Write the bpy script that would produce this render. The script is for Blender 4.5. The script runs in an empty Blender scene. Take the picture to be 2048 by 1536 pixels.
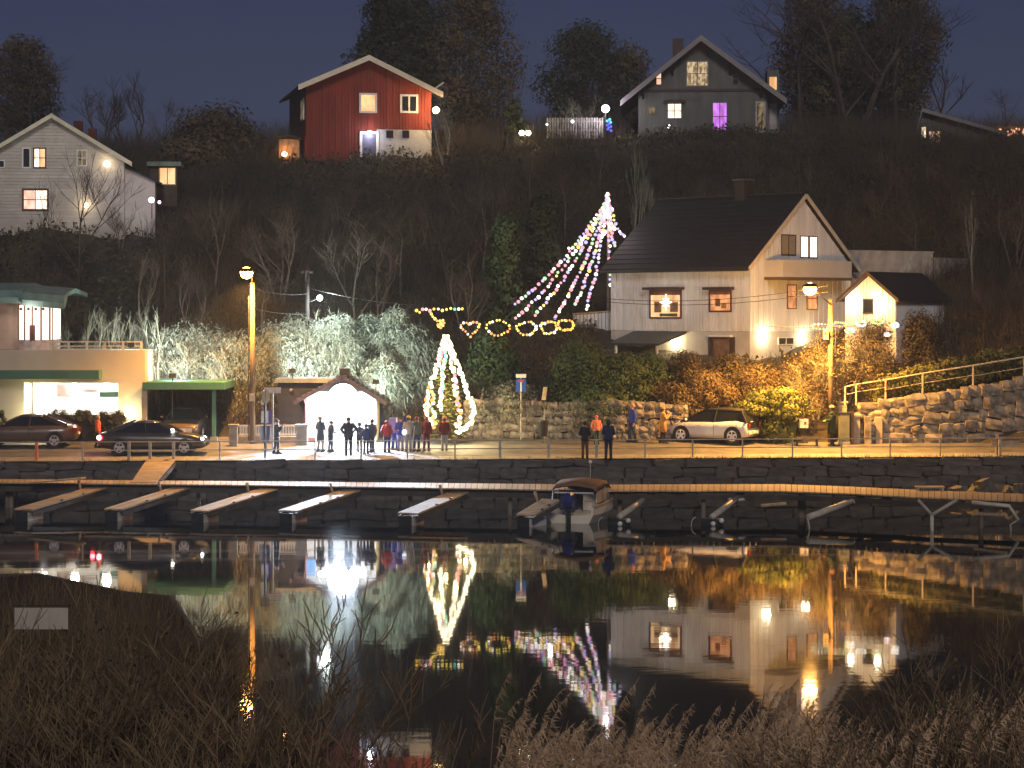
import bpy, bmesh, math, random
import numpy as np
from mathutils import Vector, Matrix, Quaternion

scene = bpy.context.scene
C = scene.collection
R = math.radians
PI = math.pi

# ------------------------------------------------------------------ camera
CAM_H, F_PX, Y_H = 8.22, 4560.0, 620.0        # eye height (m), focal length and horizon row on a 2048 px wide frame
cam_data = bpy.data.cameras.new('camera')
cam_data.sensor_width = 36.0
cam_data.lens = F_PX / 2048.0 * 36.0
cam_data.shift_y = -(768.0 - Y_H) / 2048.0
cam_data.clip_start, cam_data.clip_end = 0.5, 2000.0
cam = bpy.data.objects.new('camera', cam_data)
C.objects.link(cam)
cam.location = (0, 0, CAM_H)
cam.rotation_euler = (PI / 2, 0, 0)
scene.camera = cam

# ------------------------------------------------------------------ night sky
SUN_EL, SUN_AZ = R(26), R(6)                  # weak glow of the town on the camera's bank, from behind the camera
world = bpy.data.worlds.new('World')
scene.world = world
world.use_nodes = True
wt = world.node_tree
wt.nodes.clear()
wo = wt.nodes.new('ShaderNodeOutputWorld')
bg = wt.nodes.new('ShaderNodeBackground')
sky = wt.nodes.new('ShaderNodeTexSky')
sky.sky_type = 'NISHITA'
sky.sun_disc = False
sky.sun_elevation = SUN_EL
sky.sun_rotation = PI - SUN_AZ
sky.air_density, sky.dust_density, sky.ozone_density = 1.0, 0.6, 3.0
tint = wt.nodes.new('ShaderNodeMix')
tint.data_type = 'RGBA'
tint.blend_type = 'MULTIPLY'
tint.inputs[0].default_value = 1.0
tint.inputs[7].default_value = (0.54, 0.50, 0.90, 1)
wt.links.new(sky.outputs[0], tint.inputs[6])
wt.links.new(tint.outputs[2], bg.inputs[0])
bg.inputs[1].default_value = 0.0130
wt.links.new(bg.outputs[0], wo.inputs[0])

sun_data = bpy.data.lights.new('sun', 'SUN')
sun_data.energy = 0.98
sun_data.angle = R(14)
sun_data.color = (1.0, 0.90, 0.82)
sun = bpy.data.objects.new('sun', sun_data)
C.objects.link(sun)
sun_dir = Vector((math.sin(SUN_AZ) * math.cos(SUN_EL), -math.cos(SUN_AZ) * math.cos(SUN_EL), math.sin(SUN_EL)))
sun.rotation_euler = (-sun_dir).to_track_quat('-Z', 'Y').to_euler()

vs = scene.view_settings
vs.view_transform = 'Standard'
vs.look = 'None'
vs.exposure = 0.0
vs.gamma = 1.0
vs.use_curve_mapping = False
cy = scene.cycles
cy.use_denoising = True
cy.max_bounces = 6
cy.diffuse_bounces = 2
cy.glossy_bounces = 3
cy.transmission_bounces = 3
cy.transparent_max_bounces = 6
cy.sample_clamp_indirect = 2.5
cy.sample_clamp_direct = 30.0
cy.caustics_reflective = False
cy.caustics_refractive = False
cy.use_light_tree = True

rnd = random.Random(11)
nrng = np.random.default_rng(5)

# ------------------------------------------------------------------ measuring: a sight line of the photograph meets a plane of the place
def at(px, py, d):
    return Vector(((px - 1024.0) * d / F_PX, d, CAM_H - (py - Y_H) * d / F_PX))

def yq(x):
    return 99.2 + 0.075 * x                     # edge of the quay

def gz(x, y):
    return 1.74 + 0.065 * (y - yq(x))           # road and pavement behind the quay

def gp(px, py):
    d = 100.0
    for _ in range(30):
        x = (px - 1024.0) * d / F_PX
        z = gz(x, d)
        d = 0.5 * d + 0.5 * (CAM_H - z) * F_PX / (py - Y_H)
    x = (px - 1024.0) * d / F_PX
    return Vector((x, d, gz(x, d)))

def flat(px, py, z):
    d = (CAM_H - z) * F_PX / (py - Y_H)
    return Vector(((px - 1024.0) * d / F_PX, d, z))

class Facade:
    """vertical plane through (ox, oy) along heading rot; gives local (x, z) of a sight line"""
    def __init__(s, ox, oy, oz, rot):
        s.ox, s.oy, s.oz, s.rot = ox, oy, oz, rot
        s.c, s.s = math.cos(rot), math.sin(rot)
    def loc(s, px, py):
        nx, ny = -s.s, s.c
        k = (px - 1024.0) / F_PX
        t = (s.ox * nx + s.oy * ny) / (k * nx + ny)
        X, Y = k * t, t
        Z = CAM_H - (py - Y_H) / F_PX * t
        return ((X - s.ox) * s.c + (Y - s.oy) * s.s, Z - s.oz)
    def rect(s, x0, y0, x1, y1):
        a = s.loc(x0, (y0 + y1) / 2); b = s.loc(x1, (y0 + y1) / 2)
        m = s.loc((x0 + x1) / 2, y0); n = s.loc((x0 + x1) / 2, y1)
        return a[0], n[1], b[0], m[1]           # x0, z0, x1, z1 local

# ------------------------------------------------------------------ hillside heights
TX = [-60, -26, -14, -4, 4, 12, 20, 30, 60]
TY = [100, 106.4, 107.6, 110, 113, 118, 124, 131, 139, 150, 175, 340]
TZ = [
 [0.6] * 9,
 [1.9, 1.9, 1.9, 1.9, 1.9, 2.0, 2.0, 2.0, 2.0],
 [2.5, 2.5, 2.5, 2.6, 3.0, 3.1, 3.9, 5.0, 5.5],
 [2.8, 2.8, 3.2, 3.6, 4.3, 4.8, 6.6, 7.2, 7.4],
 [4.2, 4.2, 4.6, 5.0, 5.6, 5.7, 7.6, 8.2, 8.8],
 [7.6, 7.6, 7.4, 7.0, 6.4, 6.0, 7.8, 10.0, 11.0],
 [12.2, 12.4, 11.0, 9.6, 8.0, 7.6, 10.0, 13.0, 14.0],
 [14.8, 14.6, 14.0, 13.6, 12.6, 12.6, 14.6, 16.2, 17.0],
 [17.0, 17.0, 17.3, 17.4, 18.0, 19.0, 18.4, 18.2, 18.0],
 [18.4, 18.4, 19.0, 19.4, 19.6, 19.6, 19.4, 19.2, 19.2],
 [20.5, 20.5, 21.5, 22.0, 22.0, 22.0, 21.8, 21.0, 21.0],
 [24.0] * 9,
]
TX_, TY_, TZ_ = np.array(TX, float), np.array(TY, float), np.array(TZ, float)

def hills(xs, ys):
    xs = np.asarray(xs, float); ys = np.asarray(ys, float)
    i = np.clip(np.searchsorted(TX_, xs) - 1, 0, len(TX) - 2)
    j = np.clip(np.searchsorted(TY_, ys) - 1, 0, len(TY) - 2)
    u = np.clip((xs - TX_[i]) / (TX_[i + 1] - TX_[i]), 0, 1)
    v = np.clip((ys - TY_[j]) / (TY_[j + 1] - TY_[j]), 0, 1)
    z = (TZ_[j, i] * (1 - u) + TZ_[j, i + 1] * u) * (1 - v) + (TZ_[j + 1, i] * (1 - u) + TZ_[j + 1, i + 1] * u) * v
    n = 0.22 * np.sin(xs * 0.9 + 1.3 * np.sin(ys * 0.7)) * np.cos(ys * 0.8 + xs * 0.21) + 0.1 * np.sin(xs * 2.3 + ys * 1.7)
    return z + n * np.clip((ys - 107.5) / 3.0, 0, 1)

def hz(x, y):
    return float(hills([x], [y])[0])

def on_hill(px, d):
    x = (px - 1024.0) * d / F_PX
    return Vector((x, d, hz(x, d)))

# ------------------------------------------------------------------ materials
_M = {}
def mat(name, col, rough=0.8, var=0.25, scale=3.0, bump=0.0, metal=0.0, spec=0.4, col2=None, stretch=(1, 1, 1), coat=0.0, detail=6.0):
    if name in _M:
        return _M[name]
    m = bpy.data.materials.new(name)
    m.use_nodes = True
    nt = m.node_tree
    p = nt.nodes['Principled BSDF']
    p.inputs['Roughness'].default_value = rough
    p.inputs['Metallic'].default_value = metal
    p.inputs['Specular IOR Level'].default_value = spec
    p.inputs['Coat Weight'].default_value = coat
    tc = nt.nodes.new('ShaderNodeTexCoord')
    mp = nt.nodes.new('ShaderNodeMapping')
    mp.inputs['Scale'].default_value = stretch
    nt.links.new(tc.outputs['Object'], mp.inputs[0])
    nz = nt.nodes.new('ShaderNodeTexNoise')
    nz.inputs['Scale'].default_value = scale
    nz.inputs['Detail'].default_value = detail
    nt.links.new(mp.outputs[0], nz.inputs['Vector'])
    rp = nt.nodes.new('ShaderNodeValToRGB')
    a = [max(0, c * (1 - var)) for c in col]
    b = [min(1, c * (1 + var)) for c in (col2 or col)]
    rp.color_ramp.elements[0].position = 0.32
    rp.color_ramp.elements[1].position = 0.68
    rp.color_ramp.elements[0].color = (*a, 1)
    rp.color_ramp.elements[1].color = (*b, 1)
    nt.links.new(nz.outputs[0], rp.inputs[0])
    oi = nt.nodes.new('ShaderNodeObjectInfo')
    mr = nt.nodes.new('ShaderNodeMapRange')
    mr.inputs['To Min'].default_value = 1 - var * 0.6
    mr.inputs['To Max'].default_value = 1 + var * 0.6
    nt.links.new(oi.outputs['Random'], mr.inputs['Value'])
    mx = nt.nodes.new('ShaderNodeMix')
    mx.data_type = 'RGBA'; mx.blend_type = 'MULTIPLY'
    mx.inputs[0].default_value = 1.0
    nt.links.new(rp.outputs[0], mx.inputs[6])
    nt.links.new(mr.outputs[0], mx.inputs[7])
    nt.links.new(mx.outputs[2], p.inputs['Base Color'])
    if bump > 0:
        bp = nt.nodes.new('ShaderNodeBump')
        bp.inputs['Strength'].default_value = min(1, bump)
        bp.inputs['Distance'].default_value = 0.03
        nt.links.new(nz.outputs[0], bp.inputs['Height'])
        nt.links.new(bp.outputs[0], p.inputs['Normal'])
    _M[name] = m
    return m

def leafmat(name, col, col2=None, var=0.4):
    if name in _M:
        return _M[name]
    m = mat(name, col, rough=0.7, var=var, scale=1.3, col2=col2, spec=0.25)
    return m

def glow(name, col, strength, sample=False):
    if name in _M:
        return _M[name]
    m = bpy.data.materials.new(name)
    m.use_nodes = True
    nt = m.node_tree
    nt.nodes.clear()
    o = nt.nodes.new('ShaderNodeOutputMaterial')
    e = nt.nodes.new('ShaderNodeEmission')
    e.inputs[0].default_value = (*col, 1)
    e.inputs[1].default_value = strength
    nt.links.new(e.outputs[0], o.inputs[0])
    m.cycles.emission_sampling = 'AUTO' if sample else 'NONE'
    _M[name] = m
    return m

def lit_pane(name, col, strength, scale=3.0, dark=0.35):
    """a window pane with a lit room behind it: curtains and furniture make it uneven"""
    if name in _M:
        return _M[name]
    m = bpy.data.materials.new(name)
    m.use_nodes = True
    nt = m.node_tree
    nt.nodes.clear()
    o = nt.nodes.new('ShaderNodeOutputMaterial')
    e = nt.nodes.new('ShaderNodeEmission')
    tc = nt.nodes.new('ShaderNodeTexCoord')
    mp = nt.nodes.new('ShaderNodeMapping')
    mp.inputs['Scale'].default_value = (scale, scale, scale * 0.5)
    nz = nt.nodes.new('ShaderNodeTexNoise')
    nz.inputs['Scale'].default_value = 1.0
    nz.inputs['Detail'].default_value = 3.0
    rp = nt.nodes.new('ShaderNodeValToRGB')
    rp.color_ramp.elements[0].position = 0.40
    rp.color_ramp.elements[1].position = 0.62
    rp.color_ramp.elements[0].color = (col[0] * dark, col[1] * dark * 0.8, col[2] * dark * 0.7, 1)
    rp.color_ramp.elements[1].color = (*col, 1)
    nt.links.new(tc.outputs['Object'], mp.inputs[0])
    nt.links.new(mp.outputs[0], nz.inputs['Vector'])
    nt.links.new(nz.outputs[0], rp.inputs[0])
    nt.links.new(rp.outputs[0], e.inputs[0])
    e.inputs[1].default_value = strength
    nt.links.new(e.outputs[0], o.inputs[0])
    m.cycles.emission_sampling = 'NONE'
    _M[name] = m
    return m

# ------------------------------------------------------------------ mesh builder
class MB:
    def __init__(s):
        s.v, s.f = [], []
    def add(s, vs, fs):
        o = len(s.v)
        s.v.extend([tuple(v) for v in vs])
        s.f.extend([tuple(i + o for i in f) for f in fs])
        return s
    def box(s, x0, y0, z0, x1, y1, z1):
        vs = [(x0, y0, z0), (x1, y0, z0), (x1, y1, z0), (x0, y1, z0), (x0, y0, z1), (x1, y0, z1), (x1, y1, z1), (x0, y1, z1)]
        return s.add(vs, [(0, 3, 2, 1), (4, 5, 6, 7), (0, 1, 5, 4), (1, 2, 6, 5), (2, 3, 7, 6), (3, 0, 4, 7)])
    def bar(s, a, b, w, h):
        """box beam from a to b, w wide, h tall"""
        a, b = Vector(a), Vector(b)
        d = (b - a).normalized()
        up = Vector((0, 0, 1)) if abs(d.z) < 0.95 else Vector((0, 1, 0))
        r = d.cross(up).normalized() * (w / 2)
        u = r.cross(d).normalized() * (h / 2)
        vs = [a - r - u, a + r - u, a + r + u, a - r + u, b - r - u, b + r - u, b + r + u, b - r + u]
        return s.add(vs, [(0, 3, 2, 1), (4, 5, 6, 7), (0, 1, 5, 4), (1, 2, 6, 5), (2, 3, 7, 6), (3, 0, 4, 7)])
    def prism(s, poly, a, b):
        """poly: list of 3D points (planar), extruded by vector (b - a)"""
        e = Vector(b) - Vector(a)
        n = len(poly)
        p = [Vector(q) for q in poly]
        vs = p + [q + e for q in p]
        fs = [tuple(range(n))[::-1], tuple(range(n, 2 * n))]
        for i in range(n):
            j = (i + 1) % n
            fs.append((i, j, n + j, n + i))
        return s.add(vs, fs)
    def tube(s, pts, rad, n=8, cap=True):
        pts = [Vector(p) for p in pts]
        if not isinstance(rad, (list, tuple)):
            rad = [rad] * len(pts)
        vs, fs = [], []
        prev = None
        for i, p in enumerate(pts):
            d = (pts[min(i + 1, len(pts) - 1)] - pts[max(i - 1, 0)])
            d = d.normalized() if d.length > 1e-9 else Vector((0, 0, 1))
            if prev is None:
                ref = Vector((0, 0, 1)) if abs(d.z) < 0.9 else Vector((1, 0, 0))
                r = d.cross(ref).normalized()
            else:
                r = (prev - d * prev.dot(d))
                r = r.normalized() if r.length > 1e-6 else d.orthogonal().normalized()
            prev = r
            u = d.cross(r)
            for k in range(n):
                a = 2 * PI * k / n
                vs.append(p + (r * math.cos(a) + u * math.sin(a)) * rad[i])
        for i in range(len(pts) - 1):
            for k in range(n):
                k2 = (k + 1) % n
                fs.append((i * n + k, i * n + k2, (i + 1) * n + k2, (i + 1) * n + k))
        if cap:
            fs.append(tuple(range(n))[::-1])
            fs.append(tuple(range((len(pts) - 1) * n, len(pts) * n)))
        return s.add(vs, fs)
    def loft(s, rings, cap=True):
        n = len(rings[0])
        vs = [p for r in rings for p in r]
        fs = []
        for i in range(len(rings) - 1):
            for k in range(n):
                k2 = (k + 1) % n
                fs.append((i * n + k, i * n + k2, (i + 1) * n + k2, (i + 1) * n + k))
        if cap:
            fs.append(tuple(range(n))[::-1])
            fs.append(tuple(range((len(rings) - 1) * n, len(rings) * n)))
        return s.add(vs, fs)
    def ball(s, c, r, seg=10, rings=6, sc=(1, 1, 1), z0=-1.0):
        c = Vector(c)
        rs = []
        t0 = math.asin(max(-1, z0))
        for i in range(rings + 1):
            t = t0 + (PI / 2 - t0) * i / rings
            rr, zz = max(1e-3, math.cos(t)), math.sin(t)
            rs.append([c + Vector((math.cos(2 * PI * k / seg) * rr * r * sc[0], math.sin(2 * PI * k / seg) * rr * r * sc[1], zz * r * sc[2])) for k in range(seg)])
        return s.loft(rs)
    def disc(s, c, axis, r, t, n=16):
        a = Vector(axis).normalized() * (t / 2)
        return s.tube([Vector(c) - a, Vector(c) + a], r, n)
    def build(s, name, m, parent=None, smooth=False, **tags):
        me = bpy.data.meshes.new(name)
        me.from_pydata(s.v, [], s.f)
        me.materials.append(m)
        if smooth:
            me.polygons.foreach_set('use_smooth', [True] * len(me.polygons))
        me.update()
        o = bpy.data.objects.new(name, me)
        C.objects.link(o)
        o.parent = parent
        for k, v in tags.items():
            o[k] = v
        return o

def np_mesh(name, verts, faces_n, m, parent=None, **tags):
    """verts (N,3) grouped in faces of faces_n corners each, no sharing"""
    me = bpy.data.meshes.new(name)
    nv = len(verts)
    nf = nv // faces_n
    me.vertices.add(nv)
    me.vertices.foreach_set('co', np.asarray(verts, np.float32).ravel())
    me.loops.add(nv)
    me.loops.foreach_set('vertex_index', np.arange(nv, dtype=np.int32))
    me.polygons.add(nf)
    me.polygons.foreach_set('loop_start', np.arange(0, nv, faces_n, dtype=np.int32))
    me.update(calc_edges=True)
    me.materials.append(m)
    o = bpy.data.objects.new(name, me)
    C.objects.link(o)
    o.parent = parent
    for k, v in tags.items():
        o[k] = v
    return o

def thing(name, label, cat, loc=(0, 0, 0), rz=0.0, group=None):
    o = bpy.data.objects.new(name, None)
    o.empty_display_size = 0.3
    C.objects.link(o)
    o.location = loc
    o.rotation_euler = (0, 0, rz)
    tag(o, label, cat, group)
    return o

def tag(o, label, cat, group=None):
    o['label'] = label
    o['category'] = cat
    if group:
        o['group'] = group
    return o

def structure(o):
    o['kind'] = 'structure'
    return o

def copy_part(src, parent, loc=None, rot=None, scale=None, name=None):
    o = src.copy()
    if name:
        o.name = name
    C.objects.link(o)
    o.parent = parent
    if loc is not None:
        o.location = loc
    if rot is not None:
        o.rotation_euler = rot
    if scale is not None:
        o.scale = scale
    return o

def link_mesh(name, me, parent, loc=(0, 0, 0), rot=(0, 0, 0), scale=(1, 1, 1)):
    o = bpy.data.objects.new(name, me)
    C.objects.link(o)
    o.parent = parent
    o.location = loc
    o.rotation_euler = rot
    o.scale = scale
    return o

def dup_thing(root, loc, rz=0.0, label=None, scale=1.0):
    r = root.copy()
    C.objects.link(r)
    r.location = loc
    r.rotation_euler = (0, 0, rz)
    r.scale = (scale, scale, scale) if not isinstance(scale, (tuple, list)) else scale
    if label:
        r['label'] = label
    for ch in list(root.children):
        c = ch.copy()
        C.objects.link(c)
        c.parent = r
        for g in list(ch.children):
            q = g.copy()
            C.objects.link(q)
            q.parent = c
    return r

def point_light(name, parent, loc, col, power, radius=0.15):
    d = bpy.data.lights.new(name, 'POINT')
    d.energy = power
    d.color = col
    d.shadow_soft_size = radius
    o = bpy.data.objects.new(name, d)
    C.objects.link(o)
    o.parent = parent
    o.location = loc
    return o

def spot_light(name, parent, loc, aim, col, power, angle=90, blend=0.5, radius=0.1):
    d = bpy.data.lights.new(name, 'SPOT')
    d.energy = power
    d.color = col
    d.spot_size = R(angle)
    d.spot_blend = blend
    d.shadow_soft_size = radius
    o = bpy.data.objects.new(name, d)
    C.objects.link(o)
    o.parent = parent
    o.location = loc
    o.rotation_euler = (Vector(aim) - Vector(loc)).to_track_quat('-Z', 'Y').to_euler()
    return o

def area_light(name, parent, loc, aim, col, power, sx, sy, spread=180):
    d = bpy.data.lights.new(name, 'AREA')
    d.energy = power
    d.color = col
    d.shape = 'RECTANGLE'
    d.size, d.size_y = sx, sy
    d.spread = R(spread)
    o = bpy.data.objects.new(name, d)
    C.objects.link(o)
    o.parent = parent
    o.location = loc
    o.rotation_euler = (Vector(aim) - Vector(loc)).to_track_quat('-Z', 'Y').to_euler()
    return o

WARM = (1.0, 0.72, 0.42)
SODIUM = (1.0, 0.46, 0.09)
COOL = (0.80, 0.90, 1.0)
# ------------------------------------------------------------------ shared materials
M_white = mat('white_paint', (0.74, 0.73, 0.70), 0.55, 0.08, 1.5)
M_asphalt = mat('asphalt', (0.16, 0.15, 0.14), 0.75, 0.35, 1.2, bump=0.3, spec=0.5)
M_pave = mat('pavement', (0.26, 0.25, 0.23), 0.8, 0.25, 2.0, bump=0.2)
M_stone = mat('granite', (0.17, 0.15, 0.12), 0.85, 0.45, 2.6, bump=1.0, col2=(0.25, 0.22, 0.18))
M_quay = mat('quay_granite', (0.095, 0.085, 0.074), 0.85, 0.4, 2.4, bump=0.9)
M_mortar = mat('joint_earth', (0.10, 0.085, 0.065), 0.95, 0.4, 4.0)
M_wood = mat('weathered_planks', (0.46, 0.335, 0.20), 0.75, 0.3, 1.5, stretch=(1, 8, 1), bump=0.3)
M_darkwood = mat('dark_timber', (0.07, 0.055, 0.04), 0.85, 0.35, 2.0)
M_steel = mat('galvanised_steel', (0.42, 0.41, 0.38), 0.5, 0.2, 4.0, metal=0.3)
M_dsteel = mat('dark_steel', (0.06, 0.06, 0.062), 0.5, 0.25, 4.0, metal=0.4)
M_black = mat('black_rubber', (0.02, 0.02, 0.021), 0.75, 0.3, 4.0)
M_conc = mat('concrete', (0.36, 0.34, 0.31), 0.85, 0.25, 2.0, bump=0.3)
M_earth = mat('hill_earth', (0.055, 0.046, 0.032), 0.95, 0.45, 0.6, bump=0.8, col2=(0.07, 0.06, 0.04))
M_glassdark = mat('dark_glass', (0.02, 0.022, 0.026), 0.06, 0.1, 1.0, spec=0.8)
M_pole = mat('tarred_pole_wood', (0.19, 0.135, 0.085), 0.8, 0.25, 3.0, stretch=(6, 6, 0.6))
M_roof = mat('slate_roof', (0.018, 0.018, 0.021), 0.7, 0.35, 5.0, bump=0.4)

# ------------------------------------------------------------------ water
def water_material():
    m = bpy.data.materials.new('calm_water')
    m.use_nodes = True
    nt = m.node_tree
    p = nt.nodes['Principled BSDF']
    p.inputs['Base Color'].default_value = (0.004, 0.005, 0.0045, 1)
    p.inputs['Roughness'].default_value = 0.028
    p.inputs['IOR'].default_value = 1.45
    tc = nt.nodes.new('ShaderNodeTexCoord')
    mp = nt.nodes.new('ShaderNodeMapping')
    mp.inputs['Scale'].default_value = (0.9, 1.7, 1.0)
    n1 = nt.nodes.new('ShaderNodeTexNoise')
    n1.inputs['Scale'].default_value = 1.0
    n1.inputs['Detail'].default_value = 2.5
    mp2 = nt.nodes.new('ShaderNodeMapping')
    mp2.inputs['Scale'].default_value = (0.10, 0.22, 1.0)
    n2 = nt.nodes.new('ShaderNodeTexNoise')
    n2.inputs['Scale'].default_value = 1.0
    n2.inputs['Detail'].default_value = 1.0
    nt.links.new(tc.outputs['Object'], mp.inputs[0])
    nt.links.new(tc.outputs['Object'], mp2.inputs[0])
    nt.links.new(mp.outputs[0], n1.inputs['Vector'])
    nt.links.new(mp2.outputs[0], n2.inputs['Vector'])
    ad = nt.nodes.new('ShaderNodeMath'); ad.operation = 'MULTIPLY_ADD'
    ad.inputs[1].default_value = 2.0
    nt.links.new(n2.outputs[0], ad.inputs[0])
    nt.links.new(n1.outputs[0], ad.inputs[2])
    bp = nt.nodes.new('ShaderNodeBump')
    bp.inputs['Strength'].default_value = 1.0
    bp.inputs['Distance'].default_value = 0.0012
    nt.links.new(ad.outputs[0], bp.inputs['Height'])
    nt.links.new(bp.outputs[0], p.inputs['Normal'])
    return m

mb = MB()
mb.add([(-220, -30, 0), (220, -30, 0), (220, 112, 0), (-220, 112, 0)], [(0, 1, 2, 3)])
structure(mb.build('water', water_material()))

mb = MB()
mb.add([(-220, -30, -2.2), (220, -30, -2.2), (220, 112, -2.2), (-220, 112, -2.2)], [(0, 1, 2, 3)])
structure(mb.build('seabed', mat('mud', (0.03, 0.027, 0.02), 0.9, 0.3, 1.0)))

# ------------------------------------------------------------------ hillside terrain
gx = np.concatenate([np.arange(-220, -44, 8.0), np.arange(-44, 44.1, 0.8), np.arange(52, 221, 8.0)])
gy = np.concatenate([np.arange(104.5, 150, 0.8), np.arange(150, 345, 6.0)])
XX, YY = np.meshgrid(gx, gy)
ZZ = hills(XX.ravel(), YY.ravel())
nx, ny = len(gx), len(gy)
vv = np.stack([XX.ravel(), YY.ravel(), ZZ], 1)
ii = (np.arange(ny - 1)[:, None] * nx + np.arange(nx - 1)[None, :]).ravel()
mb = MB()
mb.v = [tuple(v) for v in vv]
mb.f = [(int(i), int(i + 1), int(i + 1 + nx), int(i + nx)) for i in ii]
structure(mb.build('hillside', M_earth, smooth=True))

# ------------------------------------------------------------------ road, quay and pavement
def strip(name, xs, f0, f1, lift, m):
    mb = MB()
    for x in xs:
        a, b = f0(x), f1(x)
        mb.v.append((x, a, gz(x, a) + lift)); mb.v.append((x, b, gz(x, b) + lift))
    for i in range(len(xs) - 1):
        mb.f.append((2 * i, 2 * i + 2, 2 * i + 3, 2 * i + 1))
    return structure(mb.build(name, m))
XS = [x * 4.0 for x in range(-50, 51)]
strip('quay_pavement', XS, yq, lambda x: yq(x) + 1.25, 0.0, M_pave)
strip('road', XS, lambda x: yq(x) + 1.25, lambda x: 107.4 + 0.02 * x, -0.06, M_asphalt)
# kerb between quay pavement and road
mb = MB()
for i in range(len(XS) - 1):
    x0, x1 = XS[i], XS[i + 1]
    for yy0, yy1 in ((1.25, 1.40),):
        a, b = yq(x0) + yy0, yq(x1) + yy0
        c, d = yq(x0) + yy1, yq(x1) + yy1
        z0, z1 = gz(x0, a), gz(x1, b)
        mb.add([(x0, a, z0 - 0.2), (x1, b, z1 - 0.2), (x1, d, z1 - 0.2), (x0, c, z0 - 0.2), (x0, a, z0 + 0.012), (x1, b, z1 + 0.012), (x1, d, z1 + 0.012), (x0, c, z0 + 0.012)],
               [(4, 5, 6, 7), (0, 1, 5, 4), (2, 3, 7, 6)])
structure(mb.build('kerb', M_conc))

# rough stone meshes shared by all walls
def rock_mesh(name, seed, m, block=0.55):
    r = random.Random(seed)
    bm = bmesh.new()
    bmesh.ops.create_cube(bm, size=1.0)
    bmesh.ops.subdivide_edges(bm, edges=bm.edges[:], cuts=1, use_grid_fill=True)
    for v in bm.verts:
        n = v.co.normalized() * 0.56
        v.co = v.co * block + n * (1 - block)
        v.co += Vector((r.uniform(-1, 1), r.uniform(-1, 1), r.uniform(-1, 1))) * 0.055
    me = bpy.data.meshes.new(name)
    bm.to_mesh(me); bm.free()
    me.materials.append(m)
    return me

ROCKS = [rock_mesh('stone', i, M_stone) for i in range(7)]
BLOCKS = [rock_mesh('quay_block', 30 + i, M_quay, 0.72) for i in range(6)]

# quay wall: backing plus individually laid blocks
mb = MB()
for (xa, xb) in ((-200, -26), (-26, 27), (27, 200)):
    for k in range(8):
        x0 = xa + (xb - xa) * k / 8; x1 = xa + (xb - xa) * (k + 1) / 8
        y0, y1 = yq(x0) + 0.12, yq(x1) + 0.12
        mb.add([(x0, y0, -2.2), (x1, y1, -2.2), (x1, y1 + 2, -2.2), (x0, y0 + 2, -2.2), (x0, y0, 1.735), (x1, y1, 1.735), (x1, y1 + 2, 1.735), (x0, y0 + 2, 1.735)],
               [(0, 1, 5, 4), (4, 5, 6, 7)])
quay = structure(mb.build('quay', mat('quay_joint', (0.06, 0.055, 0.045), 0.95, 0.4, 4.0)))
zr = 1.72
for row, hgt in enumerate((0.34, 0.46, 0.48, 0.50)):
    x = -25.0 - rnd.random()
    while x < 26.0:
        ln = rnd.uniform(0.8, 1.7)
        if row == 0:
            ln = rnd.uniform(1.3, 2.2)
        xc = x + ln / 2
        link_mesh('quay_block', rnd.choice(BLOCKS), quay, (xc, yq(xc) + 0.16 + rnd.uniform(-0.06, 0.05), zr - hgt / 2 + rnd.uniform(-0.05, 0.03)),
                  (rnd.choice((0, PI)) + rnd.uniform(-0.06, 0.06), rnd.uniform(-0.07, 0.07), math.atan(0.075) + rnd.uniform(-0.05, 0.05)), (ln * 1.01, 0.5, hgt * rnd.uniform(0.92, 1.12)))
        x += ln
    zr -= hgt

# grass tufts and weeds along the quay edge
def blades(n, fx, h0, h1, w):
    out = np.zeros((n, 3, 3))
    for i in range(n):
        b = Vector(fx(i))
        h = rnd.uniform(h0, h1)
        a = rnd.uniform(0, 2 * PI)
        d = Vector((math.cos(a), math.sin(a), 0)) * w
        t = b + Vector((rnd.uniform(-0.5, 0.5) * h, rnd.uniform(-0.5, 0.5) * h, h))
        out[i] = [b - d, b + d, t]
    return out.reshape(-1, 3)
def edge_pt(i):
    x = rnd.uniform(-24, 25)
    if rnd.random() < 0.6:
        x = rnd.uniform(8, 25)
    return (x, yq(x) + rnd.uniform(-0.1, 0.12), 1.70)
np_mesh('edge_grass', blades(1600, edge_pt, 0.05, 0.22, 0.012), 3, leafmat('dry_grass', (0.12, 0.10, 0.05)), kind='stuff')

# ------------------------------------------------------------------ quay railing
rail_posts = [-60, -15, 73, 165, 258, 300, 347, 440, 630, 722, 815, 910, 1000, 1097, 1193, 1290, 1385, 1485, 1585, 1683, 1780, 1880, 2000, 2085]
railing = thing('quay_railing', 'low steel railing with two rails along the edge of the stone quay', 'railing', (0, 0, 0))
M_rail = mat('railing_paint', (0.45, 0.41, 0.34), 0.6, 0.2, 3.0)
M_railo = mat('orange_paint', (0.62, 0.16, 0.07), 0.6, 0.2, 3.0)
tops = []
post_me = None
for px in rail_posts:
    d = 99.3
    for _ in range(6):
        d = yq((px - 1024) * d / F_PX) + 0.30
    x = (px - 1024) * d / F_PX
    z = gz(x, d)
    thick = 0.06 if px in (300, 258, 347, 1000, 1097, 1193, 73, 2000) else 0.032
    p = MB().box(-thick, -thick, -0.02, thick, thick, 0.80).build('post', M_railo if px == 73 else M_rail, railing)
    p.location = (x, d, z)
    if px == 73:
        p['label'] = 'orange painted railing post'
    tops.append(Vector((x, d, z)))
for zh in (0.78, 0.42):
    for a, b in zip(tops[:-1], tops[1:]):
        MB().tube([a + Vector((0, -0.05, zh)), b + Vector((0, -0.05, zh))], 0.026, 6).build('rail', M_rail, railing)

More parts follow.
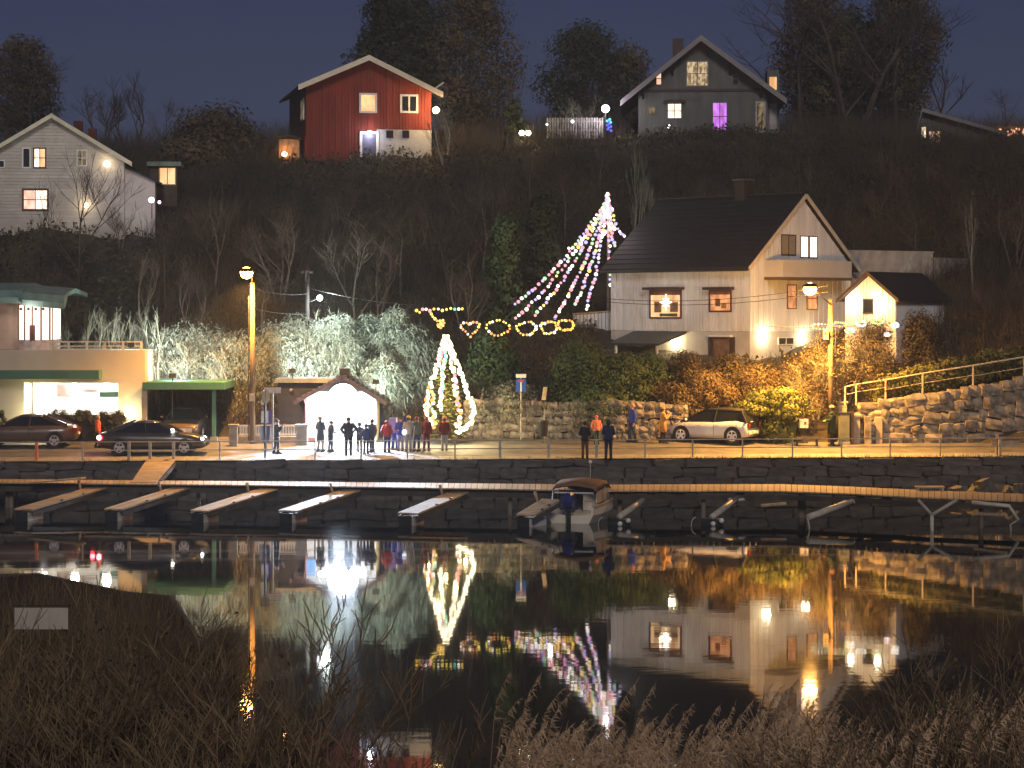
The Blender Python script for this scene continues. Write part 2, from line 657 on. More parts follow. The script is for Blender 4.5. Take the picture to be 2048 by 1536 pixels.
# ------------------------------------------------------------------ walkway along the water
DZ = 1.0
def dk(px, py):
    return flat(px, py, DZ)
deck_back = [dk(-160, 961.5), dk(600, 968), dk(1200, 974), dk(1560, 973), dk(1700, 978), dk(1820, 984), dk(2230, 1000)]
deck_front = [dk(-160, 968), dk(600, 976), dk(1200, 986), dk(1560, 987), dk(1700, 992), dk(1820, 999), dk(2230, 1014)]
walkway = thing('boat_walkway', 'long plank walkway on posts below the quay wall', 'walkway', (0, 0, 0))
nplank = 0
for i in range(len(deck_back) - 1):
    b0, b1, f0, f1 = deck_back[i], deck_back[i + 1], deck_front[i], deck_front[i + 1]
    ln = (f1 - f0).length
    n = max(1, int(ln / 0.235))
    for k in range(n):
        t0, t1 = (k + 0.035) / n, (k + 0.965) / n
        p = [f0.lerp(f1, t0), f0.lerp(f1, t1), b0.lerp(b1, t1), b0.lerp(b1, t0)]
        if max(q.x * F_PX / q.y for q in p) < -1120 or min(q.x * F_PX / q.y for q in p) > 1130:
            continue
        j = rnd.uniform(-0.008, 0.008)
        c = (p[0] + p[2]) / 2 + Vector((0, 0, j))
        o = MB().prism([q - c for q in p], (0, 0, -0.05), (0, 0, 0)).build('plank', M_wood, walkway)
        o.location = c + Vector((0, 0, 0.05))
        nplank += 1
mb = MB()
for i in range(len(deck_back) - 1):
    for a, b in ((deck_front[i], deck_front[i + 1]), (deck_back[i], deck_back[i + 1])):
        s = 0.12 if a is deck_front[i] else -0.12
        mb.bar(a + Vector((0, s, -0.16)), b + Vector((0, s, -0.16)), 0.10, 0.20)
mb.build('beam', M_darkwood, walkway)
for px, py in ((12, 968), (20, 968), (1605, 985), (395, 972), (1240, 984), (1408, 986), (820, 978), (1020, 982), (600, 975), (1965, 1004)):
    p = dk(px, py)
    r = 0.16 if px == 1605 else 0.09
    MB().tube([(p.x, p.y + 0.25, -2.0), (p.x, p.y + 0.25, 0.9)], r, 10).build('pile', mat('pile_wood', (0.17, 0.13, 0.09), 0.8, 0.3, 2.0), walkway, smooth=True)
# lower brace timbers that show under the deck on the right
for (a, b) in (((1520, 992), (1570, 990)), ((1945, 1007), (2010, 1012))):
    pa, pb = dk(*a), dk(*b)
    MB().bar(pa + Vector((0, -0.3, -0.35)), pb + Vector((0, -0.3, -0.3)), 0.08, 0.1).build('brace', M_wood, walkway)

# ramp from quay to walkway
a0, a1 = gp(288, 926), gp(347, 926)
r_top0, r_top1 = Vector((a0.x, yq(a0.x) + 0.02, 1.76)), Vector((a1.x, yq(a1.x) + 0.02, 1.76))
r_bot0, r_bot1 = flat(262, 967, DZ + 0.08), flat(312, 967, DZ + 0.08)
ramp = thing('gangway_ramp', 'wide plank ramp leading from the quay down to the walkway', 'ramp', r_bot0)
for k in range(9):
    t0, t1 = (k + 0.03) / 9, (k + 0.97) / 9
    p = [r_bot0.lerp(r_top0, t0), r_bot1.lerp(r_top1, t0), r_bot1.lerp(r_top1, t1), r_bot0.lerp(r_top0, t1)]
    MB().prism([q - r_bot0 for q in p], (0, 0, -0.05), (0, 0, 0)).build('plank', M_wood, ramp)
for s0, s1 in ((r_bot0, r_top0), (r_bot1, r_top1)):
    MB().bar(s0 - r_bot0 + Vector((0, 0, -0.14)), s1 - r_bot0 + Vector((0, 0, -0.14)), 0.07, 0.14).build('side_beam', M_darkwood, ramp)

# loose gangway plank lying on the walkway, left
pa, pb = flat(60, 966, DZ + 0.12), flat(168, 956, DZ + 0.35)
tag(MB().bar(pa, pb, 0.5, 0.06).build('spare_gangplank', M_wood), 'spare gangplank lying tilted on the walkway beside the quay wall', 'plank')

# wooden berth fingers with floats
finger_px = [((195, 974), (28, 1020), 'leftmost berth finger with a pale float beside the left edge'),
             ((352, 977), (208, 1020), 'second berth finger from the left edge, below the plank ramp'),
             ((528, 979), (380, 1023), 'third berth finger from the left edge, under the white street sign'),
             ((694, 981), (557, 1023), 'fourth berth finger from the left edge, below the lit kiosk'),
             ((910, 984), (795, 1028), 'berth finger below the decorated spruce, next to open water'),
             ((1092, 1000), (1032, 1031), 'short berth finger that the canvas topped motorboat lies against')]
for i, ((x0, y0), (x1, y1), lab) in enumerate(finger_px):
    a, b = flat(x0 - 8, y0, 0.90), flat(x1, y1, 0.42)
    f = thing('berth_finger', lab, 'jetty', a, 0, 'wooden berth fingers of the walkway')
    d = (b - a)
    side = Vector((d.y, -d.x, 0)).normalized()
    if side.x < 0:
        side = -side
    wid = 0.86
    nb = 4
    for k in range(nb):
        o0 = side * (wid * (k + 0.04) / nb); o1 = side * (wid * (k + 0.96) / nb)
        MB().prism([o0, o1, d + o1, d + o0], (0, 0, -0.06), (0, 0, 0)).build('board', M_wood, f)
    for s in (0.03, wid - 0.03):
        MB().bar(side * s + Vector((0, 0, -0.13)), d + side * s + Vector((0, 0, -0.13)), 0.07, 0.15).build('side_beam', M_darkwood, f)
    dn = d.normalized()
    dn.z = 0; dn.normalize()
    c0 = d - dn * 1.15
    fw = 0.58
    q = [c0 + side * 0.03, d - dn * 0.10 + side * 0.03, d - dn * 0.10 + side * fw, c0 + side * fw]
    q = [Vector((v.x, v.y, d.z - 0.03)) for v in q]
    MB().prism([v + Vector((0, 0, -0.9)) for v in q], (0, 0, 0), (0, 0, 0.84)).build('float', mat('float_pale', (0.62, 0.60, 0.57), 0.7, 0.15, 3.0), f)
    q = [d - dn * 0.10 + side * 0.04, d - dn * 0.02 + side * 0.04, d - dn * 0.02 + side * (fw - 0.02), d - dn * 0.10 + side * (fw - 0.02)]
    q = [Vector((v.x, v.y, d.z - 0.9)) for v in q]
    MB().prism(q, (0, 0, 0), (0, 0, 0.83)).build('shaded_front', M_black, f)  # black slab puts the shade of the float's front face into colour
    # mooring post near the root and two cleats
    r0 = d * 0.16 - side * 0.02
    MB().tube([r0, r0 + Vector((-0.10, 0, 0.42))], 0.055, 7).build('mooring_post', M_wood, f, smooth=True)
    for t in (0.35, 0.62):
        e = d * t + side * (wid * 0.9)
        MB().box(e.x - 0.05, e.y - 0.12, e.z, e.x + 0.05, e.y + 0.12, e.z + 0.09).build('cleat', M_dsteel, f)

# narrow steel booms on the right with float balls
M_boom = mat('boom_steel', (0.50, 0.46, 0.38), 0.5, 0.2, 3.0)
boom_px = [((1305, 990), (1238, 1034), 'steel mooring boom just right of the motorboat', True),
           ((1482, 994), (1424, 1034), 'steel mooring boom with white floats, below the white hatchback', True),
           ((1722, 999), (1617, 1034), 'long steel mooring boom with a hanging chain near the right edge', False)]
for (x0, y0), (x1, y1), lab, balls in boom_px:
    a, b = flat(x0, y0 - 2, 0.85), flat(x1, y1, 0.32 if balls else 0.45)
    f = thing('mooring_boom', lab, 'boom', a, 0, 'steel mooring booms of the walkway')
    d = b - a
    MB().tube([(0, 0, 0), d], [0.13, 0.12], 9).build('arm', M_boom, f, smooth=True)
    for sx in (-1.15, 1.25):
        MB().tube([Vector((sx, 0.4, -0.04)), d * 0.22], 0.07, 7).build('stay', M_boom, f, smooth=True)
    MB().ball((0, 0.25, 0.02), 0.17, 10, 6).build('hinge', M_black, f, smooth=True)
    if balls:
        e = Vector((d.x, d.y, -a.z))
        MB().tube([e + Vector((-0.42, 0.1, 0.02)), e + Vector((0.42, 0.1, 0.02))], [0.24, 0.24], 12).build('float_drum', M_black, f, smooth=True)
        for k, (ox, oz) in enumerate(((0.02, 0.08), (0.34, 0.20))):
            MB().ball(e + Vector((ox, -0.26, oz)), 0.10, 10, 6).build('float_ball', M_white, f, smooth=True)
        pts = [e + Vector((-0.52 + 0.18 * math.cos(t) - 0.1, -0.1, 0.02 + 0.30 * math.sin(t))) for t in [PI / 2 + k * PI / 8 for k in range(9)]]
        MB().tube(pts, 0.022, 5).build('rope', M_steel, f)
    else:
        pts = [d + Vector((-0.05, 0, 0)), d + Vector((0.03, 0, -0.35)), d + Vector((0.02, 0, -0.62)), d + Vector((0.12, 0, -0.9))]
        MB().tube(pts, 0.03, 5).build('chain', M_boom, f)

for (pts, lab) in ((((1838, 1006), (1864, 1030), (1916, 1006), (1862, 1046)), 'forked steel mooring bracket under the right end of the walkway'),
                   (((1945, 1009), (2018, 1012), (2036, 1040), (2026, 1060)), 'bent steel mooring bracket at the right picture edge')):
    z_ = [0.85, 0.5, 0.85, 0.05] if 'forked' in lab else [0.85, 0.82, 0.45, 0.05]
    ws = []
    d0 = dk(pts[0][0], 1006).y - 0.35
    for (px, py) in pts:
        ws.append(at(px, py, d0))
    t = thing('mooring_bracket', lab, 'bracket', ws[0], 0, 'mooring brackets under the walkway')
    o = ws[0]
    if 'forked' in lab:
        MB().tube([(0, 0.2, 0.1), ws[1] - o], 0.06, 7).build('stay', M_boom, t, smooth=True)
        MB().tube([ws[2] - o + Vector((0, 0.2, 0.1)), ws[1] - o], 0.07, 7).build('stay', M_boom, t, smooth=True)
        MB().tube([ws[1] - o, Vector((ws[1].x - o.x, 0, -o.z - 1))], 0.07, 7).build('leg', M_boom, t, smooth=True)
    else:
        MB().tube([(0, 0.1, 0.06), ws[1] - o, ws[2] - o], 0.08, 7).build('arm', M_boom, t, smooth=True)
        MB().tube([ws[2] - o, ws[3] - o + Vector((-0.1, 0, 0.2)), Vector((ws[3].x - o.x, 0, -o.z - 0.8))], 0.04, 6).build('chain', M_boom, t)

# pale boat step box on the walkway near the right edge and driftwood on the rubble
pp = flat(1855, 985, DZ)
st = thing('step_box', 'low wooden step box on the walkway by the rubble pile', 'step', (pp.x, pp.y - 0.1, DZ + 0.02))
MB().box(-0.5, -0.25, 0.18, 0.62, 0.25, 0.24).build('top_board', M_wood, st)
for sx in (-0.45, 0.5):
    MB().box(sx, -0.22, 0.0, sx + 0.08, 0.22, 0.18).build('leg', M_wood, st)
rub = thing('rubble_bank', 'dark heap of boulders against the quay at the right edge', 'boulders', (21.5, 97.6, 0))
for k in range(60):
    t = rnd.random()
    x = -2.4 + 6.5 * t
    hmax = 0.35 + 1.25 * max(0, (x + 2.4) / 6.5)
    s = rnd.uniform(0.35, 0.75)
    link_mesh('stone', rnd.choice(BLOCKS), rub, (x, 1.6 - rnd.random() * 2.2 + 0.075 * x, rnd.uniform(-0.2, hmax)),
              (rnd.random() * 6, rnd.random() * 6, rnd.random() * 6), (s * 1.3, s, s * 0.8))

# ------------------------------------------------------------------ rubble walls behind the road
def stone_wall(name, label, pts, rows, size, depth=0.5, m=ROCKS):
    """pts: list of (x, y, ztop); stones laid in uneven rows on the front face down to the ground"""
    root = thing(name, label, 'stone wall', (pts[0][0], pts[0][1], gz(pts[0][0], pts[0][1]) - 0.06))
    o = Vector(root.location)
    mb = MB()
    for (a, b) in zip(pts[:-1], pts[1:]):
        za, zb = gz(a[0], a[1]) - 0.5, gz(b[0], b[1]) - 0.5
        mb.add([Vector(v) - o for v in [(a[0], a[1] + 0.1, za), (b[0], b[1] + 0.1, zb), (b[0], b[1] + depth + 0.6, zb), (a[0], a[1] + depth + 0.6, za),
                (a[0], a[1] + 0.1, a[2] - 0.06), (b[0], b[1] + 0.1, b[2] - 0.06), (b[0], b[1] + depth + 0.6, b[2] - 0.06), (a[0], a[1] + depth + 0.6, a[2] - 0.06)]],
               [(0, 1, 5, 4), (4, 5, 6, 7), (2, 3, 7, 6), (1, 2, 6, 5), (3, 0, 4, 7)])
    mb.build('core', M_mortar, root)
    segs = [(Vector(a), Vector(b), (Vector(b[:2]) - Vector(a[:2])).length) for a, b in zip(pts[:-1], pts[1:])]
    total = sum(s[2] for s in segs)
    def along(t):
        for a, b, l in segs:
            if t <= l or (a, b, l) == segs[-1]:
                return a.lerp(b, min(1, t / l)), b - a
            t -= l
    n = 0
    for r in range(rows):
        t = rnd.uniform(-0.3, 0)
        while t < total:
            w = size * rnd.uniform(0.6, 1.6)
            p, dr = along(max(0, t + w / 2))
            zb = gz(p.x, p.y) - 0.1
            hh = (p.z - zb) / rows
            hs = hh * rnd.uniform(0.85, 1.25)
            zc = zb + hh * (r + 0.5) + rnd.uniform(-0.12, 0.12) * hh
            link_mesh('stone', rnd.choice(m), root, (p.x - o.x, p.y - o.y + 0.12 + rnd.uniform(-0.08, 0.06), zc - o.z),
                      (rnd.uniform(-0.2, 0.2), rnd.uniform(-0.25, 0.25), math.atan2(dr.y, dr.x) + rnd.choice((0, PI)) + rnd.uniform(-0.1, 0.1)),
                      (w * 1.10, 0.5, hs * 1.12))
            t += w * 0.96
            n += 1
    return root

def wp(px, py, d):
    p = at(px, py, d)
    return (p.x, p.y, p.z)
stone_wall('rubble_wall', 'low grey rubble stone wall behind the road between the decorated spruce and the white hatchback',
           [wp(935, 800, 106.9), wp(1010, 800, 107.0), wp(1110, 806, 106.8), wp(1240, 800, 106.6), wp(1370, 812, 106.6)], 5, 0.36)
stone_wall('retaining_wall', 'high orange lit retaining wall of rough boulders right of the gate posts',
           [wp(1722, 812, 106.0), wp(1800, 796, 106.1), wp(1880, 786, 106.2), wp(1960, 772, 106.4), wp(2060, 752, 106.8), wp(2160, 735, 107.4)], 5, 0.62, 0.8)
# ------------------------------------------------------------------ house building helpers
def mapbox(mb, mp, u0, z0, d0, u1, z1, d1):
    """box on a facade: u along the wall, z up, d out of the wall"""
    vs = [mp(u0, z0, d0), mp(u1, z0, d0), mp(u1, z0, d1), mp(u0, z0, d1), mp(u0, z1, d0), mp(u1, z1, d0), mp(u1, z1, d1), mp(u0, z1, d1)]
    return mb.add(vs, [(0, 3, 2, 1), (4, 5, 6, 7), (0, 1, 5, 4), (1, 2, 6, 5), (2, 3, 7, 6), (3, 0, 4, 7)])

def window(house, mp, r, frame_m, pane_m, cols=1, rows=1, fw=0.07, proud=0.05, hood=None, label=None, curtain=None, name='window', bar=None):
    x0, z0, x1, z1 = r
    proud = max(proud, 0.075)
    mb = MB()
    mapbox(mb, mp, x0 - fw, z0 - fw, -0.04, x0, z1 + fw, proud)
    mapbox(mb, mp, x1, z0 - fw, -0.04, x1 + fw, z1 + fw, proud)
    mapbox(mb, mp, x0, z1, -0.04, x1, z1 + fw, proud - 0.003)
    mapbox(mb, mp, x0, z0 - fw, -0.04, x1, z0, proud - 0.003)
    w = mb.build(name, frame_m, house)
    if label:
        w['label'] = label
    b = bar or 0.045
    for c in range(cols):
        for q in range(rows):
            ua = x0 + (x1 - x0) * c / cols; ub = x0 + (x1 - x0) * (c + 1) / cols
            za = z0 + (z1 - z0) * q / rows; zb = z0 + (z1 - z0) * (q + 1) / rows
            m = MB(); mapbox(m, mp, ua + 0.002, za + 0.002, 0.046, ub - 0.002, zb - 0.002, 0.054)
            m.build('pane', pane_m if not isinstance(pane_m, list) else pane_m[(c + q * cols) % len(pane_m)], w)
    for c in range(1, cols):
        u = x0 + (x1 - x0) * c / cols
        m = MB(); mapbox(m, mp, u - b / 2, z0, 0.0545, u + b / 2, z1, 0.070); m.build('mullion', frame_m, w)
    for q in range(1, rows):
        z = z0 + (z1 - z0) * q / rows
        m = MB(); mapbox(m, mp, x0, z - b / 2, 0.0545, x1, z + b / 2, 0.066); m.build('mullion', frame_m, w)
    if hood:
        hm, hx, hd, hh = hood
        m = MB(); mapbox(m, mp, x0 - fw - hx, z1 + fw + 0.003, 0.0, x1 + fw + hx, z1 + fw + hh, hd); m.build('hood', hm, w)
    if curtain:
        for (a, b_, c_, d_, mm) in curtain:
            m = MB(); mapbox(m, mp, x0 + (x1 - x0) * a, z0 + (z1 - z0) * b_, 0.0545, x0 + (x1 - x0) * c_, z0 + (z1 - z0) * d_, 0.058)
            m.build('curtain', mm, w)
    return w

def boards(house, mp, u0, u1, zlo, zhi, m, pitch=0.2, t=0.028, name='board'):
    n = max(1, int(round((u1 - u0) / pitch)))
    p = (u1 - u0) / n
    for k in range(n):
        a, b = u0 + p * k + 0.014, u0 + p * (k + 1) - 0.014
        za = zlo(a) if callable(zlo) else zlo; zb = zlo(b) if callable(zlo) else zlo
        ha = zhi(a) if callable(zhi) else zhi; hb = zhi(b) if callable(zhi) else zhi
        if ha - za < 0.03 or hb - zb < 0.03:
            continue
        tt = t + (0.016 if k % 2 else 0.0)
        vs = [mp(a, za, 0), mp(b, zb, 0), mp(b, zb, tt), mp(a, za, tt), mp(a, ha, 0), mp(b, hb, 0), mp(b, hb, tt), mp(a, ha, tt)]
        MB().add(vs, [(0, 3, 2, 1), (4, 5, 6, 7), (0, 1, 5, 4), (1, 2, 6, 5), (2, 3, 7, 6), (3, 0, 4, 7)]).build(name, m, house)

def slab(p, t, name, m, house):
    """sheet through four points, thickness t downwards"""
    return MB().prism([Vector(q) for q in p], (0, 0, 0), (0, 0, -t)).build(name, m, house)

def front_map(u, z, d):
    return (u, -d, z)

class Gable:
    """house with its gable towards the camera side (local -y)"""
    def __init__(s, name, label, cat, ox, oy, zb, rot, W, D, zel, zer, xa, za, wall_m, roof_m, ov=0.35, ovf=0.4, sink=1.5, group=None, fascia_m=None, rt=0.16, fh=0.2):
        s.root = thing(name, label, cat, (ox, oy, zb), rot, group)
        s.F = Facade(ox, oy, zb, rot)
        s.W, s.D, s.xa, s.za, s.zel, s.zer = W, D, xa, za, zel, zer
        poly = [(0, 0, -sink), (W, 0, -sink), (W, 0, zer), (xa, 0, za), (0, 0, zel)]
        MB().prism(poly, (0, 0, 0), (0, D, 0)).build('wall', wall_m, s.root)
        sl = (za - zel) / xa; sr = (za - zer) / (W - xa)
        g = 0.02
        r = MB()
        r.prism([(-ov, -ovf, zel - sl * ov + g), (xa, -ovf, za + g), (xa, -ovf, za + g + rt), (-ov, -ovf, zel - sl * ov + g + rt)], (0, 0, 0), (0, D + 2 * ovf, 0))
        r.prism([(xa + 0.001, -ovf, za + g), (W + ov, -ovf, zer - sr * ov + g), (W + ov, -ovf, zer - sr * ov + g + rt), (xa + 0.001, -ovf, za + g + rt)], (0, 0, 0), (0, D + 2 * ovf, 0))
        s.roof = r.build('roof', roof_m, s.root)
        if fascia_m:
            for (xx0, zz0, xx1, zz1) in ((-ov - 0.03, zel - sl * (ov + 0.03), xa, za), (xa, za, W + ov + 0.03, zer - sr * (ov + 0.03))):
                MB().prism([(xx0, -ovf - 0.045, zz0 + g + rt - fh), (xx1, -ovf - 0.045, zz1 + g + rt - fh), (xx1, -ovf - 0.045, zz1 + g + rt + 0.03), (xx0, -ovf - 0.045, zz0 + g + rt + 0.03)],
                           (0, 0, 0), (0, 0.042, 0)).build('fascia_board', fascia_m, s.root)
        s.sl, s.sr = sl, sr
    def top(s, u):
        return s.zel + s.sl * u if u < s.xa else s.za - s.sr * (u - s.xa)

P_warm = lit_pane('pane_warm', (1.0, 0.62, 0.30), 1.5, 1.2, dark=0.62)
P_bright = lit_pane('pane_bright', (1.0, 0.86, 0.66), 2.6, dark=0.7)
P_amber = lit_pane('pane_amber', (1.0, 0.42, 0.17), 1.15, dark=0.55)
P_purple = lit_pane('pane_purple', (0.62, 0.22, 1.0), 1.5, dark=0.6)
P_dim = lit_pane('pane_dim', (0.55, 0.42, 0.22), 0.5, 5.0, dark=0.15)
P_peach = lit_pane('pane_peach', (1.0, 0.70, 0.55), 1.4, dark=0.8)
M_frame_dark = mat('dark_frame', (0.05, 0.03, 0.025), 0.6, 0.2, 2.0)
M_frame_red = mat('oxblood_frame', (0.13, 0.03, 0.025), 0.6, 0.2, 2.0)
M_curtain = mat('curtain_cloth', (0.20, 0.12, 0.08), 0.9, 0.3, 3.0)

# ------------------------------------------------------------------ central white house
HX, HY, HZ = 11.75 - 0.7071 * 9.3, 112.6 + 0.7071 * 9.3, 5.75
HL, HW = 9.3, 8.29
house = thing('white_house', 'white board clad two storey house with dark steep roof above the white hatchback', 'house', (HX, HY, HZ), -PI / 4)
HF = Facade(HX, HY, HZ, -PI / 4)
gx0, gy0 = HX + HL * math.cos(-PI / 4), HY + HL * math.sin(-PI / 4)
HG = Facade(gx0, gy0, HZ, PI / 4)               # gable plane: u runs along local +y
fm = front_map
gm = lambda u, z, d: (HL + d, u, z)
ZE, ZR, ZC = 10.49 - HZ, 13.92 - HZ, 7.16 - HZ   # eaves, ridge, bottom of cladding
M_clad = mat('white_cladding', (0.78, 0.775, 0.77), 0.6, 0.10, 1.2, stretch=(1, 1, 0.3))
M_base = mat('rendered_base', (0.56, 0.54, 0.50), 0.8, 0.12, 1.5, bump=0.15)
MB().prism([(HL, 0, -1.6), (HL, HW, -1.6), (HL, HW, ZE), (HL, HW / 2, ZR), (HL, 0, ZE)], (0, 0, 0), (-HL, 0, 0)).build('wall', M_base, house)
boards(house, fm, 0.0, HL, ZC, ZE - 0.02, M_clad, 0.2)
gtop = lambda u: ZE + (ZR - ZE) * (1 - abs(u - HW / 2) / (HW / 2)) - 0.03
boards(house, gm, 0.0, HW, ZC, gtop, M_clad, 0.2)
MB().box(HL, -0.06, ZC - 0.02, HL + 0.06, 0.0, ZE).build('corner_board', M_white, house)
mb = MB()
slope = (ZR - ZE) / (HW / 2)
ov = 0.42
for sgn in (0, 1):
    y0, y1 = (-ov, HW / 2) if sgn == 0 else (HW + ov, HW / 2)
    z0 = ZE - slope * ov
    a = 0.0 if sgn == 0 else 0.001
    mb.prism([(-0.35, y0, z0 + 0.03), (-0.35, y1 + a, ZR + 0.03), (-0.35, y1 + a, ZR + 0.22), (-0.35, y0, z0 + 0.22)], (0, 0, 0), (HL + 0.62, 0, 0))
mb.build('roof', M_roof, house)
# roof tile courses
for k in range(1, 15):
    t = k / 15.0
    y = -ov + (HW / 2 + ov) * t
    z = ZE - slope * ov + slope * (HW / 2 + ov) * t + 0.22
    MB().bar((-0.36, y, z + 0.003), (HL + 0.28, y, z + 0.003), 0.05, 0.02).build('tile_course', M_roof, house)
for (ya, za, yb, zb) in ((-ov, ZE - slope * ov, HW / 2, ZR), (HW / 2, ZR, HW + ov, ZE - slope * ov)):
    MB().bar((HL + 0.30, ya, za + 0.10), (HL + 0.30, yb, zb + 0.10), 0.04, 0.2).build('barge_board', mat('pale_board', (0.60, 0.53, 0.42), 0.6, 0.1), house)
MB().bar((-0.38, HW / 2, ZR + 0.24), (HL + 0.3, HW / 2, ZR + 0.24), 0.25, 0.08).build('ridge_cap', M_roof, house)
MB().tube([(-0.35, -ov - 0.06, ZE - slope * ov + 0.05), (HL + 0.25, -ov - 0.06, ZE - slope * ov + 0.05)], 0.06, 8).build('gutter', M_dsteel, house)
ch = MB().box(5.2, HW / 2 - 0.35, ZR - 0.3, 5.85, HW / 2 + 0.35, ZR + 1.0).build('chimney', mat('chimney_brick', (0.028, 0.022, 0.02), 0.9, 0.3), house)
MB().box(5.12, HW / 2 - 0.43, ZR + 1.001, 5.93, HW / 2 + 0.43, ZR + 1.08).build('chimney_cap', mat('chimney_cap_grey', (0.10, 0.09, 0.085), 0.8), ch)
# front windows
dk_c = M_curtain
w1 = window(house, fm, HF.rect(1303, 583, 1362, 634), M_frame_red, P_warm, 1, 1, 0.08, 0.09, hood=(M_frame_dark, 0.18, 0.45, 0.14), label='large warm lit window with a bright hanging star',
            curtain=[(0.0, 0.86, 1.0, 1.0, dk_c), (0.12, 0.18, 0.36, 0.60, dk_c), (0.66, 0.20, 0.92, 0.58, dk_c), (0.30, 0.02, 0.9, 0.14, mat('plant_green', (0.1, 0.16, 0.06), 0.8))])
x0, z0, x1, z1 = HF.rect(1303, 583, 1362, 634)
cxs, czs = (x0 + x1) / 2 + 0.05, (z0 + z1) / 2 + 0.1
st = MB()
for k in range(8):
    a = k * PI / 4
    r = 0.42 if k % 2 == 0 else 0.30
    for s in (-1, 1):
        b = a + s * PI / 8
        st.add([(cxs, -0.12, czs), (cxs + r * math.cos(a), -0.08, czs + r * math.sin(a)), (cxs + 0.15 * math.cos(b), -0.08, czs + 0.15 * math.sin(b))], [(0, 1, 2)])
st.build('star_lamp', glow('star_white', (1.0, 0.9, 0.75), 14.0), w1)
point_light('window_light', house, (cxs, -0.5, czs), (1.0, 0.75, 0.5), 8, 0.05)
window(house, fm, HF.rect(1422, 583, 1462, 621), M_frame_red, P_amber, 1, 1, 0.08, 0.08, hood=(M_frame_dark, 0.16, 0.40, 0.14), label='smaller orange lit window',
       curtain=[(0.0, 0.84, 1.0, 1.0, dk_c), (0.25, 0.22, 0.5, 0.62, mat('picture_brown', (0.3, 0.12, 0.05), 0.8)), (0.55, 0.12, 0.8, 0.4, mat('basket_ochre', (0.45, 0.25, 0.06), 0.8))])
r = HF.rect(1428, 676, 1461, 714)
window(house, fm, r, M_frame_dark, M_curtain, 1, 1, 0.05, 0.05, hood=(M_clad, 0.1, 0.25, 0.10), label='curtained basement window')
for (px0, px1) in ((1418, 1424), (1464, 1470)):
    q = HF.rect(px0, 674, px1, 716)
    m = MB(); mapbox(m, fm, q[0], q[1], 0.0, q[2], q[3], 0.06); m.build('shutter', M_frame_dark, house)
# entrance
q = HF.rect(1292, 690, 1312, 726)
m = MB(); mapbox(m, fm, q[0], q[1] - 0.4, 0.0, q[2], q[3], 0.05); d_ = m.build('door', mat('door_brown', (0.10, 0.05, 0.03), 0.5), house)
m = MB(); mapbox(m, fm, q[2] - 0.12, (q[1] + q[3]) / 2 - 0.05, 0.05, q[2] - 0.06, (q[1] + q[3]) / 2 + 0.05, 0.11); m.build('handle', M_steel, d_)
ca = HF.loc(1268, 664); cb = HF.loc(1374, 664)
z_hi, z_lo = ca[1] + 0.05, ca[1] - 0.55
pr = [(ca[0], -0.03, z_hi), (cb[0], -0.03, z_hi), (cb[0] - 0.4, -1.7, z_lo), (ca[0] - 0.2, -1.7, z_lo)]
slab(pr, 0.10, 'porch_roof', mat('porch_felt', (0.04, 0.05, 0.05), 0.5, 0.3), house)
for xx in (ca[0] + 0.15, cb[0] - 0.65):
    MB().box(xx - 0.05, -1.6, -1.2, xx + 0.05, -1.5, z_lo - 0.11).build('porch_post', M_white, house)
lx, lz = HF.loc(1352, 684)
lm = MB().ball((lx, -0.18, lz), 0.13, 10, 6).build('porch_lamp', glow('porch_white', (1.0, 0.82, 0.5), 40), house, smooth=True)
point_light('porch_light', house, (lx, -0.36, lz), (1.0, 0.78, 0.42), 75, 0.12)
# gable windows, balcony, wall lamps
window(house, gm, HG.rect(1562, 471, 1589, 509), M_frame_dark, mat('curtain_grey', (0.30, 0.25, 0.18), 0.8, 0.3, 8, stretch=(6, 6, 0.5)), 2, 1, 0.05, 0.05, label='dark attic window with drawn curtains')
window(house, gm, HG.rect(1600, 474, 1632, 514), M_frame_red, glow('attic_white', (1.0, 0.86, 0.66), 2.4), 2, 1, 0.05, 0.05, label='brightly lit attic window', bar=0.16)
bA = HG.loc(1527, 534); bB = HG.loc(1664, 534)
zt, zb_ = HG.loc(1600, 512)[1] - 0.25, HG.loc(1600, 553)[1] - 0.2
bx0, bx1 = bA[0], bB[0]
bal = MB().box(HL + 0.03, bx0, zb_, HL + 1.25, bx1, zb_ + 0.14).build('balcony', mat('balcony_floor', (0.13, 0.08, 0.06), 0.7), house)
M_balc = mat('balcony_panel', (0.60, 0.56, 0.50), 0.6, 0.06, 1.0)
MB().box(HL + 1.21, bx0, zb_ + 0.141, HL + 1.25, bx1, zt).build('panel', M_balc, bal)
MB().box(HL + 0.03, bx0, zb_ + 0.141, HL + 1.209, bx0 + 0.04, zt).build('panel', M_balc, bal)
MB().box(HL + 0.03, bx1 - 0.04, zb_ + 0.141, HL + 1.209, bx1, zt).build('panel', M_balc, bal)
for (a, b, cc, dd) in ((1574, 571, 1590, 616), (1613, 575, 1632, 618)):
    window(house, gm, HG.rect(a, b, cc, dd), M_frame_red, P_amber, 1, 2, 0.05, 0.05, label=None)
window(house, gm, HG.rect(1556, 676, 1585, 688), M_clad, M_glassdark, 2, 1, 0.04, 0.04, label='low dark basement window')
for (px, py, pw) in ((1525, 673, 62), (1604, 676, 50)):
    u, z = HG.loc(px, py)
    MB().box(HL + 0.05, u - 0.07, z - 0.16, HL + 0.16, u + 0.07, z + 0.16).build('wall_lamp', glow('wall_lamp_white', (1.0, 0.85, 0.55), 22), house)
    point_light('wall_light', house, (HL + 0.38, u, z), (1.0, 0.83, 0.5), pw, 0.1)
MB().tube([(HL + 0.10, HW - 0.25, -1.0), (HL + 0.10, HW - 0.25, ZE - 0.3)], 0.06, 8).build('downpipe', M_white, house)
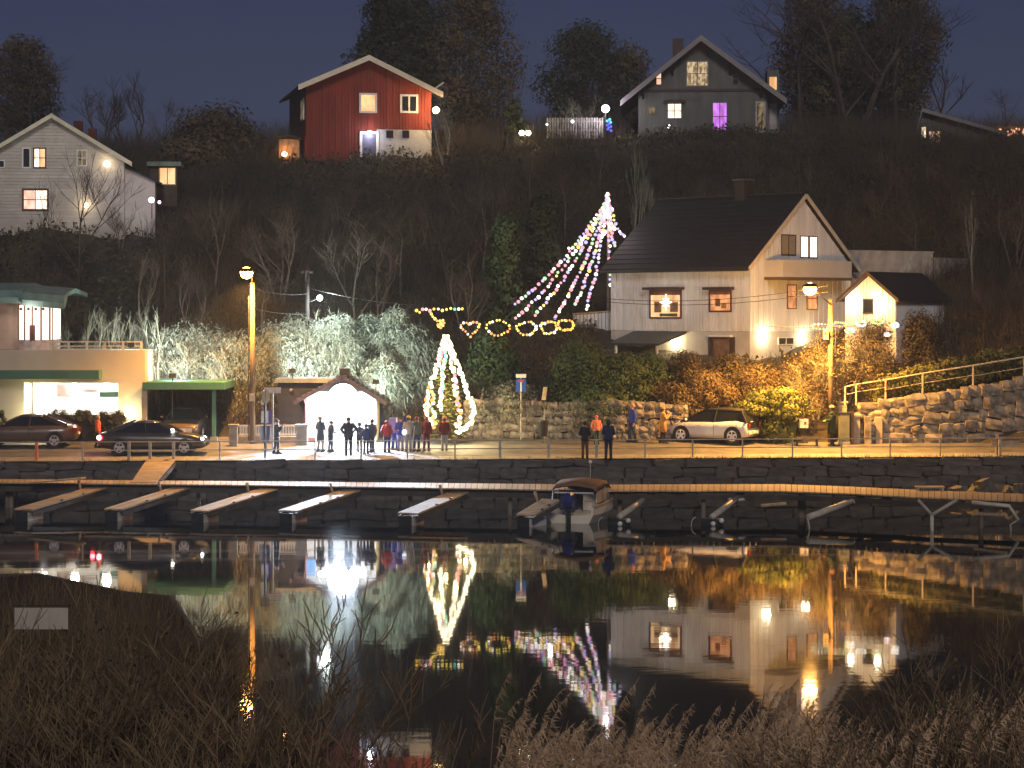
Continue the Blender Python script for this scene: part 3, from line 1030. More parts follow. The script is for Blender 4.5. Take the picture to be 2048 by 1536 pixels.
# low annex behind the gable
an = MB()
an.prism([(2.0, HW + 0.01, -1.0), (2.0, HW + 2.6, -1.0), (2.0, HW + 2.6, ZE - 1.1), (2.0, HW + 0.01, ZE - 0.05)], (0, 0, 0), (HL - 3.0, 0, 0))
annex = an.build('annex', M_base, house)
slab([(1.7, HW + 0.2, ZE + 0.0), (HL - 0.5, HW + 0.2, ZE + 0.0), (HL - 0.5, HW + 3.0, ZE - 1.05), (1.7, HW + 3.0, ZE - 1.05)], 0.14, 'roof', M_roof, annex)

# terrace fence beside the house
fa = at(1146, 628, 121.0); fb = at(1226, 622, 120.0)
tf = thing('terrace_fence', 'pale board terrace fence to the left of the white house below the flagpole', 'fence', (fa.x, fa.y, fa.z - 1.1))
n = 11
for k in range(n):
    p = (fb - fa) * (k / n); q = (fb - fa) * ((k + 0.86) / n)
    MB().prism([p + Vector((0, 0, 0.1)), q + Vector((0, 0, 0.1)), q + Vector((0, 0, 1.05)), p + Vector((0, 0, 1.05))], (0, 0, 0), (0, 0.03, 0)).build('board', M_clad, tf)
MB().bar((0, -0.02, 1.10), fb - fa + Vector((0, -0.02, 1.10)), 0.10, 0.07).build('rail', mat('ochre_rail', (0.5, 0.36, 0.18), 0.6), tf)
for k in (0.02, 0.5, 0.98):
    p = (fb - fa) * k
    MB().box(p.x - 0.05, p.y + 0.035, -1.5, p.x + 0.05, p.y + 0.13, 1.06).build('post', M_clad, tf)

# ------------------------------------------------------------------ small shed right of the house
sa = at(1690, 640, 110.0)
shed = Gable('garden_shed', 'small white garden shed with two bright wall lamps right of the white house', 'shed', sa.x, sa.y, 7.2, R(-37.5), 2.75, 5.0, 1.62, 1.62, 1.37, 2.72,
             M_clad, M_roof, ov=0.28, ovf=0.3, fascia_m=M_frame_dark, rt=0.12, fh=0.16)
boards(shed.root, fm, 0.02, 2.73, 0.0, lambda u: shed.top(u) - 0.02, M_clad, 0.17)
window(shed.root, fm, shed.F.rect(1729, 600, 1746, 625), M_frame_dark, M_glassdark, 1, 1, 0.06, 0.07)
for px, pw in ((1707, 34), (1760, 34)):
    u, z = shed.F.loc(px, 607)
    u = min(max(u, 0.3), 2.45)
    MB().ball((u, -0.16, z), 0.10, 8, 5).build('wall_lamp', glow('shed_lamp_white', (1.0, 0.9, 0.68), 30), shed.root, smooth=True)
    point_light('wall_light', shed.root, (u, -0.33, z), (1.0, 0.80, 0.48), pw * 2, 0.1)

# pale concrete garden walls behind the shed
g0 = at(1692, 503, 119.0); g1 = at(1866, 506, 121.5); g2 = at(1868, 518, 121.3); g3 = at(1936, 520, 122.5)
for (a, b, h, lab) in ((g0, g1, 1.6, 'long pale concrete garden wall on the slope behind the white shed'), (g2, g3, 0.85, 'short pale concrete wall continuing right of the long garden wall')):
    w = thing('garden_wall', lab, 'wall', (a.x, a.y, a.z - h))
    d = b - a; d.z = 0
    MB().prism([(0, 0, -1.2), (d.x, d.y, -1.2), (d.x, d.y, h + (b - a).z), (0, 0, h)], (0, 0, 0), (0, 0.25, 0)).build('wall_slab', M_conc, w)
    MB().prism([(-0.05, -0.04, h + 0.002), (d.x + 0.05, d.y - 0.04, h + (b - a).z + 0.002), (d.x + 0.05, d.y - 0.04, h + (b - a).z + 0.08), (-0.05, -0.04, h + 0.08)], (0, 0, 0), (0, 0.33, 0)).build('coping', M_conc, w)

# ------------------------------------------------------------------ red house on the hill
M_red = mat('falu_red_cladding', (0.22, 0.036, 0.022), 0.8, 0.2, 1.6, stretch=(1, 1, 0.25))
o_ = at(612, 320, 139.0)
zb = 17.3
red = Gable('red_house', 'dark red wooden house with white roof edges on top of the hill', 'house', o_.x, o_.y, zb, R(12), 7.75, 9.0, 22.15 - zb - 0.25, 21.75 - zb - 0.1, 3.75, 23.55 - zb, M_red, M_roof,
            ov=0.55, ovf=0.9, fascia_m=mat('cream_fascia', (0.78, 0.70, 0.55), 0.5, 0.08), fh=0.30)
boards(red.root, fm, 0.02, 7.73, lambda u: 2.05 if u > 4.3 else 0.0, lambda u: red.top(u) - 0.02, M_red, 0.2)
MB().box(4.35, -0.06, -0.6, 7.75, -0.001, 2.0).build('plaster_base', mat('plaster_white', (0.46, 0.46, 0.46), 0.85, 0.15, 1.5), red.root)
window(red.root, fm, red.F.rect(722, 190, 750, 222), M_white, [P_warm], 1, 1, 0.12, 0.07, label='white framed window with a warm light')
window(red.root, fm, red.F.rect(804, 193, 832, 222), M_white, M_glassdark, 2, 1, 0.13, 0.07, label='dark white framed window', bar=0.1)
fmb = lambda u, z, d: (u, -0.06 - d, z)
for (a, b) in ((773, 785), (805, 817)):
    window(red.root, fmb, red.F.rect(a, 262, b, 275), M_frame_dark, M_glassdark, 1, 1, 0.03, 0.03, label='small dark basement window')
q = red.F.rect(724, 268, 752, 318)
dr = MB(); mapbox(dr, fm, q[0], q[1] - 0.2, 0.03, q[2], q[3], 0.09)
door = dr.build('door', mat('door_blue_grey', (0.10, 0.10, 0.15), 0.5), red.root)
for (ua, ub, za_, zb2) in ((q[0] - 0.15, q[0], q[1] - 0.2, q[3] + 0.15), (q[2], q[2] + 0.15, q[1] - 0.2, q[3] + 0.15), (q[0], q[2], q[3], q[3] + 0.15)):
    m = MB(); mapbox(m, fm, ua, za_, 0.03, ub, zb2, 0.12); m.build('frame', M_white, door)
lx, lz = red.F.loc(738, 266)
MB().ball((lx, -0.22, lz), 0.14, 10, 6).build('door_lamp', glow('door_lamp_cool', (0.86, 0.84, 1.0), 16), red.root, smooth=True)
point_light('door_light', red.root, (lx, -0.5, lz - 0.1), (0.86, 0.84, 1.0), 60, 0.15)
lx, lz = red.F.loc(866, 222)
lx = 7.95
MB().ball((lx, -0.55, lz), 0.22, 12, 8).build('corner_lamp', glow('corner_lamp_warm', (1.0, 0.72, 0.36), 25), red.root, smooth=True)
MB().tube([(7.78, -0.02, lz + 0.05), (lx, -0.5, lz + 0.05)], 0.03, 6).build('lamp_bracket', M_dsteel, red.root)
point_light('corner_light', red.root, (lx + 0.05, -0.95, lz), (1.0, 0.62, 0.26), 420, 0.25)
MB().bar((7.78, -0.5, 4.45), (8.4, -0.75, 4.9), 0.06, 0.1).build('eaves_brace', M_white, red.root)
mleft = lambda u, z, d: (-d, u, z)
window(red.root, mleft, (1.0, 2.7, 2.2, 3.8), M_white, P_dim, 1, 1, 0.1, 0.06)

# little fire lit garden hut left of the red house
h_ = at(556, 318, 139.5)
hut = Gable('garden_hut', 'low wooden hut with an orange glowing front left of the red house', 'hut', h_.x, h_.y, h_.z - 0.1, R(5), 1.35, 1.6, 1.35, 1.3, 0.65, 1.5, M_darkwood, M_darkwood, ov=0.1, ovf=0.35, rt=0.06)
MB().box(0.05, -0.03, 0.0, 1.3, -0.001, 1.32).build('plank_front', mat('pine_front', (0.42, 0.26, 0.14), 0.7, 0.3, 3), hut.root)
MB().ball((0.40, -0.22, 0.38), 0.17, 8, 6).build('lantern', glow('hut_fire', (1.0, 0.52, 0.2), 14), hut.root, smooth=True)
point_light('lantern_light', hut.root, (0.42, -0.45, 0.42), (1.0, 0.5, 0.22), 34, 0.1)

# ------------------------------------------------------------------ grey house on the hill
M_grey = mat('grey_cladding', (0.13, 0.135, 0.125), 0.75, 0.18, 1.5, stretch=(1, 1, 0.3))
o_ = at(1277, 262, 142.0)
zb = 19.2
gre = Gable('grey_house', 'dark grey gabled villa with a purple lit window at the top of the hill', 'house', o_.x, o_.y, zb, R(-3), 8.0, 9.5, 21.9 - zb, 21.9 - zb, 3.85, 25.0 - zb, M_grey, M_roof,
            ov=1.1, ovf=1.0, fascia_m=mat('grey_fascia', (0.24, 0.22, 0.23), 0.6, 0.1), fh=0.34)
boards(gre.root, fm, 0.02, 7.98, 0.0, lambda u: gre.top(u) - 0.02, M_grey, 0.2)
zz = gre.F.loc(1400, 180)[1]
MB().box(-0.05, -0.10, zz - 0.1, 8.05, -0.05, zz + 0.06).build('string_course', M_frame_dark, gre.root)
window(gre.root, fm, gre.F.rect(1374, 124, 1415, 171), mat('grey_frame', (0.20, 0.2, 0.19), 0.6), [lit_pane('pane_lace', (0.95, 0.72, 0.42), 0.85, 9.0, dark=0.3)], 2, 2, 0.08, 0.07, label='large lit attic window with lace')
window(gre.root, fm, gre.F.rect(1313, 146, 1322, 169), M_grey, P_peach, 1, 2, 0.08, 0.07, label='narrow lit attic window')
window(gre.root, fm, gre.F.rect(1466, 146, 1476, 169), M_grey, M_glassdark, 1, 2, 0.08, 0.07, label='narrow dark attic window')
window(gre.root, fm, gre.F.rect(1336, 208, 1362, 236), M_grey, P_bright, 2, 2, 0.08, 0.07, hood=(M_frame_dark, 0.2, 0.3, 0.15), label='small white lit window')
window(gre.root, fm, gre.F.rect(1426, 206, 1453, 260), M_grey, [P_purple, P_purple, P_purple, P_purple, P_warm], 2, 2, 0.1, 0.07, label='tall purple lit window')
window(gre.root, fm, gre.F.rect(1514, 206, 1528, 262), mat('grey_trim', (0.4, 0.38, 0.38), 0.6), P_dim, 1, 2, 0.1, 0.07, label='dim porch door with pale frame')
window(gre.root, fm, gre.F.rect(1296, 214, 1310, 228), M_grey, P_dim, 1, 1, 0.04, 0.05)
for xx in (0.3, 2.1, 5.7, 7.6):
    MB().bar((xx, -0.08, gre.top(xx) - 0.75), (xx, -0.85, gre.top(xx) - 0.12), 0.12, 0.12).build('eaves_bracket', M_frame_dark, gre.root)
MB().box(2.2, 4.0, 5.2, 2.9, 4.7, 6.4).build('chimney', M_frame_dark, gre.root)
wx = at(1537, 160, 141.0)
# lit bay on the right side of the grey house
bay = MB().box(8.02, 0.6, 0.0, 8.75, 3.0, 4.0).build('side_bay', M_grey, gre.root)
MB().box(8.15, 0.57, 2.75, 8.6, 0.598, 3.55).build('pane', P_warm, bay)
MB().box(8.15, 0.57, 0.3, 8.6, 0.598, 1.9).build('door_panel', mat('grey_trim', (0.4, 0.38, 0.38), 0.6), bay)
# garden lamp, blue light, picket fence and small lights by the grey house
gl = at(1211, 252, 141.0)
lampg = thing('garden_lamp', 'very bright white garden lamp left of the grey villa', 'lamp', (gl.x, gl.y, gl.z - 0.2))
MB().tube([(0, 0, -0.6), (0, 0, 1.05)], 0.05, 8).build('post', M_dsteel, lampg)
MB().ball((0, 0, 1.27), 0.24, 12, 8).build('globe', glow('garden_globe', (0.96, 0.86, 1.0), 22), lampg, smooth=True)
point_light('globe_light', lampg, (0, -0.45, 1.3), (0.95, 0.85, 1.0), 260, 0.12)
bl = at(1218, 250, 140.2)
bt = thing('light_column', 'small column of blue and cyan lights beside the bright garden lamp', 'decoration', (bl.x, bl.y, bl.z - 0.4))
MB().tube([(0, 0, -0.6), (0, 0, 1.0)], 0.03, 6).build('stake', M_dsteel, bt)
for k in range(9):
    MB().ball((0.12 * math.cos(k * 2.2), -0.08 + 0.08 * math.sin(k * 2.2), 0.05 + 0.085 * k), 0.085, 8, 5).build('bulb', glow('bulb_cyan', (0.15, 0.75, 1.0), 1.8) if k > 5 else glow('bulb_blue', (0.14, 0.14, 1.0), 1.6), bt, smooth=True)
f0, f1 = at(1095, 258, 141.5), at(1205, 256, 141.5)
pf = thing('ridge_fence', 'pale picket fence on the ridge left of the grey villa', 'fence', (f0.x, f0.y, f0.z - 0.3))
for k in range(22):
    x = (f1.x - f0.x) * k / 21
    MB().box(x - 0.05, 0, -0.3, x + 0.05, 0.03, 0.98 + 0.03 * (k % 2)).build('picket', M_conc, pf)
for z in (0.2, 0.75):
    MB().box(0, 0.031, z, f1.x - f0.x, 0.06, z + 0.07).build('rail', M_conc, pf)
for (px, py, r, lab) in ((1094, 249, 0.07, 'tiny white light at the left end of the picket fence'), (1145, 243, 0.10, 'small cool light on the picket fence'), (1338, 253, 0.11, 'small round light in front of the grey villa')):
    p = at(px, py, 141.0)
    l = thing('path_light', lab, 'lamp', (p.x, p.y, p.z), 0, 'small lights by the grey villa')
    MB().tube([(0, 0, -0.7), (0, 0, -r * 0.5)], 0.02, 6).build('stake', M_dsteel, l)
    MB().ball((0, 0, 0), r, 8, 6).build('globe', glow('path_white', (0.95, 0.92, 1.0), 5), l, smooth=True)
p = at(1050, 266, 140.0)
tl = thing('twin_lamp', 'pair of warm round lamps on the ridge between the two hill houses', 'lamp', (p.x, p.y, p.z))
for sx in (-0.20, 0.20):
    MB().ball((sx, 0, 0), 0.17, 10, 6).build('globe', glow('twin_warm', (1.0, 0.85, 0.5), 14), tl, smooth=True)
MB().tube([(-0.2, 0.03, -0.16), (0, 0.03, -0.22), (0.2, 0.03, -0.16)], 0.03, 6).build('arm', M_dsteel, tl)
MB().tube([(0, 0.03, -0.22), (0, 0.03, -1.4)], 0.04, 6).build('post', M_dsteel, tl)
point_light('globe_light', tl, (0, -0.5, 0.2), (1.0, 0.8, 0.45), 90, 0.2)

# ------------------------------------------------------------------ white house at the left edge
M_oldwhite = mat('old_white_cladding', (0.52, 0.49, 0.44), 0.7, 0.12, 1.3, stretch=(0.3, 1, 1))
o_ = at(-40, 445, 124.0)
zb = 12.7
lw = Gable('old_white_house', 'pale wooden house with lit windows at the left edge, on the slope', 'house', o_.x, o_.y, zb, R(7), 7.75, 9.0, 16.35 - zb, 16.35 - zb, 3.85, 18.7 - zb, M_oldwhite, M_roof, ov=0.4, ovf=0.5, fascia_m=mat('cream_fascia2', (0.62, 0.58, 0.44), 0.5, 0.1), fh=0.22)
# horizontal cladding boards
nb = 30
for k in range(nb):
    z0 = 0.55 + k * 0.18
    if z0 + 0.17 > lw.za - 0.1:
        break
    lo = max(0.02, (z0 + 0.17 - lw.zel) / lw.sl) if z0 + 0.17 > lw.zel else 0.02
    MB().box(lo, -0.03 - 0.008 * (k % 2), z0, 7.75 - lo, -0.001, z0 + 0.165).build('board', M_oldwhite, lw.root)
window(lw.root, fm, lw.F.rect(47, 298, 59, 334), M_white, M_glassdark, 1, 1, 0.08, 0.08, label='dark upper window')
window(lw.root, fm, lw.F.rect(69, 298, 90, 334), M_frame_red, [P_bright, P_warm], 2, 2, 0.07, 0.08, label='lit upper window with red frame')
window(lw.root, fm, lw.F.rect(156, 302, 172, 330), M_white, P_dim, 2, 2, 0.08, 0.08, label='dim upper window behind the bare tree')
window(lw.root, fm, lw.F.rect(48, 381, 94, 418), M_frame_red, [P_peach, P_bright], 2, 2, 0.10, 0.08, label='large bright lower window with red frame')
window(lw.root, fm, lw.F.rect(-1, 322, 8, 334), M_white, M_glassdark, 1, 1, 0.05, 0.08)
for (px, py, r) in ((214, 328, 0.17), (172, 411, 0.13)):
    u, z = lw.F.loc(px, py)
    MB().ball((u, -0.16, z), r, 10, 6).build('wall_lamp', glow('old_lamp_warm', (1.0, 0.78, 0.48), 9), lw.root, smooth=True)
    point_light('wall_light', lw.root, (u, -0.5, z), (1.0, 0.75, 0.45), 13, 0.12)
side = MB()
side.prism([(7.76, 0.4, -1.5), (9.4, 0.4, -1.5), (9.4, 0.4, 2.6), (7.76, 0.4, 3.35)], (0, 0, 0), (0, 6, 0))
sw = side.build('side_wing', M_oldwhite, lw.root)
slab([(7.7, 0.1, 3.45), (9.8, 0.1, 2.5), (9.8, 6.5, 2.5), (7.7, 6.5, 3.45)], 0.10, 'roof', M_roof, sw)
ch = MB().box(4.8, 3.0, 4.6, 5.3, 3.6, 6.1).build('chimney', mat('red_chimney', (0.11, 0.035, 0.028), 0.9, 0.3), lw.root)
MB().box(5.6, 3.2, 4.4, 6.05, 3.8, 5.7).build('chimney', mat('red_chimney', (0.11, 0.035, 0.028), 0.9, 0.3), lw.root)
# small lit outbuilding to its right
o_ = at(300, 370, 128.0)
ob = thing('outbuilding', 'tiny flat roofed outbuilding with a warm lit front right of the old white house', 'outbuilding', (o_.x, o_.y, o_.z), R(4))
MB().box(0, 0, -1.2, 1.5, 1.6, 1.05).build('wall', M_darkwood, ob)
MB().box(-0.15, -0.3, 1.052, 1.75, 1.8, 1.3).build('roof', mat('copper_green', (0.16, 0.24, 0.20), 0.6, 0.3), ob)
window(ob, fm, (0.55, 0.05, 1.4, 0.95), mat('pine_front', (0.42, 0.26, 0.14), 0.7), P_warm, 2, 1, 0.06, 0.04)
p = at(303, 400, 123.0)
cp = thing('car_headlamps', 'bright purplish garden spotlight on the slope right of the old white house', 'lamp', (p.x, p.y, p.z))
cp.name = 'garden_spotlight'
MB().ball((0, 0, 0), 0.15, 10, 6).build('globe', glow('spot_lilac', (0.9, 0.72, 1.0), 12), cp, smooth=True)
MB().ball((0.42, 0.05, -0.12), 0.08, 8, 5).build('globe', glow('spot_lilac', (0.9, 0.72, 1.0), 12), cp, smooth=True)
MB().tube([(0, 0.1, -1.0), (0, 0.1, 0)], 0.03, 6).build('stake', M_dsteel, cp)
MB().tube([(0, 0.1, -0.12), (0.42, 0.1, -0.12)], 0.02, 6).build('crossbar', M_dsteel, cp)
point_light('globe_light', cp, (-0.3, -0.3, 0.25), (0.85, 0.68, 1.0), 45, 0.15)

# ------------------------------------------------------------------ far right: dark house and fairy lit pergola
o_ = at(1836, 292, 142.0)
fr = Gable('dark_house', 'dark hillside house with one lit gable window near the right edge', 'house', o_.x, o_.y, o_.z, R(-14), 5.2, 7.0, 1.0, 0.6, 0.3, 2.1, M_grey, M_roof, ov=0.25, ovf=0.5, fascia_m=mat('grey_fascia', (0.24, 0.22, 0.23), 0.6), fh=0.2)
window(fr.root, fm, fr.F.rect(1843, 254, 1852, 290), M_grey, P_bright, 1, 2, 0.05, 0.06)
window(fr.root, fm, fr.F.rect(1858, 263, 1882, 286), M_grey, [P_peach, P_warm], 2, 2, 0.05, 0.06)
p0 = at(1985, 285, 141.0)
pg = thing('pergola', 'garden pergola hung with glowing fairy lights at the right edge', 'pergola', (p0.x, p0.y, p0.z))
for xx in (0.0, 2.6):
    for yy in (0, 1.8):
        MB().box(xx, yy, -1.2, xx + 0.1, yy + 0.1, 0.85).build('post', M_darkwood, pg)
for yy in (0, 0.6, 1.2, 1.8):
    MB().box(-0.3, yy, 0.852, 3.0, yy + 0.1, 1.0).build('rafter', M_darkwood, pg)
fl = tag(MB().tube([p0 + Vector((x_ * 0.3 - 0.1, -0.08, 0.72 + 0.1 * math.sin(x_ * 1.7))) for x_ in range(11)], 0.012, 5).build('fairy_lights', M_black), 'tangle of peach coloured fairy lights hanging on the pergola', 'fairy lights')
bulb_me = MB().ball((0, 0, 0), 1.0, 8, 5)
bulb_a = bulb_me.build('bulb', glow('bulb_peach', (1.0, 0.45, 0.24), 2.6), None)
for k in range(46):
    s = rnd.uniform(0.05, 0.10)
    o = copy_part(bulb_a, fl, p0 + Vector((rnd.uniform(0, 2.9), rnd.uniform(-0.12, 0.0), 0.66 + rnd.gauss(0, 0.15))), None, (s, s, s))
bpy.data.objects.remove(bulb_a)
point_light('fairy_glow', fl, p0 + Vector((1.3, -0.6, 0.6)), (1.0, 0.45, 0.25), 40, 0.06)

# ------------------------------------------------------------------ modern house at the left
M_render = mat('sand_render', (0.50, 0.43, 0.33), 0.85, 0.08, 0.8, bump=0.1)
M_brickwall = mat('terrace_render', (0.46, 0.27, 0.17), 0.85, 0.12, 1.2)
M_green = mat('green_fascia', (0.07, 0.17, 0.12), 0.5, 0.15, 1.0)
M_copper = mat('verdigris_roof', (0.16, 0.26, 0.24), 0.55, 0.25, 1.5)
ML = Facade(-25.4, 106.2, 2.1, R(2))
mod = thing('modern_house', 'sand coloured flat roofed house with a glowing glass bay at the left edge', 'house', (-25.4, 106.2, 2.1), R(2))
q = ML.rect(0, 700, 290, 880)
zt = q[3]
xr = q[2]
xl = -6.0
# front wall with recessed, lit terrace opening between rx0 and rx1
r1 = ML.rect(48, 764, 236, 850)
rx0, rx1, rz1 = r1[0], r1[2], r1[3]
mb = MB()
mb.box(xl, 0, -0.5, rx0, 0.35, zt)
mb.box(rx1, 0, -0.5, xr, 0.35, zt)
mb.box(rx0, 0, rz1, rx1, 0.35, zt)
mb.box(rx0, 2.2, -0.5, rx1, 2.4, rz1)
mb.box(rx0 - 0.2, 0.351, -0.5, rx0, 2.4, rz1)
mb.box(rx1, 0.351, -0.5, rx1 + 0.2, 2.4, rz1)
mb.box(xl, 0.352, zt - 0.25, xr, 8.0, zt - 0.01)
mb.box(xr - 0.3, 0.353, -0.5, xr - 0.003, 8.0, zt - 0.26)
mb.build('wall', M_render, mod)
MB().box(rx0 + 0.001, 0.36, rz1 - 0.06, rx1 - 0.001, 2.19, rz1 - 0.01).build('soffit', M_white, mod)
MB().box(rx0 + 0.05, 2.12, 0.0, rx1 - 0.05, 2.19, rz1 - 0.07).build('back_wall', M_white, mod)
# window screens hanging in the terrace opening
a = ML.rect(105, 770, 146, 796)
MB().box(a[0], 1.2, a[1], a[2], 1.3, a[3]).build('hanging_screen', mat('screen_taupe', (0.24, 0.18, 0.17), 0.8), mod)
a = ML.rect(152, 780, 187, 787)
MB().box(a[0], 1.2, a[1], a[2], 1.3, a[3]).build('hanging_screen', mat('screen_taupe', (0.24, 0.18, 0.17), 0.8), mod)
a = ML.rect(193, 785, 231, 796)
MB().box(a[0], 1.0, a[1], a[2], 1.1, a[3]).build('hanging_screen', M_green, mod)
aw = ML.rect(-30, 742, 204, 759)
MB().box(aw[0], -1.0, aw[1] + 0.05, aw[2], -0.001, aw[3] + 0.05).build('awning', M_green, mod)
# terrace balustrade in front, with coping
tw = ML.rect(132, 851, 262, 877)
MB().box(tw[0], -1.3, -0.4, tw[2] + 0.15, -1.05, tw[3] + 0.02).build('terrace_wall', M_brickwall, mod)
MB().box(tw[0] - 0.05, -1.36, tw[3] + 0.021, tw[2] + 0.2, -0.99, tw[3] + 0.1).build('coping', M_conc, mod)
# lit lamps
for (px, py, r, pw, dd) in ((80, 829, 0.16, 120, -0.3), (257, 829, 0.17, 90, -0.25)):
    u, z = ML.loc(px, py)
    MB().ball((u, dd, z), r, 12, 8).build('wall_lamp', glow('terrace_lamp', (1.0, 0.92, 0.55), 22), mod, smooth=True)
    point_light('wall_light', mod, (u, dd - 0.35, z), (1.0, 0.88, 0.52), pw, 0.15)
for k in range(3):
    u = rx0 + (rx1 - rx0) * (0.16 + 0.34 * k)
    MB().disc((u, 1.2, rz1 - 0.075), (0, 0, 1), 0.14, 0.025, 14).build('downlight', glow('downlight_white', (1.0, 0.95, 0.85), 20), mod)
    point_light('downlight_light', mod, (u, 1.15, rz1 - 0.35), (1.0, 0.93, 0.82), 230, 0.2)
# upper storey with curved roof and glass bay
u1 = ML.rect(0, 604, 44, 700)
ub = ML.rect(30, 606, 96, 704)
mb = MB()
mb.box(xl, 1.2, zt, ub[0], 7.0, ub[3] + 0.1)
mb.build('upper_wall', mat('salmon_render', (0.46, 0.33, 0.25), 0.85, 0.08), mod)
bay = MB()
n = 6
cx = (ub[0] + ub[2]) / 2
rw = (ub[2] - ub[0]) / 2
pts = [(cx - rw, 1.19), (cx - rw * 0.95, 0.75), (cx - rw * 0.5, 0.38), (cx, 0.25), (cx + rw * 0.5, 0.38), (cx + rw * 0.95, 0.75), (cx + rw, 1.19), (cx + rw, 3.6)]
P_bay = glow('bay_white', (1.0, 0.82, 0.72), 1.9)
zb0, zb1 = ub[1], ub[3]
frame = mat('bay_frame', (0.62, 0.50, 0.45), 0.5)
sill = MB().prism([(p[0], p[1] - 0.02, zb0) for p in pts] + [(cx - rw, 3.6, zb0)], (0, 0, 0), (0, 0, 0.55)).build('glass_bay', frame, mod)
for (a, b) in zip(pts[:-1], pts[1:]):
    MB().prism([(a[0], a[1], zb0 + 0.56), (b[0], b[1], zb0 + 0.56), (b[0], b[1], zb1 - 0.1), (a[0], a[1], zb1 - 0.1)], (0, 0, 0), (0, 0.03, 0)).build('pane', P_bay, sill)
    MB().box(a[0] - 0.035, a[1] - 0.05, zb0 + 0.551, a[0] + 0.035, a[1] + 0.01, zb1 - 0.1).build('mullion', M_curtain, sill)
MB().box(cx - 0.13, 0.20, zb0 + 0.552, cx + 0.13, 0.24, zb0 + 1.25).build('blind', mat('blind_red', (0.22, 0.08, 0.07), 0.8), sill)
for k in range(4):
    uu = cx - rw * 0.7 + k * rw * 0.45
    MB().ball((uu, 0.27, zb1 - 0.28), 0.07, 8, 5).build('ornament', mat('bay_ornament', (0.07, 0.05, 0.04), 0.7), sill)
point_light('bay_light', mod, (cx, -0.5, zb1 - 0.5), (1.0, 0.85, 0.75), 50, 0.08)
rf = MB()
rings = []
for k in range(9):
    t = k / 8
    x = xl + (ub[2] + 0.75 - xl) * t
    rings.append(x)
za = zb1 + 0.0
prof = [(-0.5, 0.0), (-0.58, 0.28), (-0.35, 0.62), (0.6, 0.80), (3.0, 1.0), (6.8, 0.8), (6.8, 0.6), (3.0, 0.8), (0.6, 0.60), (0.0, 0.12)]
xs_ = [xl, cx - rw * 0.55]
rf.loft([[(x, y + 0.55, za + z - 0.02) for (y, z) in prof] for x in xs_])
rf.loft([[(cx - rw * 0.5 + (ub[2] + 0.72 - cx + rw * 0.5) * t, y + 0.35 * t * t + 0.3, za + z - 0.12 - 0.16 * t) for (y, z) in prof] for t in (0, 0.5, 1.0)])
rf.build('roof', M_copper, mod, smooth=False)
# roof terrace railing
ra = ML.loc(100, 694); rb = ML.loc(288, 692)
for zz_ in (0.18, 0.38):
    MB().bar((ra[0], 0.15, zt + zz_), (rb[0] - 0.1, 0.15, zt + zz_), 0.05, 0.06).build('terrace_rail', mat('rail_cream', (0.68, 0.60, 0.50), 0.6), mod)
for k in range(6):
    x = ra[0] + (rb[0] - 0.15 - ra[0]) * k / 5
    MB().box(x - 0.05, 0.11, zt - 0.01, x + 0.05, 0.19, zt + 0.36).build('terrace_post', mat('rail_cream', (0.68, 0.60, 0.50), 0.6), mod)

# carport
ca_, cb_ = gp(330, 886), gp(428, 888)
cpz = 2.1
d_c = 105.0
x0, x1 = (285 - 1024) * d_c / F_PX, (449 - 1024) * d_c / F_PX
zroof = CAM_H - (772 - Y_H) * d_c / F_PX
car_port = thing('carport', 'flat green roofed carport on slim posts beside the sand coloured house', 'carport', (x0, d_c, gz(x0, d_c) - 0.06))
zl = zroof - car_port.location.z
MB().box(0, -0.1, zl - 0.16, x1 - x0, 5.0, zl + 0.17).build('roof', mat('carport_green', (0.07, 0.20, 0.14), 0.5, 0.1), car_port)
for (px, yy) in ((427, 0.1), (429, 4.6), (293, 4.6)):
    x = (px - 1024) * d_c / F_PX - x0
    MB().box(x - 0.09, yy, 0, x + 0.09, yy + 0.16, zl - 0.161).build('post', mat('carport_green', (0.07, 0.20, 0.14), 0.5, 0.1), car_port)
    MB().box(x - 0.16, yy - 0.05, 0, x + 0.16, yy + 0.22, 0.22).build('post_foot', M_conc, car_port)
x = (288 - 1024) * d_c / F_PX - x0
MB().box(x - 0.12, 0.05, 0, x + 0.12, 0.3, zl - 0.161).build('post', M_render, car_port)
MB().box(0.3, 4.95, 0, x1 - x0 - 0.2, 5.0, 1.9).build('rear_screen', M_darkwood, car_port)

# ------------------------------------------------------------------ lit kiosk
d_k = 105.2
kx0 = (612 - 1024) * d_k / F_PX; kx1 = (752 - 1024) * d_k / F_PX
kz = gz(kx0, d_k) - 0.06
KW = kx1 - kx0
ze = CAM_H - (796 - Y_H) * d_k / F_PX - kz
za = CAM_H - (756 - Y_H) * d_k / F_PX - kz
kio = thing('kiosk', 'small white kiosk with tiled gable roof and dazzling floodlit open front', 'kiosk', (kx0, d_k, kz))
M_tile = mat('red_brown_tiles', (0.055, 0.042, 0.04), 0.7, 0.3, 4.0)
M_kwhite = mat('kiosk_white', (0.78, 0.77, 0.75), 0.5, 0.05)
KD = 3.2
xa = KW / 2 + 0.1
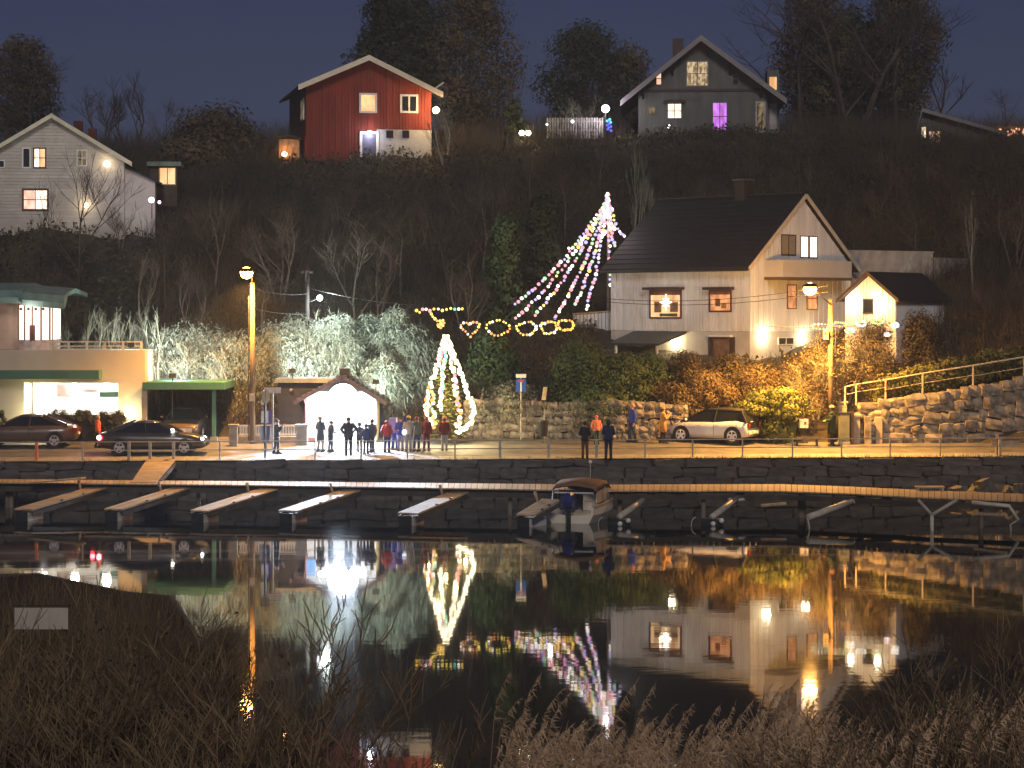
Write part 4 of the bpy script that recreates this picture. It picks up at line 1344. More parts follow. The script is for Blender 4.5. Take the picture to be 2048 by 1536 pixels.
# side and back walls, floor, front frame with wide opening
mb = MB()
mb.box(0, 0, 0, 0.45, 0.12, ze)
mb.box(KW - 0.18, 0, 0, KW, 0.12, ze)
mb.box(0.451, 0.002, 0, KW - 0.181, 0.118, 0.25)
mb.box(0, 0.121, 0, 0.12, KD, ze)
mb.box(KW - 0.12, 0.121, 0, KW, KD, ze)
mb.box(0.121, 1.5, 0, KW - 0.121, 1.62, ze)
mb.box(0.121, KD - 0.12, 0, KW - 0.121, KD, ze)
mb.prism([(0, 0.06, ze + 0.001), (KW, 0.06, ze + 0.001), (xa, 0.06, za - 0.05)], (0, 0, 0), (0, 0.1, 0))
mb.build('wall', M_kwhite, kio)
MB().box(0.02, -0.04, 0.0, 0.43, -0.003, 0.24).build('plinth', M_frame_red, kio)
MB().box(0.03, -0.03, ze - 0.95, 0.43, -0.003, ze - 0.12).build('blue_panel', mat('panel_blue', (0.22, 0.42, 0.72), 0.4), kio)
MB().box(0.0, 0.13, ze - 0.06, KW, 1.5, ze - 0.01).build('ceiling', M_kwhite, kio)
MB().box(0.5, 0.4, 0.0, KW - 0.2, 0.9, 0.95).build('counter', M_kwhite, kio)
sl = (za - ze) / xa; sr = (za - ze) / (KW - xa)
ovk = 0.5
for nm, (p0_, p1_) in (('l', ((-ovk, ze - sl * ovk), (xa, za))), ('r', ((xa, za), (KW + ovk, ze - sr * ovk)))):
    MB().prism([(p0_[0], -0.6, p0_[1] + 0.03), (p1_[0], -0.6, p1_[1] + 0.03), (p1_[0], -0.6, p1_[1] + 0.13), (p0_[0], -0.6, p0_[1] + 0.13)], (0, 0, 0), (0, KD + 0.9, 0)).build('roof', M_tile, kio)
    nn = 9
    for k in range(nn):
        t = (k + 0.5) / nn
        x = p0_[0] + (p1_[0] - p0_[0]) * t; z = p0_[1] + (p1_[1] - p0_[1]) * t
        MB().tube([(x, -0.62, z + 0.14), (x, KD + 0.3, z + 0.14)], 0.06, 6).build('tile_row', M_tile, kio)
    MB().bar((p0_[0], -0.63, p0_[1] + 0.07), (p1_[0], -0.63, p1_[1] + 0.07), 0.04, 0.18).build('fascia_board', mat('kiosk_fascia', (0.16, 0.12, 0.11), 0.6), kio)
MB().box(xa - 0.2, 0.4, za + 0.05, xa + 0.25, 1.0, za + 0.42).build('ridge_vent', M_dsteel, kio)
# arched side door
MB().tube([(-0.02, -0.05, 0.1), (-0.02, -0.05, 1.75), (-0.10, -0.05, 1.98), (-0.26, -0.05, 2.08)], 0.05, 6).build('door_arch', M_frame_red, kio)
# floodlight: wide LED panel under the gable
lampz = ze + 0.05
MB().disc((xa, -0.12, lampz - 0.1), (0, 1, 0), 0.74, 0.08, 28).build('floodlight', M_dsteel, kio)
MB().disc((xa, -0.175, lampz - 0.1), (0, 1, 0), 0.71, 0.02, 28).build('floodlight_panel', glow('flood_white', (0.86, 0.92, 1.0), 38), kio)
for sx in (-0.5, 0.5):
    MB().bar((xa + sx, -0.09, lampz + 0.0), (xa + sx, 0.05, lampz + 0.0), 0.05, 0.05).build('lamp_bracket', M_dsteel, kio)
area_light('flood_light', kio, (xa, -0.45, lampz - 0.1), (xa, -4.0, 0.0), (0.60, 0.76, 1.0), 4700, 1.2, 0.6, 85)
area_light('inside_light', kio, (KW / 2, 0.8, ze - 0.12), (KW / 2, 0.85, 0), (0.92, 0.96, 1.0), 900, 2.2, 0.9)
area_light('added_front_wash', kio, (xa, -0.55, ze - 0.05), (xa, 0.3, 0.6), (0.90, 0.95, 1.0), 1300, 2.4, 0.2)  # added fill that brightens the kiosk front, no fixture belongs to it

# dark store building left of the kiosk
sx0 = (556 - 1024) * 107.0 / F_PX; sx1 = (690 - 1024) * 107.0 / F_PX
sz = gz(sx0, 107.0) - 0.1
szt = CAM_H - (757 - Y_H) * 107.0 / F_PX - sz
sto = thing('dark_store', 'dark flat roofed store building behind and left of the lit kiosk', 'building', (sx0, 107.0, sz))
MB().box(0, 0, -0.3, sx1 - sx0, 4.0, szt - 0.2).build('wall', mat('slate_wall', (0.045, 0.047, 0.06), 0.8, 0.2), sto)
MB().box(-0.12, -0.15, szt - 0.199, sx1 - sx0 + 0.1, 4.1, szt).build('roof', mat('zinc_edge', (0.28, 0.32, 0.36), 0.5), sto)
MB().ball((0.62, -0.04, szt - 0.55), 0.09, 8, 5).build('round_vent', M_steel, sto)
# ------------------------------------------------------------------ street lamps
G_sod = glow('sodium_bulb', (1.0, 0.46, 0.09), 1500, True)
G_sod_weak = glow('sodium_bulb_weak', (1.0, 0.46, 0.09), 380, True)
def lamp_post(name, label, px, py_base_d, top_py, head, m_pole, r0=0.13, r1=0.10):
    x = (px - 1024) * py_base_d / F_PX
    z = gz(x, py_base_d) - 0.06
    t = thing(name, label, 'street lamp', (x, py_base_d, z), 0, 'orange street lamps by the road')
    h = CAM_H - (top_py - Y_H) * py_base_d / F_PX - z
    MB().tube([(0, 0, -0.3), (0, 0, h)], [r0, r1], 12).build('pole', m_pole, t, smooth=True)
    return t, h
# lamp 1
d1 = 104.6
l1, h1 = lamp_post('street_lamp', 'tall wooden street lamp glowing orange left of the kiosk', 505, d1, 566, None, M_pole)
hx = (493 - 1024) * (d1 - 0.5) / F_PX - l1.location.x
hzz = CAM_H - (545 - Y_H) * (d1 - 0.5) / F_PX - l1.location.z
MB().tube([(0, -0.02, h1 - 0.15), (0.0, -0.25, hzz - 0.02), (hx + 0.12, -0.48, hzz + 0.14)], 0.035, 7).build('bracket', M_dsteel, l1)
hd = MB().ball((hx, -0.5, hzz + 0.04), 0.34, 12, 4, (1, 1.1, 0.55), 0.0).build('lamp_head', M_dsteel, l1, smooth=True)
MB().ball((hx, -0.5, hzz - 0.02), 0.29, 12, 6, (1, 1, 0.95)).build('bulb', G_sod_weak, hd, smooth=True)
spot_light('sodium_beam', l1, (hx, -0.5, hzz - 0.36), (hx, -0.5, 0), SODIUM, 10000, 150, 0.45, 0.25)
MB().tube([(-0.17, -0.02, 0.1), (-0.17, -0.02, h1 - 0.6)], 0.025, 6).build('conduit', M_dsteel, l1)
MB().box(-0.12, -0.22, 1.95, 0.12, -0.13, 2.3).build('fuse_box', M_conc, l1)
# lamp 2
d2 = 106.1
l2, h2 = lamp_post('street_lamp', 'orange glowing street lamp on a wooden pole in front of the white house', 1661, d2, 598, None, M_pole, 0.14, 0.11)
dh = 104.2
hx = (1620 - 1024) * dh / F_PX - l2.location.x
hzz = CAM_H - (577 - Y_H) * dh / F_PX - l2.location.z
hy = dh - d2
MB().tube([(0, -0.1, h2 - 0.25), (hx * 0.5, hy * 0.5, h2 + 0.15), (hx + 0.05, hy + 0.05, hzz + 0.22)], 0.035, 7).build('bracket', M_dsteel, l2)
hd = MB().ball((hx, hy, hzz + 0.06), 0.36, 12, 4, (1, 1.1, 0.55), 0.0).build('lamp_head', M_dsteel, l2, smooth=True)
MB().ball((hx, hy, hzz - 0.02), 0.31, 12, 6, (1, 1, 0.95)).build('bulb', G_sod, hd, smooth=True)
spot_light('sodium_beam', l2, (hx, hy, hzz - 0.38), (hx, hy, 0), SODIUM, 14000, 150, 0.45, 0.25)
zb = CAM_H - (668 - Y_H) * d2 / F_PX - l2.location.z
MB().box(-0.36, -0.3, zb - 0.25, -0.13, -0.1, zb + 0.22).build('junction_box', mat('ochre_box', (0.5, 0.38, 0.2), 0.6), l2)
MB().tube([(0.20, -0.05, zb - 0.9), (0.24, -0.05, zb), (0.20, -0.05, zb + 0.6)], 0.025, 6).build('conduit', M_dsteel, l2)

# dark telegraph pole with a small white lamp on an arm above the floodlit bushes
d3 = 110.5
x = (614 - 1024) * d3 / F_PX
zb = hz(x, d3)
tp = thing('telegraph_pole', 'dark telegraph pole among the floodlit bushes with a small white lamp on an arm', 'utility pole', (x, d3, zb))
zt = CAM_H - (526 - Y_H) * d3 / F_PX - zb
MB().tube([(0, 0, -1), (0, 0, zt)], [0.15, 0.11], 10).build('pole', mat('old_pole_wood', (0.035, 0.03, 0.027), 0.9, 0.3), tp, smooth=True)
xa_ = (640 - 1024) * d3 / F_PX - x
za_ = CAM_H - (596 - Y_H) * d3 / F_PX - zb
MB().tube([(0, 0, za_ - 0.2), (xa_ * 0.5, -0.05, za_ - 0.12), (xa_, -0.1, za_ + 0.05)], 0.035, 6).build('arm', M_dsteel, tp)
MB().ball((xa_, -0.12, za_), 0.15, 10, 6).build('lamp', glow('arm_lamp_white', (0.95, 0.93, 1.0), 10), tp, smooth=True)
point_light('arm_light', tp, (xa_ + 0.35, -0.6, za_ - 0.2), (0.80, 0.95, 0.92), 900, 0.2)
MB().box(0.12, -0.14, za_ - 2.2, 0.42, 0.14, za_ - 1.0).build('transformer', M_dsteel, tp)
for zz_ in (zt - 0.45,):
    MB().bar((-0.28, 0, zz_), (0.28, 0, zz_), 0.09, 0.09).build('cross_arm', mat('old_pole_wood', (0.10, 0.085, 0.075), 0.85), tp)

# floodlights aimed up the slope from behind the kiosk, the carport and the roof terrace
for (px, py, d, aim, pw, lab, col) in ((585, 742, 107.2, (-7, 114, 7.5), 2500, 'small floodlight on the dark store roof aimed at the bushes', (0.82, 0.95, 0.90)),
                                  (345, 752, 106.2, (-15, 113, 6.5), 2700, 'floodlight behind the carport aimed at the bare bushes', (0.82, 0.94, 0.92)),
                                  (262, 690, 106.6, (-19.5, 113, 7.5), 1050, 'floodlight on the roof terrace aimed at the birch stems', (0.80, 0.94, 0.92)),
                                  (752, 764, 106.0, (-5.2, 112.5, 7.0), 1900, 'floodlight beside the kiosk roof aimed at the evergreen shrubs', (0.82, 0.97, 0.88))):
    p = at(px, py, d)
    t = thing('floodlight', lab, 'floodlight', (p.x, p.y, p.z), 0, 'floodlights aimed at the slope')
    gzb = hz(p.x, p.y) if px != 585 else sto.location.z + szt
    if px == 262: gzb = p.z - 0.1
    if px == 752: gzb = gz(p.x, p.y) - 0.06
    MB().tube([(0, 0, min(-0.12, gzb - p.z - 0.02)), (0, 0, -0.08)], 0.03, 6).build('stake', M_dsteel, t)
    MB().box(-0.16, -0.06, -0.09, 0.16, 0.05, 0.12).build('housing', M_dsteel, t)
    spot_light('flood_beam', t, (0, 0.12, 0.05), Vector(aim) - p, col, pw, 115, 0.6, 0.12)

# ------------------------------------------------------------------ flagpole with strings of coloured bulbs
fd = 121.5
fx = (1217 - 1024) * fd / F_PX
fb_ = hz(fx, fd)
ft = CAM_H - (392 - Y_H) * fd / F_PX
fp = thing('flagpole', 'tall pale flagpole lit by strings of bulbs left of the white house', 'flagpole', (fx, fd, fb_))
MB().tube([(0, 0, -0.6), (0, 0, ft - fb_)], [0.11, 0.06], 10).build('pole', mat('flagpole_paint', (0.62, 0.50, 0.40), 0.5, 0.1), fp, smooth=True)
MB().ball((0, 0, ft - fb_ + 0.06), 0.09, 10, 6).build('finial', glow('finial_pink', (1.0, 0.35, 0.3), 2.0), fp, smooth=True)
GB = {
 'white': glow('bulb_white', (1.0, 0.88, 0.76), 3.2), 'pink': glow('bulb_pink', (1.0, 0.36, 0.42), 1.9), 'lilac': glow('bulb_lilac', (0.62, 0.52, 1.0), 1.6),
 'green': glow('bulb_green', (0.62, 1.0, 0.55), 1.4), 'yellow': glow('bulb_yellow', (1.0, 0.76, 0.16), 2.5), 'orange': glow('bulb_orange', (1.0, 0.40, 0.12), 2.1),
 'gold': glow('bulb_gold', (1.0, 0.66, 0.10), 2.3), 'teal': glow('bulb_teal', (0.25, 1.0, 0.72), 1.3), 'warm': glow('bulb_warmwhite', (1.0, 0.84, 0.52), 4.5)}
BULB = {}
for k, m in GB.items():
    o = MB().ball((0, 0, 0), 1.0, 8, 5).build('bulb', m, None, smooth=True)
    BULB[k] = o.data
    bpy.data.objects.remove(o)
M_wire = mat('wire_black', (0.03, 0.03, 0.03), 0.6, 0.1)
def light_string(name, label, pts, n, palette, r, group, wire=0.012, gap=None, cat='light string', jit=0.0):
    """wire through pts (polyline) with n bulbs along it"""
    pts = [Vector(p) for p in pts]
    o = pts[0]
    t = thing(name, label, cat, o, 0, group)
    MB().tube([p - o for p in pts], wire, 5).build('wire', M_wire, t)
    L = [(b - a).length for a, b in zip(pts[:-1], pts[1:])]
    tot = sum(L)
    for k in range(n):
        s = tot * (k + 0.5) / n
        if gap and gap[0] < (k + 0.5) / n < gap[1]:
            continue
        i = 0
        while i < len(L) - 1 and s > L[i]:
            s -= L[i]; i += 1
        p = pts[i].lerp(pts[i + 1], s / max(L[i], 1e-6)) + Vector((rnd.uniform(-jit, jit), rnd.uniform(-jit, jit), rnd.uniform(-jit, jit)))
        rr = r * rnd.uniform(0.75, 1.2)
        link_mesh('bulb', BULB[palette[k] if len(palette) >= n else palette[int(rnd.random() * len(palette)) % len(palette)]], t, p - o, (0, 0, 0), (rr, rr, rr))
    return t
top = Vector((fx, fd, ft - 0.1))
ends = [((1028, 612), 115.5, 32), ((1030, 640), 113.0, 34), ((1068, 632), 114.5, 33), ((1108, 640), 112.8, 34), ((1150, 612), 117.0, 30), ((1172, 622), 118.5, 28), ((1135, 498), 124.0, 15), ((1252, 474), 124.5, 11), ((1230, 494), 120.0, 13), ((1222, 575), 119.5, 16)]
labs = ['lowest reaching and leftmost string of coloured bulbs from the flagpole', 'second string of coloured bulbs from the left on the flagpole, ending at the heart garlands', 'third string of coloured bulbs from the left on the flagpole', 'fourth string of coloured bulbs from the left, ending over the right garlands',
        'steep string of coloured bulbs left of the flagpole', 'steepest string of coloured bulbs close beside the flagpole', 'short string of coloured bulbs that fades into the hillside trees', 'short string of coloured bulbs right of the flagpole reaching the roof edge', 'string of coloured bulbs dropping behind the white house roof', 'faint string of bulbs hanging along the flagpole']
pal = ['white', 'white', 'pink', 'lilac', 'green', 'yellow', 'white', 'pink', 'lilac']
for i, ((px, py), d, n) in enumerate(ends):
    e = at(px, py, d)
    pts = []
    for k in range(9):
        t = k / 8
        p = top.lerp(e, t)
        p.z -= 0.55 * math.sin(PI * t)
        pts.append(p)
    light_string('light_string', labs[i], pts, n, pal, 0.088, 'strings of coloured bulbs on the flagpole', 0.010, jit=0.05)
# dense cluster at the pole top
cl = light_string('light_cluster', 'dense bright cluster of white bulbs at the top of the flagpole', [top + Vector((0.02, -0.1, 0.15)), top + Vector((-0.15, -0.15, -0.5)), top + Vector((0.2, -0.1, -0.8)), top + Vector((-0.45, -0.2, -1.2)), top + Vector((0.25, -0.1, -1.6)), top + Vector((-0.4, -0.2, -1.9))],
                  34, ['white', 'white', 'white', 'pink'], 0.11, 'strings of coloured bulbs on the flagpole', 0.012, jit=0.14)
point_light('cluster_light', cl, (-0.2, -0.5, -0.8), (1.0, 0.85, 0.8), 110, 0.1)
point_light('string_light_low', cl, (at(1100, 600, 114.0) - top), (1.0, 0.85, 0.8), 60, 0.1)

# heart and loop garlands across the road, hung on a cable from the dark mast
gd = 106.0
def loop(cx, cy, w, h, kind, d=gd):
    pts = []
    for k in range(17):
        a = PI / 2 + 2 * PI * k / 16
        if kind == 'heart':
            s = a - PI / 2
            px = cx + w * 0.5 * (math.sin(s) ** 3)
            py = cy - h * 0.5 * ((13 * math.cos(s) - 5 * math.cos(2 * s) - 2 * math.cos(3 * s) - math.cos(4 * s)) / 15.0)
        else:
            px = cx + w * 0.5 * math.cos(a); py = cy - h * 0.5 * (math.sin(a) * (0.62 if math.sin(a) > 0 else 1.0) + 0.10 * math.sin(3 * a + cx))
        pts.append(at(px, py, d))
    return pts
gar = [(940, 656, 40, 30, 'heart', ['orange', 'white', 'yellow', 'orange'], 'leftmost heart shaped light garland above the decorated spruce'),
       (996, 653, 48, 34, 'loop', ['yellow', 'gold', 'white', 'yellow', 'orange'], 'large yellow ring shaped light garland, second from the spruce'),
       (1053, 654, 42, 30, 'loop', ['yellow', 'white', 'orange', 'yellow'], 'yellow ring shaped light garland, third from the spruce'),
       (1098, 653, 32, 30, 'loop', ['orange', 'white', 'yellow', 'gold'], 'narrow orange and white ring garland, fourth from the spruce'),
       (1131, 648, 32, 26, 'loop', ['gold', 'yellow', 'orange'], 'golden ring garland nearest to the terrace fence')]
for i, (cx_, cy_, w_, h_, k_, pal_, lab_) in enumerate(gar):
    light_string('light_garland', lab_, loop(cx_, cy_, w_, h_, k_, gd + 0.3 * i), 17, pal_, 0.062, 'ring and heart light garlands over the road', 0.014, jit=0.03, cat='garland')
gl_pts = [(830, 618), (838, 626), (848, 616), (858, 622), (868, 618), (878, 618), (885, 621), (896, 618), (905, 616), (912, 620), (924, 616), (925, 622)]
light_string('light_garland', 'coloured light garland with a green bulb highest over the decorated spruce', [at(a, b, gd - 0.3) for a, b in gl_pts], 13, ['gold', 'gold', 'pink', 'white', 'pink', 'gold', 'white', 'yellow', 'gold', 'yellow', 'teal', 'white', 'gold'], 0.075, 'ring and heart light garlands over the road', 0.014, cat='garland')
gl_pts = [(858, 620), (866, 634), (876, 643), (888, 640), (882, 648), (874, 650), (880, 656), (888, 650), (888, 643)]
light_string('light_garland', 'small yellow and orange light garland just above the spruce tip', [at(a, b, gd - 0.2) for a, b in gl_pts], 14, ['yellow', 'orange', 'gold'], 0.062, 'ring and heart light garlands over the road', 0.014, cat='garland')
right_g = [(1640, 652, 34, 14, ['yellow', 'green', 'white'], 'yellow light garland just left of the wooden lamp pole'),
           (1679, 648, 26, 10, ['green', 'yellow', 'pink'], 'small green and pink light garland right of the wooden lamp pole'),
           (1722, 646, 20, 12, ['yellow', 'green', 'white'], 'round yellow light garland below the white garden shed'),
           (1755, 643, 22, 9, ['green', 'yellow'], 'slim light garland below the right lamp of the shed'),
           (1790, 650, 14, 9, ['green', 'white'], 'small light garland furthest right below the shed'),
           (1699, 661, 18, 8, ['white', 'yellow'], 'white tilted light garland in the orange bush'),
           (1774, 668, 10, 6, ['pink', 'white'], 'tiny pinkish light garland over the hedge')]
for i, (cx_, cy_, w_, h_, pal_, lab_) in enumerate(right_g):
    light_string('light_garland', lab_, loop(cx_, cy_, w_, h_, 'loop', 105.6), 11, pal_, 0.05, 'ring and heart light garlands over the road', 0.010, cat='garland')
light_string('light_garland', 'vertical white light garland on the corner of the white house', [at(1622, 682, 117.0), at(1620, 698, 117.0), at(1623, 712, 117.0)], 8, ['white', 'green'], 0.10, 'ring and heart light garlands over the road', 0.012, cat='garland')

def cable(label, a, b, sag, r=0.014, n=10, group='overhead cables'):
    pts = []
    for k in range(n + 1):
        t = k / n
        p = Vector(a).lerp(Vector(b), t)
        p.z -= sag * 4 * t * (1 - t)
        pts.append(p)
    return tag(MB().tube(pts, r, 5).build('overhead_cable', M_wire), label, 'cable', group)
cable('thin cable carrying the ring garlands from the spruce to the terrace fence', at(858, 641, gd), at(1150, 634, 112), 0.1, 0.018)
cable('cable carrying the small garlands through the wooden lamp pole', at(1530, 652, 106), at(1800, 645, 106), 0.12, 0.014)
cable('upper of the two cables crossing the white house front', at(1205, 597, 110), at(1655, 572, 105), 0.35)
cable('lower of the two cables crossing the white house front', at(1205, 603, 110), at(1655, 584, 105), 0.35)
cable('cable running from the left street lamp towards the telegraph pole', at(505, 575, 104.6), at(614, 588, 110.5), 0.15)
cable('lower cable from the left street lamp to the telegraph pole', at(505, 617, 104.6), at(614, 628, 110.5), 0.1)
cable('faint cable from the telegraph pole to the ring garlands', at(614, 575, 110.5), at(930, 610, 106), 0.3)

# ------------------------------------------------------------------ decorated spruce
td = 105.3
tx = (891 - 1024) * td / F_PX
tz = gz(tx, td) - 0.06
th = CAM_H - (668 - Y_H) * td / F_PX - tz
spr = thing('christmas_spruce', 'slim spruce wrapped in dazzling light strings between the crowd and the rubble wall', 'christmas tree', (tx, td, tz))
MB().tube([(0, 0, -0.2), (0, 0, th - 0.1)], [0.10, 0.02], 8).build('trunk', mat('spruce_bark', (0.10, 0.07, 0.05), 0.9, 0.3), spr, smooth=True)
def spruce_needles(h, rmax, tiers, per, low=0.45):
    out = []
    for t in range(tiers):
        f = t / (tiers - 1)
        z = low + (h - low) * f
        rr = rmax * (1 - f) ** 0.85 + 0.06
        for b in range(per):
            a = 2 * PI * (b + rnd.random() * 0.6) / per + t
            ln = rr * rnd.uniform(0.75, 1.05)
            n = max(3, int(ln / 0.09))
            for k in range(n):
                s = (k + 0.5) / n
                p = Vector((math.cos(a) * ln * s, math.sin(a) * ln * s, z - 0.35 * ln * s + 0.15 * ln * s * s))
                for q in range(3):
                    dvec = Vector((math.cos(a + rnd.uniform(-1.2, 1.2)), math.sin(a + rnd.uniform(-1.2, 1.2)), rnd.uniform(-0.5, 0.3))) * rnd.uniform(0.10, 0.2)
                    sd = Vector((-math.sin(a), math.cos(a), rnd.uniform(-0.6, 0.6))) * 0.035
                    out += [p - sd, p + sd, p + dvec]
    return np.array([tuple(v) for v in out])
M_spruce = leafmat('spruce_needles', (0.055, 0.060, 0.022), (0.09, 0.085, 0.03))
np_mesh('crown', spruce_needles(th, 1.15, 30, 17), 3, M_spruce, spr)
def on_tree(px, py, dd=-1.0):
    f = min(1, max(0, (py - 668) / 200.0))
    rr = 0.06 + 1.0 * f ** 0.8
    x = (px - 891) * td / F_PX
    y = -math.sqrt(max(0.02, (rr * 1.05) ** 2 - min(x * x, (rr * 1.04) ** 2)))
    z = CAM_H - (py - Y_H) * (td + y) / F_PX
    return Vector((tx + x, td + y, z))
strs = [([(891, 670), (884, 695), (878, 720), (868, 752), (861, 770), (856, 790), (853, 812), (856, 832), (868, 846)], 60, ['warm', 'warm', 'warm', 'orange'], 'outermost light string down the left flank of the spruce'),
        ([(891, 672), (892, 700), (889, 725), (886, 748), (884, 770), (882, 790), (881, 812), (880, 822)], 50, ['warm', 'warm', 'teal', 'green', 'warm'], 'light string with teal bulbs down the middle of the spruce'),
        ([(892, 672), (900, 700), (905, 730), (909, 756), (912, 780), (916, 805), (922, 826), (920, 842), (912, 852)], 56, ['warm', 'warm', 'orange', 'warm', 'pink'], 'light string right of the middle of the spruce'),
        ([(893, 672), (908, 708), (918, 738), (928, 762), (937, 790), (947, 806), (947, 826), (943, 845), (928, 858), (914, 865)], 66, ['warm', 'warm', 'warm'], 'outermost light string sweeping round the right flank of the spruce'),
        ([(889, 690), (897, 694), (888, 702), (880, 712), (876, 730)], 22, ['warm', 'pink', 'white'], 'short bright light string near the spruce tip'),
        ([(866, 782), (868, 800), (862, 815), (868, 828), (872, 842), (866, 856)], 18, ['yellow', 'green', 'orange', 'white'], 'sparse coloured light string low on the left of the spruce')]
for pts_, n_, pal_, lab_ in strs:
    pp_ = [on_tree(a, b) for a, b in pts_]
    s_ = light_string('tree_light_string', lab_, pp_, n_, pal_, 0.088, 'light strings on the spruce', 0.012, jit=0.07)
point_light('tree_light', spr, (-0.75, -1.25, 1.3), (1.0, 0.78, 0.36), 330, 0.09)
point_light('tree_light', spr, (0.05, -1.3, 1.9), (1.0, 0.78, 0.36), 260, 0.09)
point_light('tree_light', spr, (0.95, -1.0, 1.2), (1.0, 0.78, 0.36), 330, 0.09)
point_light('tree_light', spr, (0.5, -1.0, 2.4), (1.0, 0.78, 0.36), 240, 0.09)
point_light('tree_light', spr, (-0.3, -0.8, 3.3), (1.0, 0.78, 0.36), 240, 0.09)

# ------------------------------------------------------------------ signs and small street furniture
M_signback = mat('sign_back', (0.10, 0.09, 0.11), 0.5, 0.1)
p = gp(527, 921); p.y = yq(p.x) + 0.5; p.z = gz(p.x, p.y)
s = thing('traffic_sign', 'round traffic sign seen from behind on a dark post at the quay edge', 'traffic sign', p)
hh = (921 - 783) * p.y / F_PX
MB().tube([(0, 0, 0), (0, 0, hh)], 0.045, 8).build('post', M_dsteel, s)
MB().disc((0.02, 0.0, hh - 0.30), (0.85, -0.5, 0), 0.30, 0.03, 20).build('disc', M_signback, s, smooth=False)
p = gp(545, 899)
s = thing('street_sign', 'white street name sign on a pale post beside the picket fence', 'street sign', p)
hh = (899 - 782) * p.y / F_PX
MB().tube([(0, 0, 0), (0, 0, hh)], 0.05, 8).build('post', M_steel, s)
MB().box(-0.38, -0.06, hh - 0.10, 0.38, -0.03, hh + 0.16).build('name_plate', mat('sign_cream', (0.66, 0.58, 0.55), 0.5), s)
MB().box(-0.50, -0.10, hh - 0.62, -0.32, -0.07, hh - 0.02).build('side_plate', M_white, s)
MB().box(-0.50, -0.08, hh - 1.42, -0.18, -0.05, hh - 0.90).build('notice_board', mat('notice_white', (0.75, 0.77, 0.82), 0.4), s)
MB().box(-0.50, -0.05, hh - 1.47, -0.02, -0.01, hh - 0.86).build('notice_frame', mat('notice_blue', (0.12, 0.10, 0.35), 0.5), s)
# no through road sign: blue plate with a white T, white plate above
p = at(1042, 838, 106.2); p.z = gz(p.x, p.y) - 0.06
s = thing('no_through_road_sign', 'blue no through road sign with a small white plate on top by the rubble wall', 'traffic sign', p)
hz_ = lambda py: CAM_H - (py - Y_H) * p.y / F_PX - p.z
MB().tube([(0, 0, 0), (0, 0, hz_(748))], 0.035, 8).build('post', M_steel, s)
MB().box(-0.24, -0.07, hz_(784), 0.24, -0.045, hz_(758)).build('blue_plate', mat('sign_blue', (0.03, 0.10, 0.42), 0.4, 0.05), s)
MB().box(-0.035, -0.078, hz_(783), 0.035, -0.0705, hz_(764)).build('white_stem', M_white, s)
MB().box(-0.13, -0.078, hz_(763.8), 0.13, -0.0705, hz_(760)).build('red_bar', mat('sign_red', (0.55, 0.06, 0.05), 0.4, 0.05), s)
MB().box(-0.24, -0.07, hz_(755.5), 0.24, -0.045, hz_(748)).build('top_plate', M_white, s)
p = at(1088, 842, 105.9); p.z = gz(p.x, p.y) - 0.06
s = thing('notice_sign', 'small tilted pale notice on a thin post above the litter bin', 'sign', p)
MB().tube([(0, 0, 0), (0.02, 0, 1.5)], 0.03, 7).build('post', M_steel, s)
MB().prism([(-0.12, -0.05, hz_(800)), (0.08, -0.05, hz_(800)), (0.16, -0.05, hz_(774)), (-0.03, -0.05, hz_(774))], (0, 0, 0), (0, 0.03, 0)).build('plate', mat('notice_tan', (0.62, 0.46, 0.28), 0.5), s)
def bin_(label, px, py, h, r, m, lid=True):
    p = gp(px, py); p.z -= 0.06 if p.y > yq(p.x) + 1.3 else 0
    b = thing('litter_bin', label, 'litter bin', p, 0, 'litter bins')
    MB().loft([[(math.cos(2 * PI * k / 12) * r * s_, math.sin(2 * PI * k / 12) * r * s_, z) for k in range(12)] for s_, z in ((0.82, 0.35), (0.95, 0.7), (1.0, h))]).build('body', m, b, smooth=False)
    MB().disc((0, 0, h + 0.03), (0, 0, 1), r * 1.08, 0.05, 14).build('rim', M_dsteel, b)
    MB().tube([(0, r * 0.8, 0), (0, r * 0.8, h + 0.1)], 0.035, 6).build('post', M_dsteel, b)
bin_('dark litter bin on a post left of the two people at the railing', 1086, 885, 1.02, 0.24, M_black)
bin_('dark litter bin beside the street name sign', 531, 898, 1.05, 0.26, mat('bin_violet', (0.07, 0.06, 0.10), 0.6))

# gate pillars with white picket panels left of the kiosk
M_pillar = mat('pillar_stone', (0.30, 0.27, 0.22), 0.85, 0.25, 3.0, bump=0.3)
def pillar(label, px, pyb, pyt, w, m=M_pillar, cap=True, d=None):
    p = gp(px, pyb) if d is None else at(px, pyb, d)
    if d: p.z = gz(p.x, p.y)
    p.z -= 0.06
    hh = (pyb - pyt) * p.y / F_PX
    t = thing('gate_pillar', label, 'pillar', p)
    MB().box(-w / 2, -w / 2, -0.1, w / 2, w / 2, hh - 0.09).build('shaft', m, t)
    if cap:
        MB().box(-w / 2 - 0.05, -w / 2 - 0.05, hh - 0.0895, w / 2 + 0.05, w / 2 + 0.05, hh).build('cap', M_conc, t)
    return t
pillar('ochre stone pillar at the left end of the white picket panels', 467, 889, 846, 0.36)
pillar('grey stone pillar between the white picket panels and the kiosk', 604, 887, 846, 0.50)
